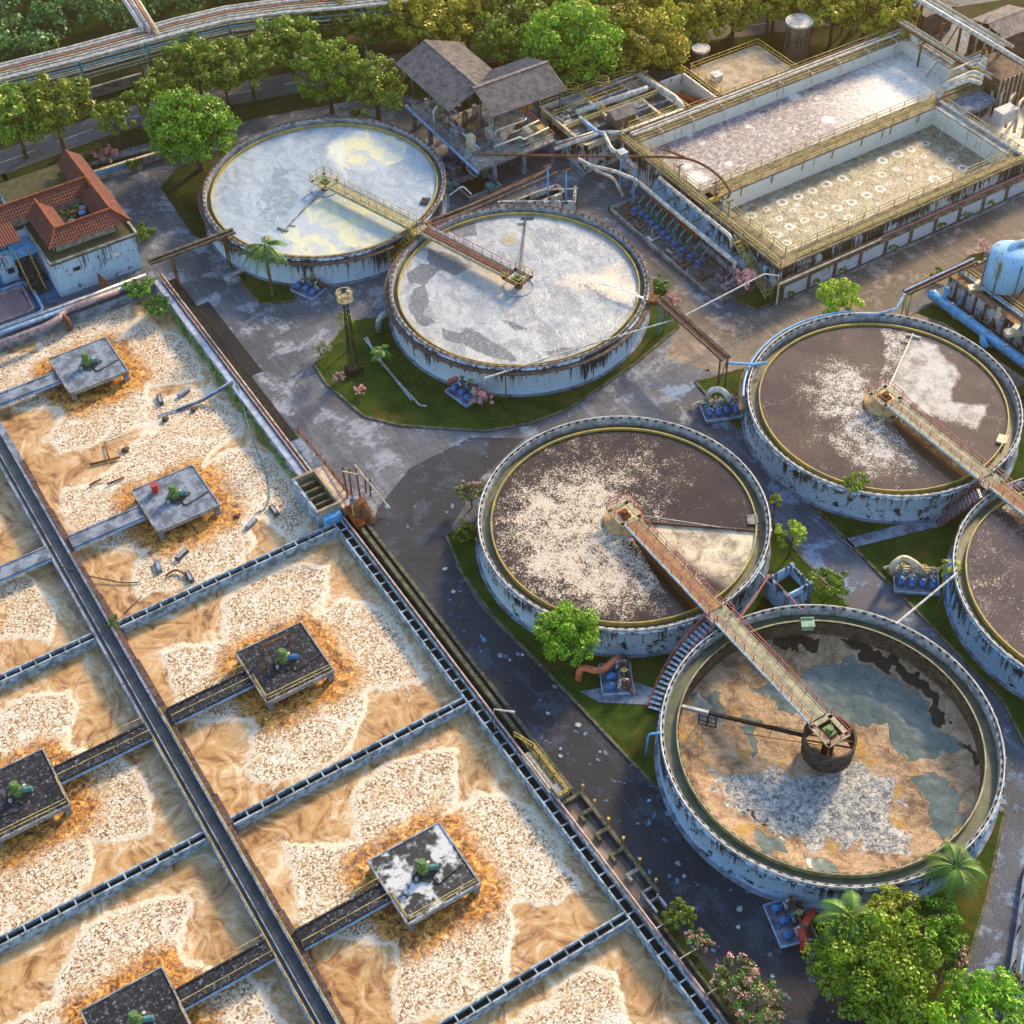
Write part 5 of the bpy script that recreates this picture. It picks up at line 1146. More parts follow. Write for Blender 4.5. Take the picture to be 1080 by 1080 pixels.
for i, (x, y) in enumerate([(96.6,129),(96.3,126),(96.8,122.5),(96.4,119.5),(97,116.3),(96.4,131.6),(99,115),(98.2,113)]):
    s = MB(); s.tube(fillet([(x-.9,y,.25),(x+.2,y,.25),(x+.3,y+.9,.25),(x+1.2,y+1.0,.9)], .4), .10, 6); s.tube([(x-.6,y-.7,.3),(x+1.1,y-.7,.3)], .12, 6); s.box(x-1.0,x-.6,y-1.0,y+.2,.12,.45)
    tag(s.build('suction_pipe', rg_.choice([mpink, mrimr, mgalv, mrust])), 'tangled suction pipe and valve beside the row of gallery pumps', 'pipe', 'suction pipes of the gallery pumps')

# brown overhead pipe with loop, trestles and blue posts
def trestle(label, x, y, h, m_, ang=0, w=1.3, cat='post'):
    t = thing('pipe_support', label, cat, (x, y, 0)); s = MB(); s.tube([(x,y,0),(x,y,h)], .13, 8); s.build('post', m_, t)
    s = MB(); s.obox((x,y,h), w, .16, .16, ang); s.build('cross_arm', mrust, t); s = MB(); s.box(x-.3,x+.3,y-.3,y+.3,0,.2); s.build('footing', mconc, t)
q = [at3(508,163,6), at3(597,164.5,6), at3(655,165,6), at3(700,165.5,6), at3(728,167,6), at3(748,177,6), at3(762,189,6), at3(771,203,5.6), at3(766,211,5.2), at3(757,204,5.2)]
s = MB(); s.tube(fillet(q, 1.5), .16, 8); tag(s.build('overhead_pipe', mrust, smooth=True), 'rust brown overhead pipe from the tower that ends in a loop over the twin basin', 'pipe')
for px, py, lb in ((597,220,'light blue post carrying the brown overhead pipe, nearest the tower'), (578,215,'light blue post just left of the one nearest the tower')):
    x, y = at(px, py, 0); trestle(lb, x, y, 5.9, mlblue)
for px, py, lb in ((654,200,'blue and rust post with a small square box on top'), (668,214,'bright blue slanted post beside the gallery pumps')):
    x, y = at(px, py, 0); trestle(lb, x, y, 5.6, mlblue, .6)
p = at3(656,163,6.4); s = MB(); s.obox(p, 1.2, 1.2, 1.0); tag(s.build('junction_box', mgalv), 'small square grey box on the blue and rust post', 'box')
for px, py, z0, lb in ((716,190,4.5,'green support on the walkway under the brown pipe, left one'), (754,208,4.5,'green support under the start of the pipe loop'), (768,228,4.5,'green support under the lower end of the pipe loop'), (761,222,4.5,'green support between the other two under the pipe loop')):
    x, y = at(px, py, z0); t = thing('pipe_support', lb, 'post', (x, y, z0)); s = MB(); s.tube([(x,y,z0),(x,y,z0+2.2)], .1, 6); s.build('post', mteal, t); s = MB(); s.obox((x,y,z0+2.2), 1.2, .12, .12); s.build('cross_arm', mrust, t)
s = MB(); s.bar(at3(700,157,6.6), at3(722,166,6.6), .25); tag(s.build('steel_beam', mrust), 'short rusty beam on top of the brown pipe by the walkway', 'beam')
t = thing('valve', 'yellow valve block on the corner of the divider walkway under the pipe loop', 'valve', at3(755,213,4.5)); x, y, z = at3(755,213,4.5)
s = MB(); s.tube([(x-1.1,y,z+.5),(x+1.1,y,z+.5)], .35, 12); s.build('body', myel, t); s = MB(); s.tube([(x,y,z+.5),(x,y,z+1.5)], .12, 8); s.ring(x, y, .35,.45, z+1.5, z+1.58, 16); s.build('handwheel', mrust, t)

# ---- deck of small tanks between the tower and the twin basin
t = thing('tank_deck', 'cluttered concrete tank deck with pale pipes and yellow rails right of the tower', 'tank deck', (97, 142, 0))
s = MB(); s.box(97, 113, 142.6, 154, 0, 3.6); s.build('block', mwallR, t)
bm = []
for x in np.linspace(97.2, 112.8, 6): bm.append((x-.2, x+.2, 142.6, 154))
for y in np.linspace(142.8, 153.8, 5): bm.append((97, 113, y-.2, y+.2))
for i, (a, b, c_, d_) in enumerate(bm): s = MB(); s.box(a, b, c_, d_, 3.6, 4.4+(.003 if i < 6 else 0)); s.build('beam', mconc_b if i % 2 else mcream, t)
mdkw = M('tank_contents', (.05,.05,.045), (.12,.11,.09), .8, .3, c3=(.3,.33,.36))
s = MB(); s.box(97.4, 112.6, 143, 153.6, 3.5, 3.72); s.build('contents', mdkw, t)
for (x0_, x1_, y0_, y1_) in ((97.5,100.2,148.5,151),(106.5,109.6,146,148.2),(100.5,103.3,151,153.5),(109.8,112.5,149,153)):
    s = MB(); s.box(x0_, x1_, y0_, y1_, 4.35, 4.5); s.build('slab', mconc_w if x0_ < 98 else mconc, t)
for q in ([(97.1,153.9,4.4),(112.9,153.9,4.4)],[(112.9,142.8,4.4),(112.9,153.9,4.4)],[(97.2,147,4.4),(112.8,147,4.4)],[(103.4,143,4.4),(103.4,153.5,4.4)],[(97.2,150.6,4.4),(112.8,150.6,4.4)],[(104,142.7,4.4),(112.9,142.7,4.4)]): s = MB(); s.rail(q, 1.0, 1.8, .04, 2); s.build('railing', myel, t)
for px, py in ((603,97),(635,90),(663,78)):
    x, y, z = at3(px, py, 4.6); s = MB(); s.ring(x, y, .9, 1.0, z+.9, z+1.0, 16); s.ring(x, y, .9, 1.0, z+.45, z+.5, 16)
    for k in range(6): a = k*math.pi/3; s.bar((x+.95*math.cos(a),y+.95*math.sin(a),z),(x+.95*math.cos(a),y+.95*math.sin(a),z+.95),.06)
    s.build('hatch_guard', myel, t)
x, y, z = at3(655,128,4.4); t2 = thing('shed', 'small dark shed with a rusty ridge roof on the tank deck', 'shed', (x, y, z))
s = MB(); s.box(x-1.6,x+1.6,y-1.1,y+1.1,z,z+1.5); s.build('wall', mrimr, t2)
s = MB(); s.add([(x-1.9,y-1.4,z+1.45),(x+1.9,y-1.4,z+1.45),(x+1.9,y,z+2.2),(x-1.9,y,z+2.2),(x-1.9,y+1.4,z+1.45),(x+1.9,y+1.4,z+1.45)],[(0,1,2,3),(3,2,5,4),(0,3,4),(1,5,2)]); s.build('roof', mroofcor, t2)
for q, r_, m_, lb in (([at3(608,118,5), at3(680,94,5), at3(684,92,4.4)], .42, mwhite, 'thick white pipe crossing the tank deck lengthwise'), ([at3(674,79,5.2), at3(712,103,5.2), at3(719,112,5.2), at3(720,116,4.2)], .40, mwhite, 'thick white pipe along the right edge of the tank deck'),
    ([at3(611,124,4.9), at3(629,139,4.9), at3(637,141,4.9)], .30, mbeam, 'pale diagonal pipe at the left end of the tank deck'), ([at3(585,157,4.6), at3(637,139,4.8), at3(655,140,4.8), at3(720,116,5.0)], .26, mwhite, 'upper white pipe running from the tower past the tank deck'), ([at3(586,151,4.8), at3(630,138,4.9)], .14, mwhite, 'thin white pipe above the upper white pipe beside the tower'), ([at3(585,154,4.6), at3(632,140,4.7)], .14, morange, 'thin orange pipe between the white pipes beside the tower'),
    ([at3(637,141,4.8), at3(645,158,4.4), at3(655,163,3.4), at3(672,178,3.2)], .28, mwhite, 'white pipe dropping from the tank deck towards the gallery'), ([at3(620,100,5), at3(683,75,5)], .2, mpink, 'pinkish pipe along the back of the tank deck')):
    s = MB(); s.tube(fillet(q, .8), r_, 10); tag(s.build('pipe', m_, smooth=True), lb, 'pipe')
t = thing('settling_tank', 'square open concrete tank with brown stained walls right of the tank deck', 'tank', (114, 142, 0))
for (a, b, c_, d_) in ((114,114.3,142,150),(118.3,118.6,142,150),(114.3,118.3,142,142.3),(114.3,118.3,149.7,150)): s = MB(); s.box(a, b, c_, d_, 0, 4.3); s.build('wall', M('ochre_stained_wall', (.36,.25,.10), (.16,.10,.05), .9, c3=(.5,.42,.3)) if a < 114.1 else mwallI, t)
s = MB(); s.box(114.3,118.3,142.3,149.7,.5,1.6); s.build('contents', mdkw, t)
s = MB(); s.rail([(118.5,142,4.3),(118.5,150,4.3)], 1, 1.8, .04, 2); s.build('railing', myel, t)
s = MB(); s.tube([(114.9,150,2.6),(119.5,141.6,2.6)], .45, 12); tag(s.build('pipe', mrustred), 'red oxide pipe crossing the square brown stained tank', 'pipe')
t = thing('flat_roof', 'flat tan concrete roof slab with yellow rails between the two brown silos', 'roof slab', (121, 144, 0))
s = MB(); s.box(120.6,132.6,142.4,151.2,0,3.2); s.build('block', mwallR, t)
s = MB(); s.box(120.4,132.8,142.2,151.4,3.2,3.4); s.build('roof', M('tan_roof', (.46,.38,.27), (.30,.23,.15), .6, .85, 6, c3=(.56,.50,.40)), t)
for q in ([(120.6,142.4,3.4),(120.6,151.2,3.4)],[(120.6,151.2,3.4),(132.6,151.2,3.4)],[(132.6,142.4,3.4),(132.6,151.2,3.4)]): s = MB(); s.rail(q, 1, 1.8, .04, 2); s.build('railing', myel, t)
s = MB(); s.box(121.5,122.7,146.5,147.7,3.4,4.3); s.box(121.3,122.9,146.3,147.9,4.3,4.42); s.build('vent_box', mwhite, t)
mbst = streak_mat('brown_silo', (.14,.10,.075), (.20,.14,.10), (.04,.03,.025), .6)
for x, y, r_, h, lb in ((*at(737,82,0), 1.25, 4.6, 'small dark brown silo beside the tan roof slab'), (*at(838,64,0), 1.9, 6.2, 'large dark silo with pale top standing on the verge'),):
    t = thing('silo', lb, 'silo', (x, y, 0)); s = MB(); s.cyl((x,y,0), r_, h, 28, r_*.97); s.build('shell', mbst, t, False); s = MB(); s.cyl((x,y,h), r_*.99, .12, 28); s.ring(x, y, r_*.9, r_*1.05, h-.1, h+.2, 28); s.build('top', mwhite, t)

# ---- blower and pipe cluster at the far right corner of the twin basin
t = thing('outlet_slab', 'pale slab between the twin basin corner and the pipe cluster', 'slab', (144, 124, 0))
s = MB(); s.box(142.6, 149.4, 120.5, 126.4, 3.6, 4.3); s.build('slab', mconc_b, t); s = MB(); s.box(143,149,121,126,0,3.6); s.build('block', mwallR, t)
t = thing('blower_house', 'brown caged machine block under the bundle of bent pipes', 'machine', (152, 124, 0))
s = MB(); s.box(150.5,155.5,121.5,127.5,0,6.2); s.build('housing', mrimr, t)
for i in range(7): s = MB(); s.bar((150.4+i*.85,121.4,0),(150.4+i*.85,121.4,6.3),.14); s.build('frame_post', mcream, t)
s = MB(); s.box(147.5,150.4,117.5,119.2,2.4,4.2); s.build('chute', mwallI, t)
for i in range(8):
    a = at3(992+i*2, 97-i*4.2, 5.2+(i % 3)*.5); b = at3(1022+i*2.5, 84-i*4.4, 6.4); c_ = at3(1034+i*1.0, 88-i*4, 7.6)
    s = MB(); s.tube(fillet([(a[0]-.6,a[1]-.3,4.3), a, b, c_], 1.0), .30-.01*(i % 4), 10); tag(s.build('bent_pipe', (mwhite, mcream, mwhite, myel2)[i % 4], smooth=True), 'white bent pipe in the bundle feeding the far corner of the twin basin', 'pipe', 'bundle of bent white pipes')
a = at3(993,66,5.0); s = MB(); pj = [a]; 
for i in range(1, 9): k = i/8; q = at3(993-17*k, 66+16*k, 5.0-2.3*k); pj.append((q[0], q[1], 5.2+.6*math.sin(k*1.8)-2.7*k*k))
s.tube(pj, .16, 8, .4); tag(s.build('water_jet', mwhite, smooth=True), 'white water spout falling into the far corner of the purple grey basin', 'water jet')
for i in range(5):
    a = at3(1046+i*9, 98+i*5.5, 3.5); b = (a[0]-1.6, a[1]-1.6, 3.2); s = MB(); s.tube(fillet([(a[0]+1.5,a[1]+.6,4.2), (a[0],a[1],4.4), b, (b[0]-.3,b[1]-.3,1.4)], .9), .22, 8); tag(s.build('outlet_pipe', mcream, smooth=True), 'curved cream outlet pipe in the row over the foamy brown basin', 'pipe', 'row of cream outlet pipes')
t = thing('pipe_rack', 'tall rack of long white pipes crossing the top right corner', 'pipe rack', (154, 140, 0))
for k, (dx, r_, m_) in enumerate(((0,.34,mwhite),(.9,.26,mwhite),(1.7,.3,mcream),(-3.3,.2,mcream),(-4.0,.2,mcream),(-4.6,.16,mrust))):
    s = MB(); q = [(153.6+dx, 215, 8.2 if dx >= 0 else 6.4), (153.6+dx, 126.5-abs(dx), 8.2 if dx >= 0 else 6.4)]
    if dx == 0: q = [(153.6, 215, 8.2), (153.6, 90, 8.2)]
    s.tube(q, r_, 10); s.build('pipe', m_, t, True)
for y in range(95, 215, 8):
    s = MB(); s.bar((152.2,y,0),(152.2,y,8),.3); s.bar((156,y,0),(156,y,8),.3); s.bar((152.0,y,7.8),(156.2,y,7.8),.26); s.bar((152.2,y,2),(156,y,7.6),.14)
    if y > 126: s.bar((148.6,y,0),(148.6,y,6),.22); s.bar((148.6,y,6.05),(152.2,y,6.05),.2)
    s.build('trestle', mrust if y % 16 else mcream, t)
for x, y, w_, h, lb in ((160,146,6,4,'rusty shed partly hidden in glare behind the tall pipe rack'),(164,134,7,5,'tan plant building behind the tall pipe rack at the right edge'),(161,121,4,3.2,'low brown machine block at the right edge below the pipe rack')):
    t = thing('plant_building', lb, 'building', (x, y, 0)); s = MB(); s.box(x-w_/2,x+w_/2,y-3,y+3,0,h); s.build('wall', mrimr, t)
    s = MB(); s.obox((x,y-1.6,h+.45), w_+.6, 3.6, .1, 0, .25); s.obox((x,y+1.6,h+.45), w_+.6, 3.6, .1, 0, -.25); s.build('roof', mroofcor, t)
    s = MB()
    for i in range(3): s.tube([(x-w_/2-.4,y-2+i*1.6,.2),(x-w_/2-.4,y-2+i*1.6,h),(x-w_/2+1,y-2+i*1.6,h+1.2)], .16, 8)
    s.build('pipe', mcream, t)
p = at3(970,38,6.0); t = thing('flood_light', 'white lamp head on a short post near the far corner of the twin basin', 'lamp', (p[0], p[1], 4.5)); s = MB(); s.tube([(p[0],p[1],4.5),(p[0],p[1],6.6)], .08, 6); s.build('post', mwhite, t); s = MB(); s.box(p[0]-.9,p[0]+.9,p[1]-.6,p[1]+.6,5.3,6.3); s.build('cabinet', mwhite, t)

# ------------------------------------------------------------------ tower with two corrugated roofs
t = thing('plant_tower', 'open two storey plant tower with two grey corrugated gable roofs', 'tower', (83, 147, 0))
def corr(pts, n, name='roof', th=.08, amp=.05):
    """corrugated sheet between eave edge a-b and ridge edge c-d"""
    a, b, c_, d_ = [Vector(p) for p in pts]; s = MB(); nn = (b-a).cross(d_-a).normalized(); m_ = n*4
    for i in range(m_+1):
        k = i/m_; o_ = nn*amp*math.sin(2*math.pi*i/4); p, q = a.lerp(b, k)+o_, c_.lerp(d_, k)+o_; s.v += [tuple(p), tuple(q), tuple(p-nn*th), tuple(q-nn*th)]
    for i in range(m_): j = i*4; s.f += [(j,j+4,j+5,j+1), (j+2,j+3,j+7,j+6), (j,j+2,j+6,j+4), (j+1,j+5,j+7,j+3)]
    s.f += [(0,1,3,2), (m_*4,m_*4+2,m_*4+3,m_*4+1)]
    return s.build(name, mroofcor, t)
ER, RR = 8.0, 9.9
corr([(83.4,169.5,ER),(83.4,154.8,ER),(88.4,169.5,RR),(88.4,154.8,RR)], 46)
corr([(93.7,154.8,ER),(93.7,169.5,ER),(88.4,154.8,RR),(88.4,169.5,RR)], 46)
corr([(87.4,150.2,ER+.15),(99.2,150.2,ER+.15),(87.4,155.0,RR+.15),(99.2,155.0,RR+.15)], 38)
corr([(99.2,160.3,ER+.15),(87.4,160.3,ER+.15),(99.2,155.0,RR+.15),(87.4,155.0,RR+.15)], 38)
s = MB(); s.obox((88.4,162.1,RR+.04), .5, 14.8, .08); s.obox((93.3,155.0,RR+.2), 11.9, .5, .08); s.build('ridge_cap', mroofcor, t)
s = MB(); s.box(83.0,86.0,146.8,165,3.3,3.6); s.box(86.0,95.2,146.8,160,3.3,3.6); s.build('deck', mconc, t)
for x, y in ((83.4,165),(83.4,160.5),(83.4,155),(83.6,150),(85.6,147.2),(90.2,147.2),(94.8,147.2),(94.8,152),(94.8,158),(89,154),(89,162),(93,166),(86,166)):
    s = MB(); s.box(x-.25,x+.25,y-.25,y+.25,0,3.3); s.build('leg', mconc_b, t)
for x, y, z1 in ((83.8,165.5,ER+.1),(83.8,160.5,ER+.1),(83.8,155.4,ER+.1),(88,150.8,ER+.3),(98.4,150.8,ER+.3),(93.2,150.8,ER+.3),(88.4,155,RR),(98.6,155,RR),(98.6,159.8,ER+.2),(93.2,160.5,ER+.1),(93.2,169,ER+.1),(84,169,ER+.1)):
    s = MB(); s.bar((x,y,3.5 if x < 95.5 else 0),(x,y,z1),.18); s.build('column', mrimr, t)
for q in ([(83.2,147.4,3.6),(83.2,165,3.6)],[(83.2,147,3.6),(95,147,3.6)],[(95,147,3.6),(95,159.8,3.6)],[(87,150,3.6),(87,164,3.6)]): s = MB(); s.rail(q, 1.05, 1.8, .04, 2); s.build('railing', mmar if q[0][0] > 86 else mgalv, t)
s = MB(); s.tube([(82.8,146.6,3.3),(82.8,166,3.3)], .22, 10); s.build('edge_pipe', mbeam, t)
rg_ = random.Random(9); cols = [mrust, mgalv, mconc, mrimr, mwhite, myel2, mteal, mcream, mconc_b]
for i in range(26):
    x = rg_.uniform(84, 94.4); y = rg_.uniform(148, 159) if x > 86 else rg_.uniform(148, 164); w_, d_, h = rg_.uniform(.5,1.5), rg_.uniform(.5,1.5), rg_.uniform(.6,2.3)
    s = MB()
    if i % 3: s.box(x-w_/2,x+w_/2,y-d_/2,y+d_/2,3.6,3.6+h); s.box(x-w_/2+.1,x+w_/2-.1,y-d_/2-.15,y-d_/2,3.8,3.6+h*.7)
    else: s.cyl((x,y,3.6), w_/2, h, 14); s.cyl((x,y,3.6+h), w_/3, .3, 12)
    tag(s.build('machine_cabinet' if i % 3 else 'process_vessel', cols[i % 9]), 'weathered machine standing among others on the open floor of the tower', 'machine', 'machines crowded on the tower floor')
for i, q in enumerate(([(84.6,149,5),(84.6,158,5),(86.5,158,5),(86.5,162,5)],[(86,147.6,5.6),(90,147.6,5.6),(90.5,147.6,5),(94.5,147.6,5.4)],[(87,149,4.6),(87,149,6.8),(92,149,6.8),(92,152,6.8)],[(83.1,158.5,3.4),(83.1,158.5,6.4),(83.9,158.5,6.9)],[(88.6,150.2,4.9),(91,150.2,4.7),(94.6,150.2,5.1)])):
    s = MB(); s.tube(fillet(q, .5), .13, 8); s.build('pipe', (mbeam, mwhite, mgalv, mwhite, mwhite)[i], t, True)
s = MB(); s.obox((93.4,151.5,6.9), 1.9, 1.3, .06, 0, .1); tag(s.build('tarp', M('orange_tarp', (.62,.25,.06), (.5,.2,.05), 2)), 'orange sheet hanging under the front tower roof', 'sheet')
for px, py, r_, lb in ((494,170,1.3,'blue round tub under the tower deck, right one'), (474,172,1.1,'blue round tub under the tower deck, left one')):
    x, y = at(px, py, .6); t2 = thing('blue_tub', lb, 'tub', (x, y, 0)); s = MB(); s.ring(x, y, r_-.07, r_, 0, 1.2, 28); s.ring(x, y, r_-.1, r_+.06, 1.15, 1.25, 28); s.build('shell', mblue, t2); s = MB(); s.cyl((x,y,0), r_-.08, .9, 24); s.build('liquid', mdarkwet, t2)
# ground level clutter between tower and the two upper clarifiers
t = thing('effluent_flume', 'dark flume with pipes between the two upper clarifiers and the tower', 'flume', (80, 142, 0))
s = MB(); s.box(72.5,91.5,140.6,141.0,0,1.6); s.box(72.5,91.5,138.6,139.0,0,1.6); s.box(91.1,91.5,139.0,140.6,0,1.6); s.build('side_wall', mwallR, t)
s = MB(); s.box(72.5,91.1,139.0,140.6,0,.9); s.build('channel_bed', mblack, t)
for i, q in enumerate(([(70.5,139.8,4.3),(78,140.6,3.6),(88,141.4,3.4),(91.4,142.2,3.4)],[(71,139.3,4.0),(79,140.0,3.4),(91.5,141.0,3.2)],[(73,141.3,2.6),(84,142.4,2.6),(91,143.0,2.6)])): s = MB(); s.tube(q, .2, 8); s.build('pipe', mrimr if i < 2 else mrust, t)
for q, m_, lb in (([at3(433,222,1.0), at3(470,199,4.0)], mwhite, 'thin white stay pipe leaning from the junction up towards the tower legs'), ([at3(497,205,3), at3(488,196,4), at3(474,206,3)], mwhite, 'thin white angled pipe beside the dark pit under the tower'), ([at3(545,211,2.6), at3(573,200,2.6), at3(610,199,2.6)], mcream, 'cream hand pipe along the low wall under the brown overhead pipe'), ([at3(491,166,4), at3(493,180,1.5), at3(503,187,1.2)], mwhite, 'white downpipe bending out from the blue tub')):
    s = MB(); s.tube(fillet(q, .4), .10, 8); tag(s.build('pipe', m_), lb, 'pipe')
t = thing('sump_pit', 'dark open pit with concrete rim below the near tower legs', 'pit', (80, 145, 0)); x, y = at(503,198,0)
s = MB()
for (a, b, c_, d_) in ((x-2.6,x+2.6,y-2.3,y-2.0),(x-2.6,x+2.6,y+2.0,y+2.3),(x-2.6,x-2.3,y-2,y+2),(x+2.3,x+2.6,y-2,y+2)): s.box(a,b,c_,d_,0,.7)
s.build('rim', mconc, t); s = MB(); s.box(x-2.3,x+2.3,y-2,y+2,0,.1); s.build('pit_floor', mblack, t)
t = thing('low_wall', 'low blackened concrete bay wall between the tower and the dusty road', 'wall', (88, 138, 0)); a, b, c_ = at(525,224,0), at(605,224,0), at(607,207,0)
s = MB(); s.bar((*a,.9),(*b,.9),.3,1.8); s.bar((*b,.9),(*c_,.9),.3,1.8)
for i in range(6): k = i/5; s.bar((a[0]+(b[0]-a[0])*k, a[1]+(b[1]-a[1])*k-.3, 0),(a[0]+(b[0]-a[0])*k, a[1]+(b[1]-a[1])*k-.3, 1.9), .35)
s.build('wall', mwallR, t)
for i in range(14):
    x, y = at(rg_.uniform(455,560), rg_.uniform(150,212), .5)
    if y < 142.5: y += 4
    s = MB(); h = rg_.uniform(.5,1.6); s.box(x-rg_.uniform(.3,.9),x+.5,y-.5,y+rg_.uniform(.3,.9),0,h); s.tube([(x,y,h*.6),(x+1.4,y-.6,h*.7),(x+1.6,y-.8,.1)], .12, 6); tag(s.build('machine', rg_.choice([mrust, mrimr, mconc_d, mconc, mteal])), 'rusty machine part in the shade under the tower deck', 'machine', 'machine parts under the tower')

# ------------------------------------------------------------------ tiled roof house and the blue yard
def tile_mat():
    t_ = NT('clay_roof_tiles'); v = t_.obj(); w = t_.n('TexBrick', offset=.5); t_.l(t_.mapv(v, (1,1,1)), w.inputs['Vector']); 
    n = t_.noise(v, 1.3, 5, .7); f = t_.noise(v, 7, 3, .7)
    c = t_.mix(t_.mrange(n, .38, .62), (.16,.032,.020), (.085,.022,.016)); c = t_.mix(t_.mrange(f, .5, .72, 0, .5), c, (.10,.045,.035))
    sp = t_.n('SeparateXYZ'); t_.l(v, sp.inputs[0]); wv = t_.math('ADD', t_.math('SINE', t_.math('MULTIPLY', sp.outputs[0], 2*math.pi/.34)), t_.math('SINE', t_.math('MULTIPLY', sp.outputs[1], 2*math.pi/.34)))
    c = t_.mix(t_.mrange(wv, -.9, -1.9, 0, .6), c, (.08,.025,.02))
    return t_.fin(c, .8, t_.bump(wv, .8, .06))
mtile = tile_mat(); mridge = M('ridge_tile', (.36,.11,.05), (.22,.07,.035), 2)
t = thing('tiled_house', 'blue walled house with a red tiled roof round a small courtyard, at the upper left', 'house', (34, 157, 0))
s = MB(); s.box(28.4,39.2,157.0,177,0,4.9); s.box(14,28.4,166.5,170.6,0,4.9); s.build('wall', mwallH, t)
s = MB(); s.box(28.2,39.5,156.8,177.2,4.9,5.1); s.box(13.8,28.2,166.3,170.8,4.9,5.1); s.build('terrace_slab', M('mossy_terrace', (.05,.06,.025), (.09,.08,.055), 1, .9, 6, c3=(.06,.09,.02)), t)
s = MB()
for (a, b, c_, d_) in ((28.2,39.5,156.8,156.95),(28.2,28.35,156.95,166.3),(39.35,39.5,156.95,177.2)): s.box(a,b,c_,d_,5.1,5.35)
s.build('parapet', mconc, t)
mup = M('upper_storey_panels', (.36,.33,.30), (.20,.17,.14), 1.3, .85, c3=(.12,.09,.07))
for (a, b, c_, d_) in ((29.9,37.6,159.0,159.2),(29.6,29.8,159.4,168.0),(37.8,38.0,159.4,176),(31.4,36.4,161.2,161.35),(31.5,31.65,161.4,167),(36.3,36.45,161.4,167),(24,37.6,166.9,167.1)): s = MB(); s.box(a,b,c_,d_,5.1,6.3); s.build('upper_wall', mup, t)
ze, zr = 6.25, 7.65
def slope(pts): s = MB(); v = [Vector(p) for p in pts]; n = (v[1]-v[0]).cross(v[2]-v[0]).normalized(); n = n if n.z > 0 else -n; k = len(v); s.add([p for p in v]+[p-n*.12 for p in v], [tuple(range(k)), tuple(range(2*k-1,k-1,-1))]+[(i,i+k,(i+1)%k+k,(i+1)%k) for i in range(k)]); s.build('roof', mtile, t)
XA, XB, YA, YB = 30.7, 37.9, 160.2, 168.4; hw = 1.75
slope([(XA-hw,YA-hw,ze),(XB+hw,YA-hw,ze),(XB,YA,zr),(XA,YA,zr)]); slope([(XA+hw,YA+hw,ze),(XB-hw,YA+hw,ze),(XB,YA,zr),(XA,YA,zr)][::-1])
slope([(XB+hw,YA-hw,ze),(XB+hw,175.6,ze),(XB,175.6,zr),(XB,YA,zr)]); slope([(XB-hw,YA+hw,ze),(XB-hw,YB-hw,ze),(XB,YB-hw,zr),(XB,YA,zr)][::-1]); slope([(XB-hw,YB+.2,ze),(XB-hw,175.6,ze),(XB,175.6,zr),(XB,YB+.2,zr)])
slope([(XA-hw,YA-hw,ze),(XA-hw,YB-hw,ze),(XA,YB-hw+.4,zr),(XA,YA,zr)][::-1]); slope([(XA+hw,YA+hw,ze),(XA+hw,YB-hw,ze),(XA,YB-hw,zr),(XA,YA,zr)])
slope([(20,YB-hw,ze),(XB-.2,YB-hw,ze),(XB-.2,YB,zr-.05),(20,YB,zr-.05)]); slope([(20,YB+hw,ze),(XB-.2,YB+hw,ze),(XB-.2,YB,zr-.05),(20,YB,zr-.05)][::-1])
slope([(22.5,162.5,ze-.2),(26.8,162.5,ze-.2),(26.8,YB-hw-.1,ze+.1),(22.5,YB-hw-.1,ze+.1)])
s = MB()
for a, b in (((XA,YA,zr),(XB,YA,zr)),((XB,YA,zr),(XB,175.7,zr)),((XA,YA,zr),(XA,YB-1,zr)),((20,YB,zr),(XB,YB,zr)),((XA,YA,zr),(XA-hw,YA-hw,ze)),((XB,YA,zr),(XB+hw,YA-hw,ze)),((XA,YA,zr),(XA+hw,YA+hw,ze)),((XB,YA,zr),(XB-hw,YA+hw,ze))): s.tube([a,b], .13, 6)
s.build('ridge', mridge, t)
for (x, y) in ((31.2,156.97),(36.4,156.97)):
    s = MB(); s.box(x-.5,x+.5,y-.06,y+.04,3.0,3.6); w_ = s.build('window', mwhite if x > 33 else mconc, t); s = MB(); s.box(x-.38,x+.38,y-.09,y-.05,3.1,3.5); s.build('pane', mblack if x < 33 else mwallI, w_)
s = MB(); s.box(33.9,34.3,156.8,157.0,0,4.9); s.build('pilaster', mwallH, t)
s = MB(); s.tube([(39.6,157,5.2),(39.6,176,5.2)], .08, 6); s.build('gutter', mcream, t)
rg_ = random.Random(2)
for i in range(9):
    x, y = rg_.uniform(32.3,35.6), rg_.uniform(162.3,166.3); s = MB(); h = rg_.uniform(.4,1.0)
    if i % 2: s.cyl((x,y,5.1), rg_.uniform(.25,.45), h, 12); s.cyl((x,y,5.1+h), .15, .1, 8)
    else: s.box(x-.4,x+.4,y-.3,y+.3,5.1,5.1+h); s.box(x-.3,x+.3,y-.2,y+.2,5.1+h,5.2+h)
    tag(s.build('courtyard_pot', rg_.choice([mconc_d, mrust, mconc_b, mblue])), 'pot or crate among the clutter in the courtyard of the tiled house', 'clutter', 'clutter in the tiled house courtyard')
cs = [(rg_.uniform(32.5,35.5), rg_.uniform(164,166.5), 5.5) for _ in range(12)]; me = leaf_mesh('courtyard_plant', cs, 40, .2, lfmoss, [.5]*12, 4); o = bpy.data.objects.new('courtyard_plant', me); col.objects.link(o); tag(o, 'green plants in the courtyard of the tiled house', 'plant')
t = thing('blue_annex', 'low sky blue annex with an outside stair left of the tiled house', 'house', (24, 160, 0))
s = MB(); s.box(14,25.4,163.4,166.4,0,3.6); s.build('wall', mwallH, t); s = MB(); s.box(14,28.3,164.4,166.35,3.6,3.75); s.box(25.2,28.3,162.5,164.4,3.6,3.75); s.build('roof', mlblue, t)
s = MB(); s.box(22.2,23.2,163.34,163.4,0,2.1); s.build('door', mblue, t)
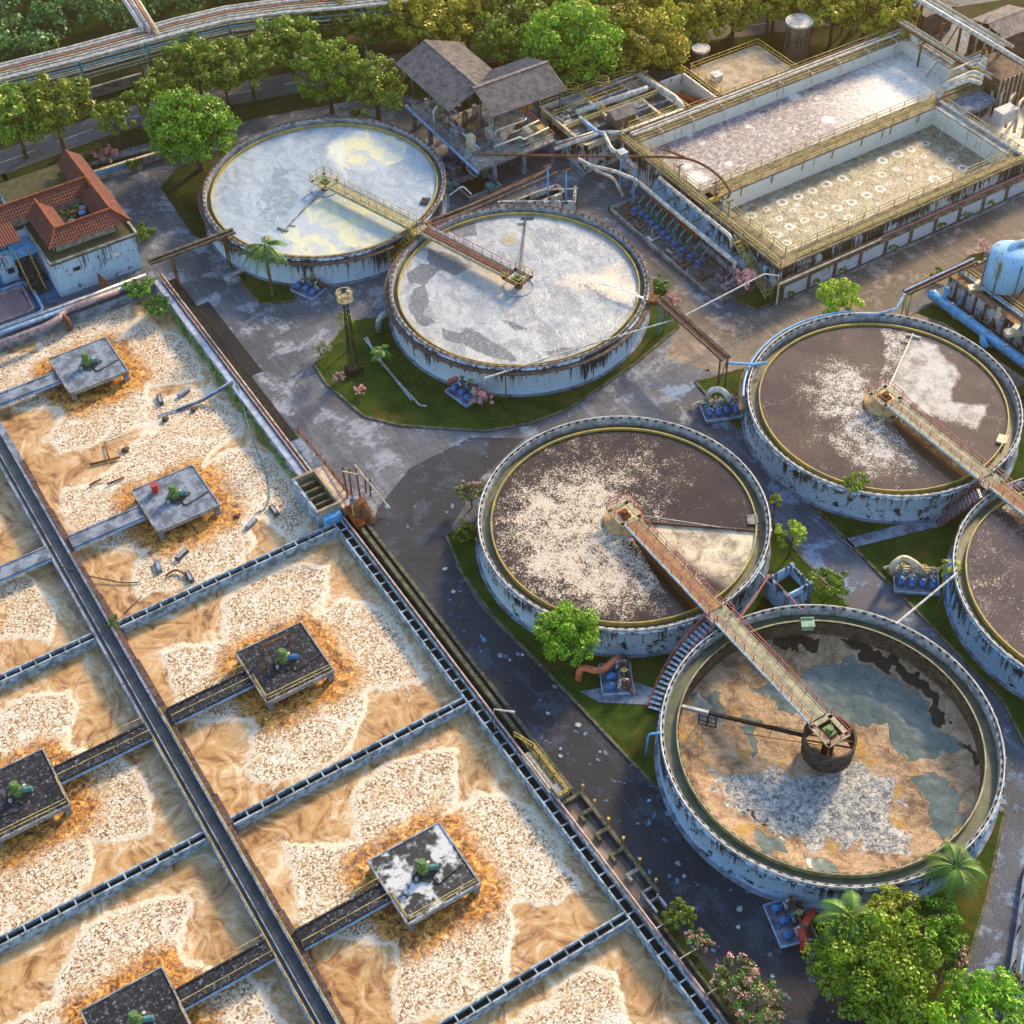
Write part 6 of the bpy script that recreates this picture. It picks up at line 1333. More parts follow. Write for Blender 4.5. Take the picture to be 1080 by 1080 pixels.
s = MB(); s.box(24.2,25.0,163.34,163.4,1.3,2.1); s.build('window', mdarkwet, t)
for i in range(9): s = MB(); s.box(25.6,27.2,162.4-i*.42,162.8-i*.42,0,3.5-i*.38); s.build('step', mconc_d, t)
for xx in (25.6,27.2): s = MB(); s.rail([(xx,162.8,3.5),(xx,158.8,.1)], 1.0, 1.0, .04, 2); s.build('railing', myel, t)
s = MB(); s.rail([(14,164.4,3.75),(25.2,164.4,3.75)], 1.0, 1.2, .05, 2); s.build('railing', mblack, t)
s = MB(); s.box(12,28.4,156.6,163.4,0,.06); struct(s.build('yard', M('blue_stained_yard', (.05,.16,.32), (.025,.05,.09), .9, .6, 6, c3=(.12,.28,.5))))
t = thing('small_basin', 'small basin of purplish liquid with a rounded blue kerb below the house', 'basin', (18, 156, 0))
s = MB()
P_ = fillet([(8,154.9,0),(25.6,154.9,0),(25.9,161.8,0),(8,161.8,0)], 1.0)
for a, b in zip(P_, P_[1:]): s.bar((a[0],a[1],.35), (b[0],b[1],.35), .35, .7)
s.build('outer_kerb', mbeam, t); s = MB()
P_ = fillet([(8,155.7,0),(24.6,155.7,0),(24.9,161.0,0),(8,161.0,0)], .7)
for a, b in zip(P_, P_[1:]): s.bar((a[0],a[1],.4), (b[0],b[1],.4), .3, .8)
s.build('inner_kerb', mpink, t); s = MB(); s.box(8,24.5,155.8,160.9,.1,.45); s.build('liquid', M('purplish_liquor', (.20,.13,.15), (.26,.18,.19), 1, .3), t)
for q, r_, m_, lb in (([(5,154.3,1.0),(38.6,153.9,1.0)], .30, mgalv, 'upper grey pipe below the blue house, ending at the basin corner'), ([(5,153.5,.9),(36.5,153.2,.9)], .30, mbeam, 'middle pale blue pipe below the blue house'),
    ([(5,151.4,1.0),(24.5,151.4,1.0),(26.4,151.9,1.0),(27.4,152.9,1.0),(28.6,153.0,1.0),(34.6,152.9,1.0)], .42, mpink, 'thick pinkish pipe with a swan bend along the top of the debris basin')):
    s = MB(); s.tube(fillet(q, 1.0), r_, 12); tag(s.build('pipe', m_, smooth=True), lb, 'pipe')
s = MB(); s.tube(fillet([(27.0,152.3,1.0),(27.3,151.6,.6),(27.3,151.4,-.7)], .5), .34, 10); tag(s.build('pipe_elbow', mrust, smooth=True), 'short rusty elbow dropping from the thick pinkish pipe into the debris basin', 'pipe')
s = MB(); s.add([(32.9,154.6,1.2),(34.2,154.4,1.2),(33.0,155.0,3.2),(33.1,154.7,3.2)], [(0,1,3),(0,3,2),(1,2,3),(0,2,1)]); tag(s.build('pipe_bracket', mrust), 'dark pointed bracket on the upper grey pipe below the blue house', 'bracket')
# boundary walls north of the yard
t = thing('boundary_wall', 'low boundary wall painted blue and pink behind the yard beside the round tree', 'wall', (45, 179, 0))
for (a, b, m_) in ((39.6,46.5,mlblue),(46.5,52.5,mpink),(52.5,60,mbeam)): s = MB(); s.box(a,b,178.6-(a-39)*.06,178.9-(a-39)*.06,0,1.2); s.build('panel', m_, t)
s = MB(); s.bar((39.6,178.75,1.3),(60,177.5,1.3),.45,.12); s.build('coping', mcream, t)
t = thing('drain', 'long dark drain between the highway verge and the boundary wall', 'drain', (40, 183, 0))
a, b = at(-40,206,.3), at(180,152,.3)
s = MB(); s.bar((*a,.2),(*b,.2),.3,.4); a2, b2 = at(-40,222,.3), at(150,176,.3); s.bar((*a2,.3),(*b2,.3),.3,.6); s.build('kerb', mconc, t)
s = MB(); m1_, m2_ = at(-40,214,0), at(165,164,0); s.bar((*m1_,.03),(*m2_,.03),2.8,.05); s.build('channel_bed', mblack, t)
for px0, py0, px1, py1, m_, lb in ((-20,226,75,196,mcream,'cream handrail pipe behind the tiled house'), (-20,236,70,205,lfmoss and mcurb,'mossy kerb pipe behind the tiled house')):
    a, b = at(px0,py0,1.2), at(px1,py1,1.2); s = MB(); s.bar((*a,1.1),(*b,1.1),.2)
    for i in range(7): k = i/6; s.bar((a[0]+(b[0]-a[0])*k,a[1]+(b[1]-a[1])*k,0),(a[0]+(b[0]-a[0])*k,a[1]+(b[1]-a[1])*k,1.1),.12)
    tag(s.build('handrail', m_), lb, 'handrail')
a, b = at(190,176-8,0), at(440,104,0)

# ------------------------------------------------------------------ elevated pipe bridge along the top left
t = thing('pipe_bridge', 'elevated two level pipe bridge sweeping along the top left of the photo', 'pipe bridge', (50, 198, 0))
bp = [Vector(at3(px, py, 8.0)) for px, py in ((-160,112),(0,80),(80,60),(150,41),(190,30),(240,18),(300,10),(380,3),(470,-7),(600,-26))]
def offs(k, dz):
    out = []
    for i, p in enumerate(bp):
        d = (bp[min(i+1, len(bp)-1)]-bp[max(i-1,0)]).normalized(); n = Vector((-d.y, d.x, 0)); out.append(p+n*k+Vector((0,0,dz)))
    return out
for i, (k, dz, r_, m_) in enumerate(((-2.0,.5,.22,mwhite),(-1.3,.4,.14,mwhite),(-.6,.4,.15,mwhite),(.1,.4,.13,mcream),(.7,.4,.10,morange),(1.4,.45,.2,mwhite),(2.1,.5,.18,mwhite),(-2.2,-1.1,.10,mwhite),(-1.7,-1.4,.13,mlblue),(-1.1,-1.4,.12,mcream),(-.3,-1.4,.16,mblue),(.6,-1.4,.12,mcream),(1.6,-1.4,.12,mwhite),(-2.2,-2.5,.09,mrust),(-1.5,-2.7,.13,mcream),(-.6,-2.7,.13,mwhite),(.6,-2.7,.1,mrust))):
    s = MB(); s.tube(offs(k, dz), r_, 8); s.build('pipe', m_, t, True)
s = MB(); s.tube(offs(-2.3, -.4), .14, 6); s.build('side_beam', mteal, t); s = MB(); s.tube(offs(2.2, -.4), .14, 6); s.build('side_beam', mteal, t)
s = MB(); s.rail(offs(-2.45, -2.6), 1.0, 2.5, .04, 2); s.build('railing', myel2, t)
tot = []
for i in range(len(bp)-1):
    L_ = (bp[i+1]-bp[i]).length; n = max(1, round(L_/8.5))
    for j in range(n):
        p = bp[i].lerp(bp[i+1], j/n); d = (bp[i+1]-bp[i]).normalized(); nn = Vector((-d.y,d.x,0)); s = MB()
        s.bar(p-nn*2.25+Vector((0,0,.2)), p-nn*2.25-Vector((0,0,3.0)), .3); s.bar(p+nn*2.25+Vector((0,0,.2)), p+nn*2.25-Vector((0,0,3.0)), .3); s.bar(p-nn*2.3-Vector((0,0,.1)), p+nn*2.3-Vector((0,0,.1)), .25); s.bar(p-nn*2.3-Vector((0,0,1.6)), p+nn*2.3-Vector((0,0,1.6)), .25); s.bar(p-nn*2.3-Vector((0,0,2.8)), p+nn*2.3-Vector((0,0,2.8)), .25); s.build('frame', mteal, t)
        if j % 2 == 0: s = MB(); s.cyl((p.x-nn.x*2.0,p.y-nn.y*2.0,0), .35, 5.3, 10); s.build('pier', mconc, t); s = MB(); s.cyl((p.x+nn.x*2.0,p.y+nn.y*2.0,0), .35, 5.3, 10); s.build('pier', mconc, t)
for i, (dx, m_) in enumerate(((-1.2,mwhite),(-.5,mpink),(.2,mwhite),(.9,morange),(1.6,mcream))):
    a = Vector(at3(157+dx*5, 30+i, 8.8)); b = Vector(at3(128+dx*5.5, -14, 8.8)); c_ = b+(b-a)*1.5; s = MB(); s.tube([a-Vector((0,0,.8)), a, b, c_], .28, 8); tag(s.build('branch_pipe', m_, smooth=True), 'branch pipe leaving the elevated pipe bridge towards the wood', 'pipe', 'branch pipes at the bend of the pipe bridge')
t = thing('embankment_wall', 'grey embankment wall under the elevated pipe bridge', 'wall', (60, 195, 0))
for (p, q) in (((60,108),(150,82)),((195,62),(330,28)),((330,28),(430,14))): a, b = at(*p, .8), at(*q, .8); s = MB(); s.bar((*a,.8),(*b,.8),.4,1.6); s.build('wall', mconc, t)

# ------------------------------------------------------------------ inlet box, weir, rusty machine beside the aeration basins
t = thing('inlet_box', 'raised concrete inlet box with four baffles at the corner of the debris basin', 'inlet box', (39.4, 107.8, 0))
for (a, b, c_, d_) in ((37.7,38.0,104.9,110.9),(40.3,40.6,104.9,110.9),(38.0,40.3,104.9,105.2),(38.0,40.3,110.6,110.9)): s = MB(); s.box(a,b,c_,d_,-1.6,1.9); s.build('side_wall', M('tan_inlet_box', (.42,.35,.24), (.26,.20,.13), 1.1, c3=(.1,.08,.06)) if a > 37.9 else mtrough, t)
s = MB(); s.box(38.0,40.3,105.2,110.6,-.2,.4); s.build('box_bed', msoil, t)
for i in range(4): s = MB(); y = 106.2+i*1.1; s.box(38.2,40.1,y,y+.28,.4,1.5+.01*i); s.build('baffle', mcurb, t)
s = MB(); s.box(40.62,41.9,104.6,111.5,-.3,1.2); s.build('apron', M('pinkish_slab', (.62,.50,.40), (.36,.28,.24), .9, c3=(.2,.16,.15)), t)
s = MB(); s.box(39.78,41.9,111.5,117.5,-.3,.55); s.build('ramp', mconc_b, t)
s = MB(); s.box(38.2,40.2,104.15,104.88,-1.4,1.1); s.build('outlet', mlblue, t)
for xx in (41.95,): s = MB(); s.rail([(xx,104.8,1.2),(xx,118,.6)], 1.0, 2.2, .05, 2); s.build('railing', mrust, t)
s = MB()
for i in range(9):
    y = 102.0+i*.28; s.box(40.75,41.85,y,y+.2,.2+.06*i,.55+.12*i)
s.box(40.9,41.7,102.0,104.4,.1,.3)
tag(s.build('sheet_stack', M('orange_red_sheet', (.42,.12,.03), (.25,.07,.03), 1.2)), 'stack of rust red corrugated sheets at the foot of the inlet box', 'metal sheets')
x, y = at(385,541,1.0); t = thing('rusty_mixer', 'rusted round mixer with slanted poles standing beside the inlet box', 'machine', (x, y, 0))
s = MB(); s.tube([(x,y,.2),(x-.1,y+.3,.7),(x-.3,y+1.0,1.9)], .75, 18, 1.0); s.tube([(x-.3,y+1.0,1.9),(x-.33,y+1.1,2.1)], .98, 18, .4); s.build('drum', mrust, t, False)
s = MB(); s.tube([(x,y+.3,.3),(x+.3,y-.8,.15)], .5, 12, .2); s.bar((x-.6,y-.2,.2),(x+.5,y-1.2,.2),.14); s.bar((x+.7,y,.2),(x+.5,y-1.2,.2),.14); s.bar((x-.6,y-.2,.2),(x-.6,y+1.2,.2),.16); s.build('frame', morange if False else mrust, t)
for a, b in (((361,492,5),(367,527,1)),((375,493,4.5),(380,525,1.2)),((368,494,4),(371,522,1)),((385,500,4),(386,520,1.4)),((374,490,5.2),(411,536,.5)),((390,505,3.6),(391,524,1.2))):
    s = MB(); s.tube([at3(*a), at3(*b)], .10, 6); s.build('pole', mcream if a[0] == 374 else mrust, t)
s = MB(); s.bar(at3(361,497,4.6), at3(377,500,4), .07); s.bar(at3(391,519,2), at3(398,518,2), .06); s.build('brace', mcream, t)
t = thing('fence_post', 'slim rusty post with blue cap between the inlet box and the rusty mixer', 'post', (*at(374,552,0),0)); s = MB(); s.tube([at3(374,552,0), at3(371,527,3)], .08, 6); s.build('post', myel2, t); s = MB(); s.tube([at3(371,531,2.6), at3(370,525,3.3)], .2, 8); s.build('cap', mblue, t)

t = thing('zigzag_weir', 'comb shaped concrete weir chamber with brown water beside the asphalt lane', 'weir', (41.5, 56, 0))
s = MB(); s.box(40.15,42.4,49.9,61.9,-1.2,-.35); s.build('liquid', M('weir_water', (.26,.16,.10), (.38,.28,.2), .6, .2), t)
s = MB(); s.box(42.4,42.75,50.0,62.2,-1.2,.35); s.build('outer_wall', mcurb, t); s = MB(); s.box(40.15,42.4,61.9,62.25,-1.2,.35); s.build('end_wall', mcurb, t)
for i, y in enumerate((60.0,57.6,55.2,52.8)): s = MB(); s.box(41.1+.1*(i % 2),42.4,y,y+.35,-1.2,.34); s.box(41.1+.1*(i % 2),41.35+.1*(i % 2),y-.5,y,-1.2,.33); s.build('tooth', mconc if i == 3 else mcurb, t)
for (a, b, c_, d_) in ((41.2,41.4,48.6,50.9),(42.2,42.4,48.6,50.0),(41.4,42.4,50.7,50.9),(41.4,42.4,49.7,49.8)): s = MB(); s.box(a,b,c_,d_,-.5,.6); s.build('gauge_box', mconc_b, t)
for y in (51,53.4,55.9,58.2,60.4,62.3):
    s = MB(); s.cyl((42.9,y,0), .06, .8, 6); s.cyl((42.9,y,.8), .14, .18, 8); tag(s.build('marker_post', myel), 'short yellow marker post along the zigzag weir', 'marker post', 'yellow marker posts along the weir')
t = thing('valve_pit', 'small cream box with yellow rails at the upper end of the zigzag weir', 'valve pit', (41, 64.5, 0))
s = MB(); s.box(40.2,41.4,62.6,68.5,-.3,.12); s.build('slab', mcream, t); s = MB(); s.box(40.4,41.4,62.5,63.8,.12,.9); s.build('box', mconc, t)
s = MB(); s.rail([(41.5,62.5,.1),(41.5,68.5,.1),(40.7,70.5,.1)], 1.0, 1.2, .05, 2); s.build('railing', myel, t); s = MB(); s.rail([(40.3,62.4,.9),(41.4,62.4,.9)], .7, .6, .04, 2); s.build('railing', myel, t)
x, y = at(522,770,0); t = thing('kerb_lamp', 'thin white arm lamp on the kerb near the middle of the asphalt lane', 'lamp', (x, y, 0)); s = MB(); s.tube([(x,y,0),at3(521,748,3.4)], .05, 6); s.build('post', mgalv, t); s = MB(); s.tube([at3(521,748,3.4), at3(543,751,3.4)], .07, 6, .13); s.build('lamp_head', mwhite, t)

# floating debris in the upper right aeration basin
for i, (px, py, a, lb) in enumerate(((169,422,1.0,'slim blue grey float left of the pipe pair in the debris basin'),(194,415,-.1,'blue grey float right below the upper aerator deck beside the pipe pair'),(289,539,1.2,'blue edged float near the right wall of the debris basin'),(265,553,.1,'pale blue float above the rock like foam patch near the inlet box'),(192,586,.0,'blue float lying crosswise under the second aerator deck'),(167,598,1.0,'dark float under the second aerator deck, left one'),(200,609,1.1,'dark blue float under the second aerator deck, right one'))):
    x, y, z = at3(px, py, WZ); t = thing('float', lb, 'float', (x, y, z)); s = MB(); s.obox((x,y,z+.12), 1.6, .55, .3, a+.4); s.build('body', mconc_b if i % 2 else mdarkwet, t); s = MB(); s.obox((x,y,z+.3), 1.3, .3, .1, a+.4); s.build('lid', mgalv, t)
for q, r_, m_, lb in (([at3(246,401,.9), at3(214,421,-.5), at3(190,430,-.7), at3(167,439,-.7)], .11, mbeam, 'pale pipe reaching from the basin wall over the floating debris'), ([at3(246,404,.9), at3(212,424,-.6), at3(186,433,-.7)], .09, mdarkwet, 'dark pipe running beside the pale one over the debris basin'),
    ([at3(250,404,.9), at3(262,450,.2), at3(273,480,-.6), at3(282,500,-.75), at3(285,520,-.75), at3(280,537,-.75), at3(270,541,-.75)], .06, mteal, 'thin dark hose trailing down the right side of the debris basin'), ([at3(66,598,.5), at3(95,608,-.5), at3(130,615,-.75), at3(147,614,-.75)], .07, mdarkwet, 'curved dark hose leaving the central channel under the second aerator deck'),
    ([at3(95,490,-.7), at3(127,482,-.65)], .14, mrust, 'brown boom floating left of the middle of the debris basin'), ([at3(110,467,-.7), at3(115,484,-.6)], .08, mrust, 'thin upright brown spar of the floating booms'), ([at3(112,463,-.65), at3(142,452,-.7)], .06, mcream, 'thin ochre rope above the floating booms'), ([at3(94,512,-.7), at3(107,505,-.65)], .12, mrust, 'short brown boom below the long one in the debris basin'), ([at3(113,511,-.65), at3(131,503,-.7)], .12, mrust, 'second short brown boom at the right below the long one'), ([at3(175,607,-.6), at3(185,600,-.6), at3(200,608,-.6)], .12, mrust, 'bent brown spar between the three floats under the second deck'), ([at3(130,648,-.7), at3(150,628,-.7)], .06, mrust, 'thin brown line trailing towards the lower left wall of the debris basin')):
    s = MB(); s.tube(fillet(q, .8), r_, 6); tag(s.build('hose' if 'hose' in lb or 'rope' in lb else 'spar', m_, smooth=True), lb, 'hose' if 'hose' in lb else 'spar')
for px, py, r_, lb in ((132,475,.45,'dark lump of debris beside the long brown boom'),(204,433,.35,'small dark lump below the pipe pair'),(174,443,.4,'grey brown lump just left of the end of the pipe pair'),(250,545,.35,'dark lump left of the pale blue float')):
    x, y, z = at3(px, py, WZ); s = MB(); s.ball((x,y,z+.05), r_, 8, .6); s.ball((x+.3,y+.2,z), r_*.7, 8, .5); tag(s.build('debris', msoil, smooth=True), lb, 'debris')

# ------------------------------------------------------------------ lamp tower, lawn pipes
x, y = at(374,392,0); t = thing('lamp_tower', 'tall dark lattice lamp tower with a round head on the middle lawn', 'lamp tower', (x, y, 0)); HT = 10.8
s = MB()
for a, b in ((-1,-1),(1,-1),(1,1),(-1,1)): s.bar((x+a*.42,y+b*.42,.8),(x+a*.18,y+b*.18,HT),.08)
for i in range(9):
    z = .9+i*1.08; w_ = .42-.24*(z/HT); w2 = .42-.24*((z+1.08)/HT)
    s.bar((x-w_,y-w_,z),(x+w2,y-w2,z+1.08),.05); s.bar((x+w_,y-w_,z),(x+w2,y+w2,z+1.08),.05); s.bar((x+w_,y+w_,z),(x-w2,y+w2,z+1.08),.05); s.bar((x-w_,y+w_,z),(x-w2,y-w2,z+1.08),.05)
s.build('mast', mblack, t); s = MB(); s.box(x-.9,x+.9,y-.7,y+.7,.1,.9); s.build('base_box', mblack, t)
s = MB(); s.ring(x,y,.85,.95,HT+.9,HT+1.0,18); s.ring(x,y,.85,.95,HT,HT+.08,18); s.ring(x,y,0.05,.85,HT-.02,HT+.03,18)
for k in range(8): a = k*math.pi/4; s.bar((x+.9*math.cos(a),y+.9*math.sin(a),HT),(x+.9*math.cos(a),y+.9*math.sin(a),HT+1),.06)
s.build('head_platform', M('pale_yellow_rail', (.5,.44,.24), (.25,.2,.1), 3), t)
for k in range(4): a = k*math.pi/2+.4; s = MB(); s.obox((x+.75*math.cos(a),y+.75*math.sin(a),HT+.5), .3,.5,.4,a); s.build('flood_lamp', mcream, t)
for q, lb in (([at3(384,357,.35), at3(434,422,.35)], 'left one of two parallel pale pipes lying on the middle lawn'), ([at3(387,356,.4), at3(398,378,.4), at3(443,428,.4), at3(450,428,.4)], 'right one of two parallel pale pipes, with a bent end, on the middle lawn')):
    s = MB(); s.tube(fillet(q, .5), .12, 8); tag(s.build('lawn_pipe', mlblue if False else mgalv), lb, 'pipe')
s = MB(); s.tube(fillet([at3(399,350,0), at3(399,335,2.1), at3(413,327,2.3)], 1.0), .36, 12); tag(s.build('pipe_elbow', mgalv, smooth=True), 'thick grey elbow pipe entering the left side of the white foam clarifier', 'pipe')
t = thing('service_pipe', 'long thin white pipe spanning from the middle lawn over the road to the yellow stair', 'pipe', (*at(510,415,0),0))
s = MB(); s.tube([at3(511,418,0), at3(511,399,4), at3(600,370,4.2), at3(718,335,4.4), at3(806,289,4.6), at3(822,291,4.4)], .09, 8); s.build('pipe', mwhite, t)
for px, py, h in ((534,424,4.0),(700,350,4.3)): s = MB(); q = at(px, py, 0); s.tube([(*q,0),(*q,h)], .07, 6); s.build('post', mrust, t)

# ------------------------------------------------------------------ pump skids
def skid(px, py, rz, label, n=3, pipe=None, pm=None, w=3.0, l=3.6, floor=mconc_b):
    x, y = at(px, py, .4); t = thing('pump_skid', label, 'pump skid', (x, y, .1))
    def L(u, v, z=0): return (x+u*math.cos(rz)-v*math.sin(rz), y+u*math.sin(rz)+v*math.cos(rz), z)
    s = MB(); s.obox(L(0,0,.2), w, l, .25, rz); s.build('base_slab', floor, t)
    s = MB()
    for a, b, c_, d_ in ((-1,-1,1,-1),(1,-1,1,1),(1,1,-1,1),(-1,1,-1,-1)): s.bar(L(a*w/2,b*l/2,.45), L(c_*w/2,d_*l/2,.45), .12)
    s.build('frame', mbeam, t)
    for i in range(n):
        v = -l/2+l*(i+.6)/n*.95; u0 = -w*.36 if i % 2 == 0 else -w*.30
        s = MB(); s.tube([L(u0,v,.8), L(u0+.85,v,.8)], .36, 12); s.obox(L(u0+.4,v,1.15), .3, .3, .25, rz); s.build('pump_motor', mblue, t, True)
        s = MB(); s.tube([L(u0+1.05,v,.8), L(u0+1.4,v,.8)], .42, 12); s.tube(fillet([L(u0+1.2,v,1.0), L(u0+1.2,v,1.7), L(u0+2.1,v,1.7), L(u0+2.1,v,.4)], .3), .13, 8); s.build('pump_casing', mteal if i % 2 else mgalv, t, True)
        s = MB(); s.tube([L(u0+1.6,v-.15,1.3), L(u0+1.6,v-.15,1.9)], .06, 6); s.ring(*L(u0+1.6,v-.15)[:2], .18,.26, 1.9,1.96, 12); s.build('valve', myel if i % 2 else mrust, t)
    s = MB(); s.tube(fillet([L(w*.42,-l*.55,.7), L(w*.42,l*.55,.7), L(w*.42,l*.7,.3)], .3), .17, 8); s.tube([L(w*.2,-l*.5,1.2), L(w*.2,l*.5,1.2)], .12, 8); s.build('manifold', mrust if n % 2 else mcream, t)
    if pipe: s = MB(); s.tube(fillet([at3(*q) for q in pipe], 1.0, 6), .34, 12); s.build('delivery_pipe', pm, t, True)
    return t
skid(326, 304, .4, 'blue pump skid at the lower wall of the pale grey clarifier', 3)
skid(491, 414, .2, 'blue pump skid on the middle lawn behind the pink frangipani', 3, [(500,402,.8),(486,396,1.6),(474,403,.5)], mmar)
skid(760, 432, 1.2, 'pump skid with a white arched pipe between the road and the right hand clarifier', 4, [(746,420,.4),(749,412,2.2),(760,410,2.8),(769,418,2.2),(768,424,1)], mwhite, 3.2, 4.2)
skid(650, 716, -.5, 'blue pump skid with an orange bent pipe below the centre clarifier', 3, [(610,717,.2),(612,703,1.6),(634,709,1.4),(648,696,1.6),(651,693,1.4)], morange)
skid(966, 612, .9, 'pump skid with a cream arched pipe on the lawn beside the cut off clarifier', 4, [(941,606,.2),(941,596,2.6),(953,587,3.0),(968,596,2.6),(975,606,1.0)], mcream, 3.4, 4.4)
skid(833, 972, -.3, 'bluish pump skid in the shade below the drained clarifier', 3, [(858,960,1.6),(844,982,1.4),(849,994,1.2),(847,1003,.2)], mred, 3.2, 4.0)
x, y = at(246,296,0); s = MB(); s.box(x-1.0,x+.8,y-.7,y+.8,0,.6); s.tube([(x,y,.9),(x+1.6,y+.2,.9)], .3, 10); tag(s.build('pump', mgalv), 'small grey pump at the left wall of the pale grey clarifier beside the kerb', 'pump')

# ------------------------------------------------------------------ trestle pipes
def rack(a, b, z, w, label, top_m, legs, side_m=None):
    t = thing('pipe_trestle', label, 'pipe trestle', (a[0], a[1], 0)); A, B = Vector((*a, z)), Vector((*b, z)); d = (B-A).normalized(); n = Vector((-d.y, d.x, 0))
    for o_ in (-w/2, w/2): s = MB(); s.bar(A+n*o_, B+n*o_, .16, .32); s.build('side_beam', mrimr, t)
    s = MB(); s.bar(A-Vector((0,0,.1)), B-Vector((0,0,.1)), w*.9, .08); s.build('tray', top_m, t)
    s = MB(); s.tube([A+n*w*.22+Vector((0,0,.12)), B+n*w*.22+Vector((0,0,.12))], .12, 8); s.build('pipe', side_m or mgalv, t)
    for p, m_ in legs:
        q = Vector((p[0], p[1], 0))
        for o_ in (-w/2, w/2): s = MB(); s.bar(q+n*o_, q+n*o_+Vector((0,0,z-.1)), .16); s.build('leg', m_, t)
        s = MB(); s.bar(q-n*w/2+Vector((0,0,.6)), q+n*w/2+Vector((0,0,z-.4)), .09); s.build('brace', m_, t)
    return t
rack((86.1,110.8), (86.1,98.0), 4.9, 1.1, 'rust coloured pipe trestle crossing the road between the white foam and right hand clarifiers', M('orange_rust_tray', (.42,.19,.08), (.25,.12,.07), .8), [((86.1,98.4),mrimr),((86.1,110.2),mteal)], mrimr)
rack((38.6,151.0), (50.0,151.0), 4.9, .9, 'dark pipe trestle crossing the lane from the basin corner to the pale grey clarifier', mcurb, [((41.6,151.0),mrust),((48.6,151.0),mrust)], mcurb)
rack((110.6,95.8), (121.5,95.8), 4.9, .9, 'rusty pipe trestle with a blue pipe leading to the blue tanks at the right', mrust, [((111.2,95.8),myel2),((120.4,95.8),myel2)], mbeam)
s = MB(); s.tube([(86.1,97.6,4.6),(88.6,96.3,4.1),(90.2,95.8,4.0)], .16, 8); tag(s.build('pipe', mlblue), 'blue pipe linking the rust trestle to the right hand clarifier', 'pipe')
s = MB(); s.tube([(110.4,95.7,4.8),(108.2,94.6,4.3),(106,95.4,4.0),(104,96.8,4.0)], .16, 8); tag(s.build('pipe', mbeam), 'pale blue pipe linking the right trestle to the rim of the right hand clarifier', 'pipe')
s = MB(); n = 30; s.tube([(TD[0]+15.25*math.cos(a), TD[1]+15.25*math.sin(a), 3.75) for a in [math.radians(62+82*i/n) for i in range(n+1)]], .14, 8); tag(s.build('rim_hose', mlblue), 'blue pipe curving along the upper rim of the right hand clarifier', 'pipe')
s = MB(); s.ring(TD[0], TD[1], 15.05, 15.75, 3.0, 3.25, 30, math.radians(70), math.radians(150)); tag(s.build('rim_ledge', M('orange_brown_ledge', (.34,.20,.12), (.2,.12,.08), .8)), 'orange brown ledge outside the upper left rim of the right hand clarifier', 'ledge')
s = MB(); s.tube([at3(945,658,4.0), at3(1010,604,4.2)], .12, 8); tag(s.build('pipe', mwhite), 'slim white pipe spanning the lane from the drained clarifier to the cut off one', 'pipe')
s = MB(); s.tube(fillet([at3(1000,650,.3), at3(1001,625,2.0), at3(998,598,3.4), at3(1003,593,3.9)], .5), .11, 8); tag(s.build('pipe', mlblue, smooth=True), 'light blue pipe climbing the left wall of the cut off clarifier', 'pipe')
s = MB(); s.tube([at3(988,641,0), at3(997,618,2.6)], .05, 6); tag(s.build('prop_pole', mgreen), 'thin green pole leaning against the cut off clarifier', 'pole')
s = MB(); s.tube(fillet([at3(681,796,.2), at3(684,774,3.6), at3(700,773,3.9)], .4), .11, 8); tag(s.build('pipe', mlblue, smooth=True), 'light blue bent pipe at the left wall of the drained clarifier', 'pipe')
s = MB(); s.tube([at3(765,675,3.9), at3(812,606,4.0), at3(845,643,3.9)], .07, 6); tag(s.build('pipe', mmar), 'thin maroon pipe angled over the square inlet box', 'pipe')
# square concrete inlet box
x, y = at(833,612,3.2); t = thing('inlet_tower', 'square pale blue concrete inlet tower between the centre and drained clarifiers', 'inlet tower', (x, y, 0))
for (a, b, c_, d_) in ((-1.5,1.5,-1.5,-1.3),(-1.5,1.5,1.3,1.5),(-1.5,-1.3,-1.3,1.3),(1.3,1.5,-1.3,1.3)): s = MB(); s.box(x+a,x+b,y+c_,y+d_,0,3.3); s.build('side_wall', mwallE, t)
for a in (-1.45,1.45):
    for b in (-1.45,1.45): s = MB(); s.box(x+a-.2,x+a+.2,y+b-.2,y+b+.2,0,3.38); s.build('corner_post', mconc_b, t)
s = MB(); s.box(x-1.3,x+1.3,y-1.3,y+1.3,1.6,1.8); s.build('planting', mgrass, t)
s = MB(); s.tube([at3(800,603,3.4), (x-1.4,y,2.2)], .12, 8); tag(s.build('pipe', mgalv), 'short grey pipe from the centre clarifier to the square inlet tower', 'pipe')

# ------------------------------------------------------------------ right edge: retaining wall, blue tanks, big blue pipe
t = thing('raised_yard', 'raised brown yard held by a streaked retaining wall at the right edge', 'raised yard', (119.3, 78, 0))
s = MB(); s.box(119.5,168,40,96.8,0,2.7); s.build('fill', msoil, t)
s = MB(); s.box(119.1,119.5,40,97,0,2.85); s.box(119.5,168,96.8,97.2,0,2.85); s.build('wall', mwallR, t)
for i in range(14): s = MB(); y = 95.5-i*1.6; s.box(118.85,119.1,y-.12,y+.12,0,2.7); s.build('buttress', mrimr, t)
s = MB(); s.box(119.0,119.9,40,97,2.85,2.97); s.build('coping', M('rust_brown_coping', (.30,.16,.09), (.16,.09,.06), .8, c3=(.4,.32,.25)), t)
for dx, r_, m_ in ((.9,.13,mbeam),(1.3,.09,mwhite)): s = MB(); s.tube([(119.5+dx,96.5,3.2),(119.5+dx,40,3.2)], r_, 8); s.build('pipe', m_, t)
s = MB(); s.rail([(121.4,96.5,2.7),(121.4,60,2.7)], 1.0, 2.5, .04, 2); s.build('railing', myel2, t)
t = thing('large_pipe', 'big light blue pipe with a side branch lying below the retaining wall at the right', 'pipe', (117, 90, 0))
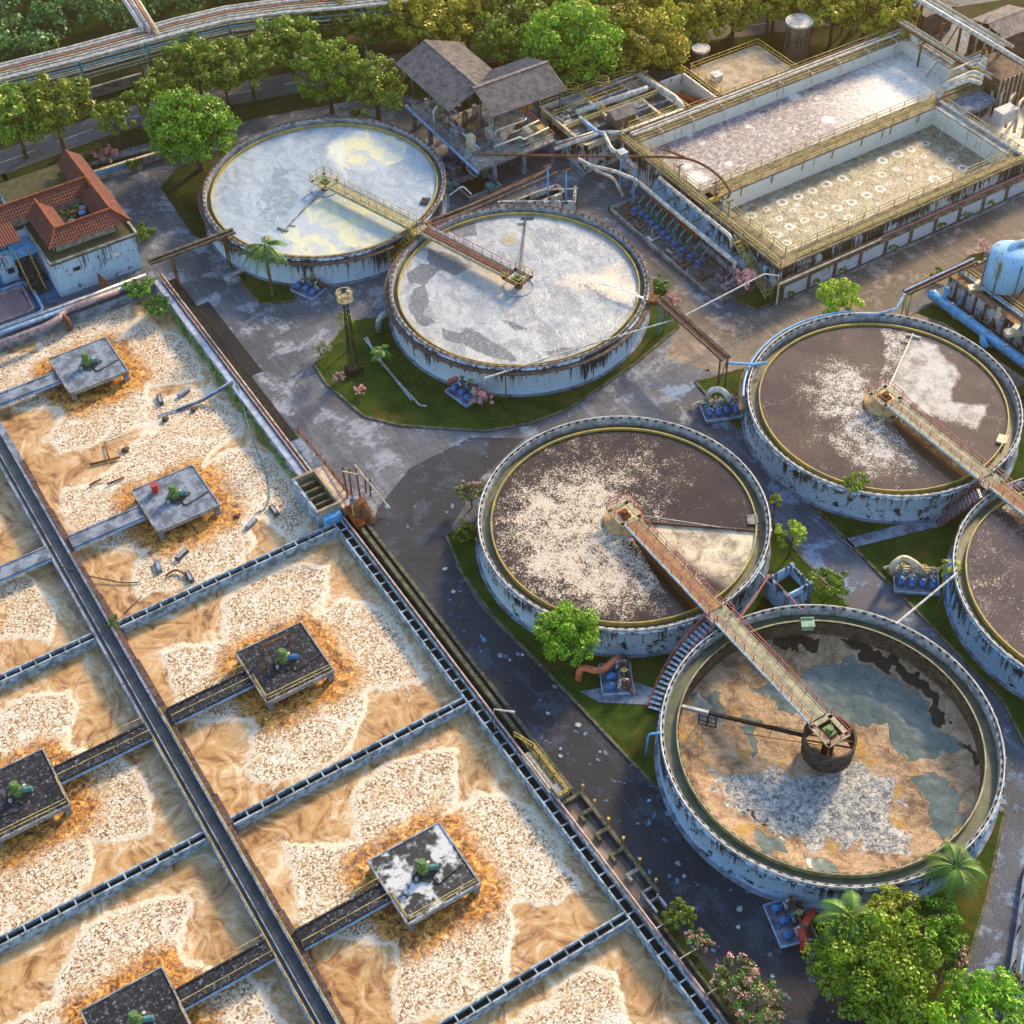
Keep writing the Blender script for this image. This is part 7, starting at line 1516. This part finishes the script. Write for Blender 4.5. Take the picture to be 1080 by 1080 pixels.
s = MB(); s.tube([(116.8,96.9,1.0),(117.3,50,1.0)], .62, 18); s.ball((116.8,96.9,1.0), .66, 14); s.build('pipe', mlblue, t, True)
s = MB(); s.tube([(117,88.6,1.0),(115.8,87.4,.9),(115.5,86.6,.8)], .40, 12); s.tube([(117.0,95.3,1.4),(117.6,95.7,2.2)], .28, 10); s.ball((117.6,95.7,2.3), .36, 10); s.build('branch', mlblue, t, True)
for y in (94,91,88,85,82): s = MB(); s.tube([(117,y,1.0),(117,y-.18,1.0)], .72, 18); s.build('flange', mgalv, t)
for y in (93,87,81,75): s = MB(); s.box(116.6,117.4,y-.3,y+.3,0,.5); s.build('saddle', mconc, t)
s = MB(); s.tube([(117.2,93.4,1.6),(120.5,94.4,3.1)], .11, 8); tag(s.build('pipe', mblue), 'dark blue pipe crossing from the big blue pipe over the retaining wall', 'pipe')
mtank = streak_mat('blue_tank_paint', (.16,.42,.74), (.36,.56,.78), (.24,.22,.10), .25, 0, (.55,.62,.68))
def blue_tank(px, py, z, r_, h, lb):
    x, y = at(px, py, z); t = thing('blue_tank', lb, 'storage tank', (x, y, 2.7)); z0 = z-h
    s = MB(); s.rev(x, y, [(.01,z0-.5),(r_*.7,z0-.3),(r_,z0),(r_,z),(r_*.92,z+.4),(r_*.6,z+.75),(.01,z+.9)], 36); s.build('shell', mtank, t, True)
    for k in range(6): a = k*math.pi/3+.3; s = MB(); s.bar((x+r_*1.03*math.cos(a),y+r_*1.03*math.sin(a),2.7),(x+r_*1.03*math.cos(a),y+r_*1.03*math.sin(a),z),.16); s.build('leg', mteal, t)
    s = MB(); s.box(x+.3,x+4,y-2.6,y+.6,z+.15,z+.27); s.build('platform', mplank, t)
    s = MB(); s.rail([(x+.3,y-2.6,z+.27),(x+4,y-2.6,z+.27)], 1.0, 1.2, .05, 2); s.build('railing', myel, t)
    s = MB(); s.tube(fillet([(x-.3,y,z+.8),(x+.4,y+.2,z+1.1),(x+4.5,y-.5,z+1.0)], .6), .35, 10); s.build('top_pipe', mtank, t, True); return t
blue_tank(1066, 268, 7.8, 2.4, 4.2, 'blue storage tank on teal legs at the right edge, whole one')
blue_tank(1108, 322, 7.0, 2.4, 3.8, 'second blue storage tank, mostly beyond the right edge')
x, y = at(1052,333,2.9); s = MB(); s.cyl((x,y,2.7), .5, .4, 12); s.cyl((x,y,3.1), .25, .9, 10); tag(s.build('drain_valve', mcream), 'cream drain fitting under the whole blue storage tank', 'fitting')
for px, py, lb in ((1030,305,'pale block beside the trestle end on the raised yard'), (1069,352,'orange brown block on the raised yard below the blue tanks')):
    x, y, z = at3(px, py, 2.8); s = MB(); s.obox((x,y,3.0), 2.2, 1.0, .5, -.4); s.obox((x+.4,y+.2,3.4), .9, .7, .4, .3); tag(s.build('block', mcream), lb, 'block')
# bottom right corner wall, kerb boxes
t = thing('lane_wall', 'low wall with a pipe along the right side of the bottom right lane', 'wall', (65, 30, 0)); a, b = at(1056,1100,.4), at(1082,915,.4)
s = MB(); s.bar((*a,.4),(*b,.4),.35,.8); s.build('wall', mconc_b, t); s = MB(); s.tube([(a[0]+.5,a[1]-.4,1.0),(b[0]+.5,b[1]-.4,1.0)], .14, 8); s.build('pipe', mbeam, t)
for i in range(6): k = i/5; s = MB(); s.bar((a[0]+(b[0]-a[0])*k, a[1]+(b[1]-a[1])*k, .8),(a[0]+(b[0]-a[0])*k, a[1]+(b[1]-a[1])*k, 2.0),.09); s.build('post', mblack, t)
x, y = at(1076,1040,0); tree('flowering_shrub', 'small red flowered shrub at the bottom right corner beside the lane wall', 'shrub', 1.2, 1.3, 20, 46, .26, leaf_mat('red_flowering_leaf', (.05,.12,.02), (.12,.2,.03), (.5,.06,.03)), 71, .8, .07, (x, y, 0))
# scattered pale rags and stones on the asphalt lane
rg_ = random.Random(12)
for i in range(44):
    px = rg_.choice([(460,625,500,560),(480,690,560,700),(560,720,640,800),(640,800,760,930),(700,880,860,1040)]); x, y = at(rg_.uniform(px[0], px[2]), rg_.uniform(px[1], px[3]), 0)
    if not 42.6 < x < 48: continue
    s = MB(); a0 = rg_.uniform(0, 6); k = rg_.randint(5, 8); r_ = rg_.uniform(.12, .34); pl = [(x+r_*rg_.uniform(.5,1.2)*math.cos(a0+6.283*j/k), y+r_*rg_.uniform(.5,1.2)*math.sin(a0+6.283*j/k)) for j in range(k)]
    s.prism(pl, .006, .04+.04*rg_.random()); tag(s.build('scrap', rg_.choice([mbeam, mgalv, mconc_b])), 'small pale scrap lying on the dark asphalt lane', 'scrap', 'pale scraps on the asphalt lane')

# ------------------------------------------------------------------ golden evening haze
hz = MB().box(-450, 620, -300, 700, -1.5, 121.5); h_ = hz.build('haze', bpy.data.materials.new('haze_air')); h_['kind'] = 'stuff'
hm = h_.data.materials[0]; hm.use_nodes = True; ht = hm.node_tree; ht.nodes.remove(ht.nodes['Principled BSDF']); pv = ht.nodes.new('ShaderNodeVolumePrincipled')
pv.inputs['Density'].default_value = HAZE; pv.inputs['Color'].default_value = (1.0, .72, .34, 1); pv.inputs['Anisotropy'].default_value = .72
ht.links.new(pv.outputs[0], ht.nodes['Material Output'].inputs['Volume'])
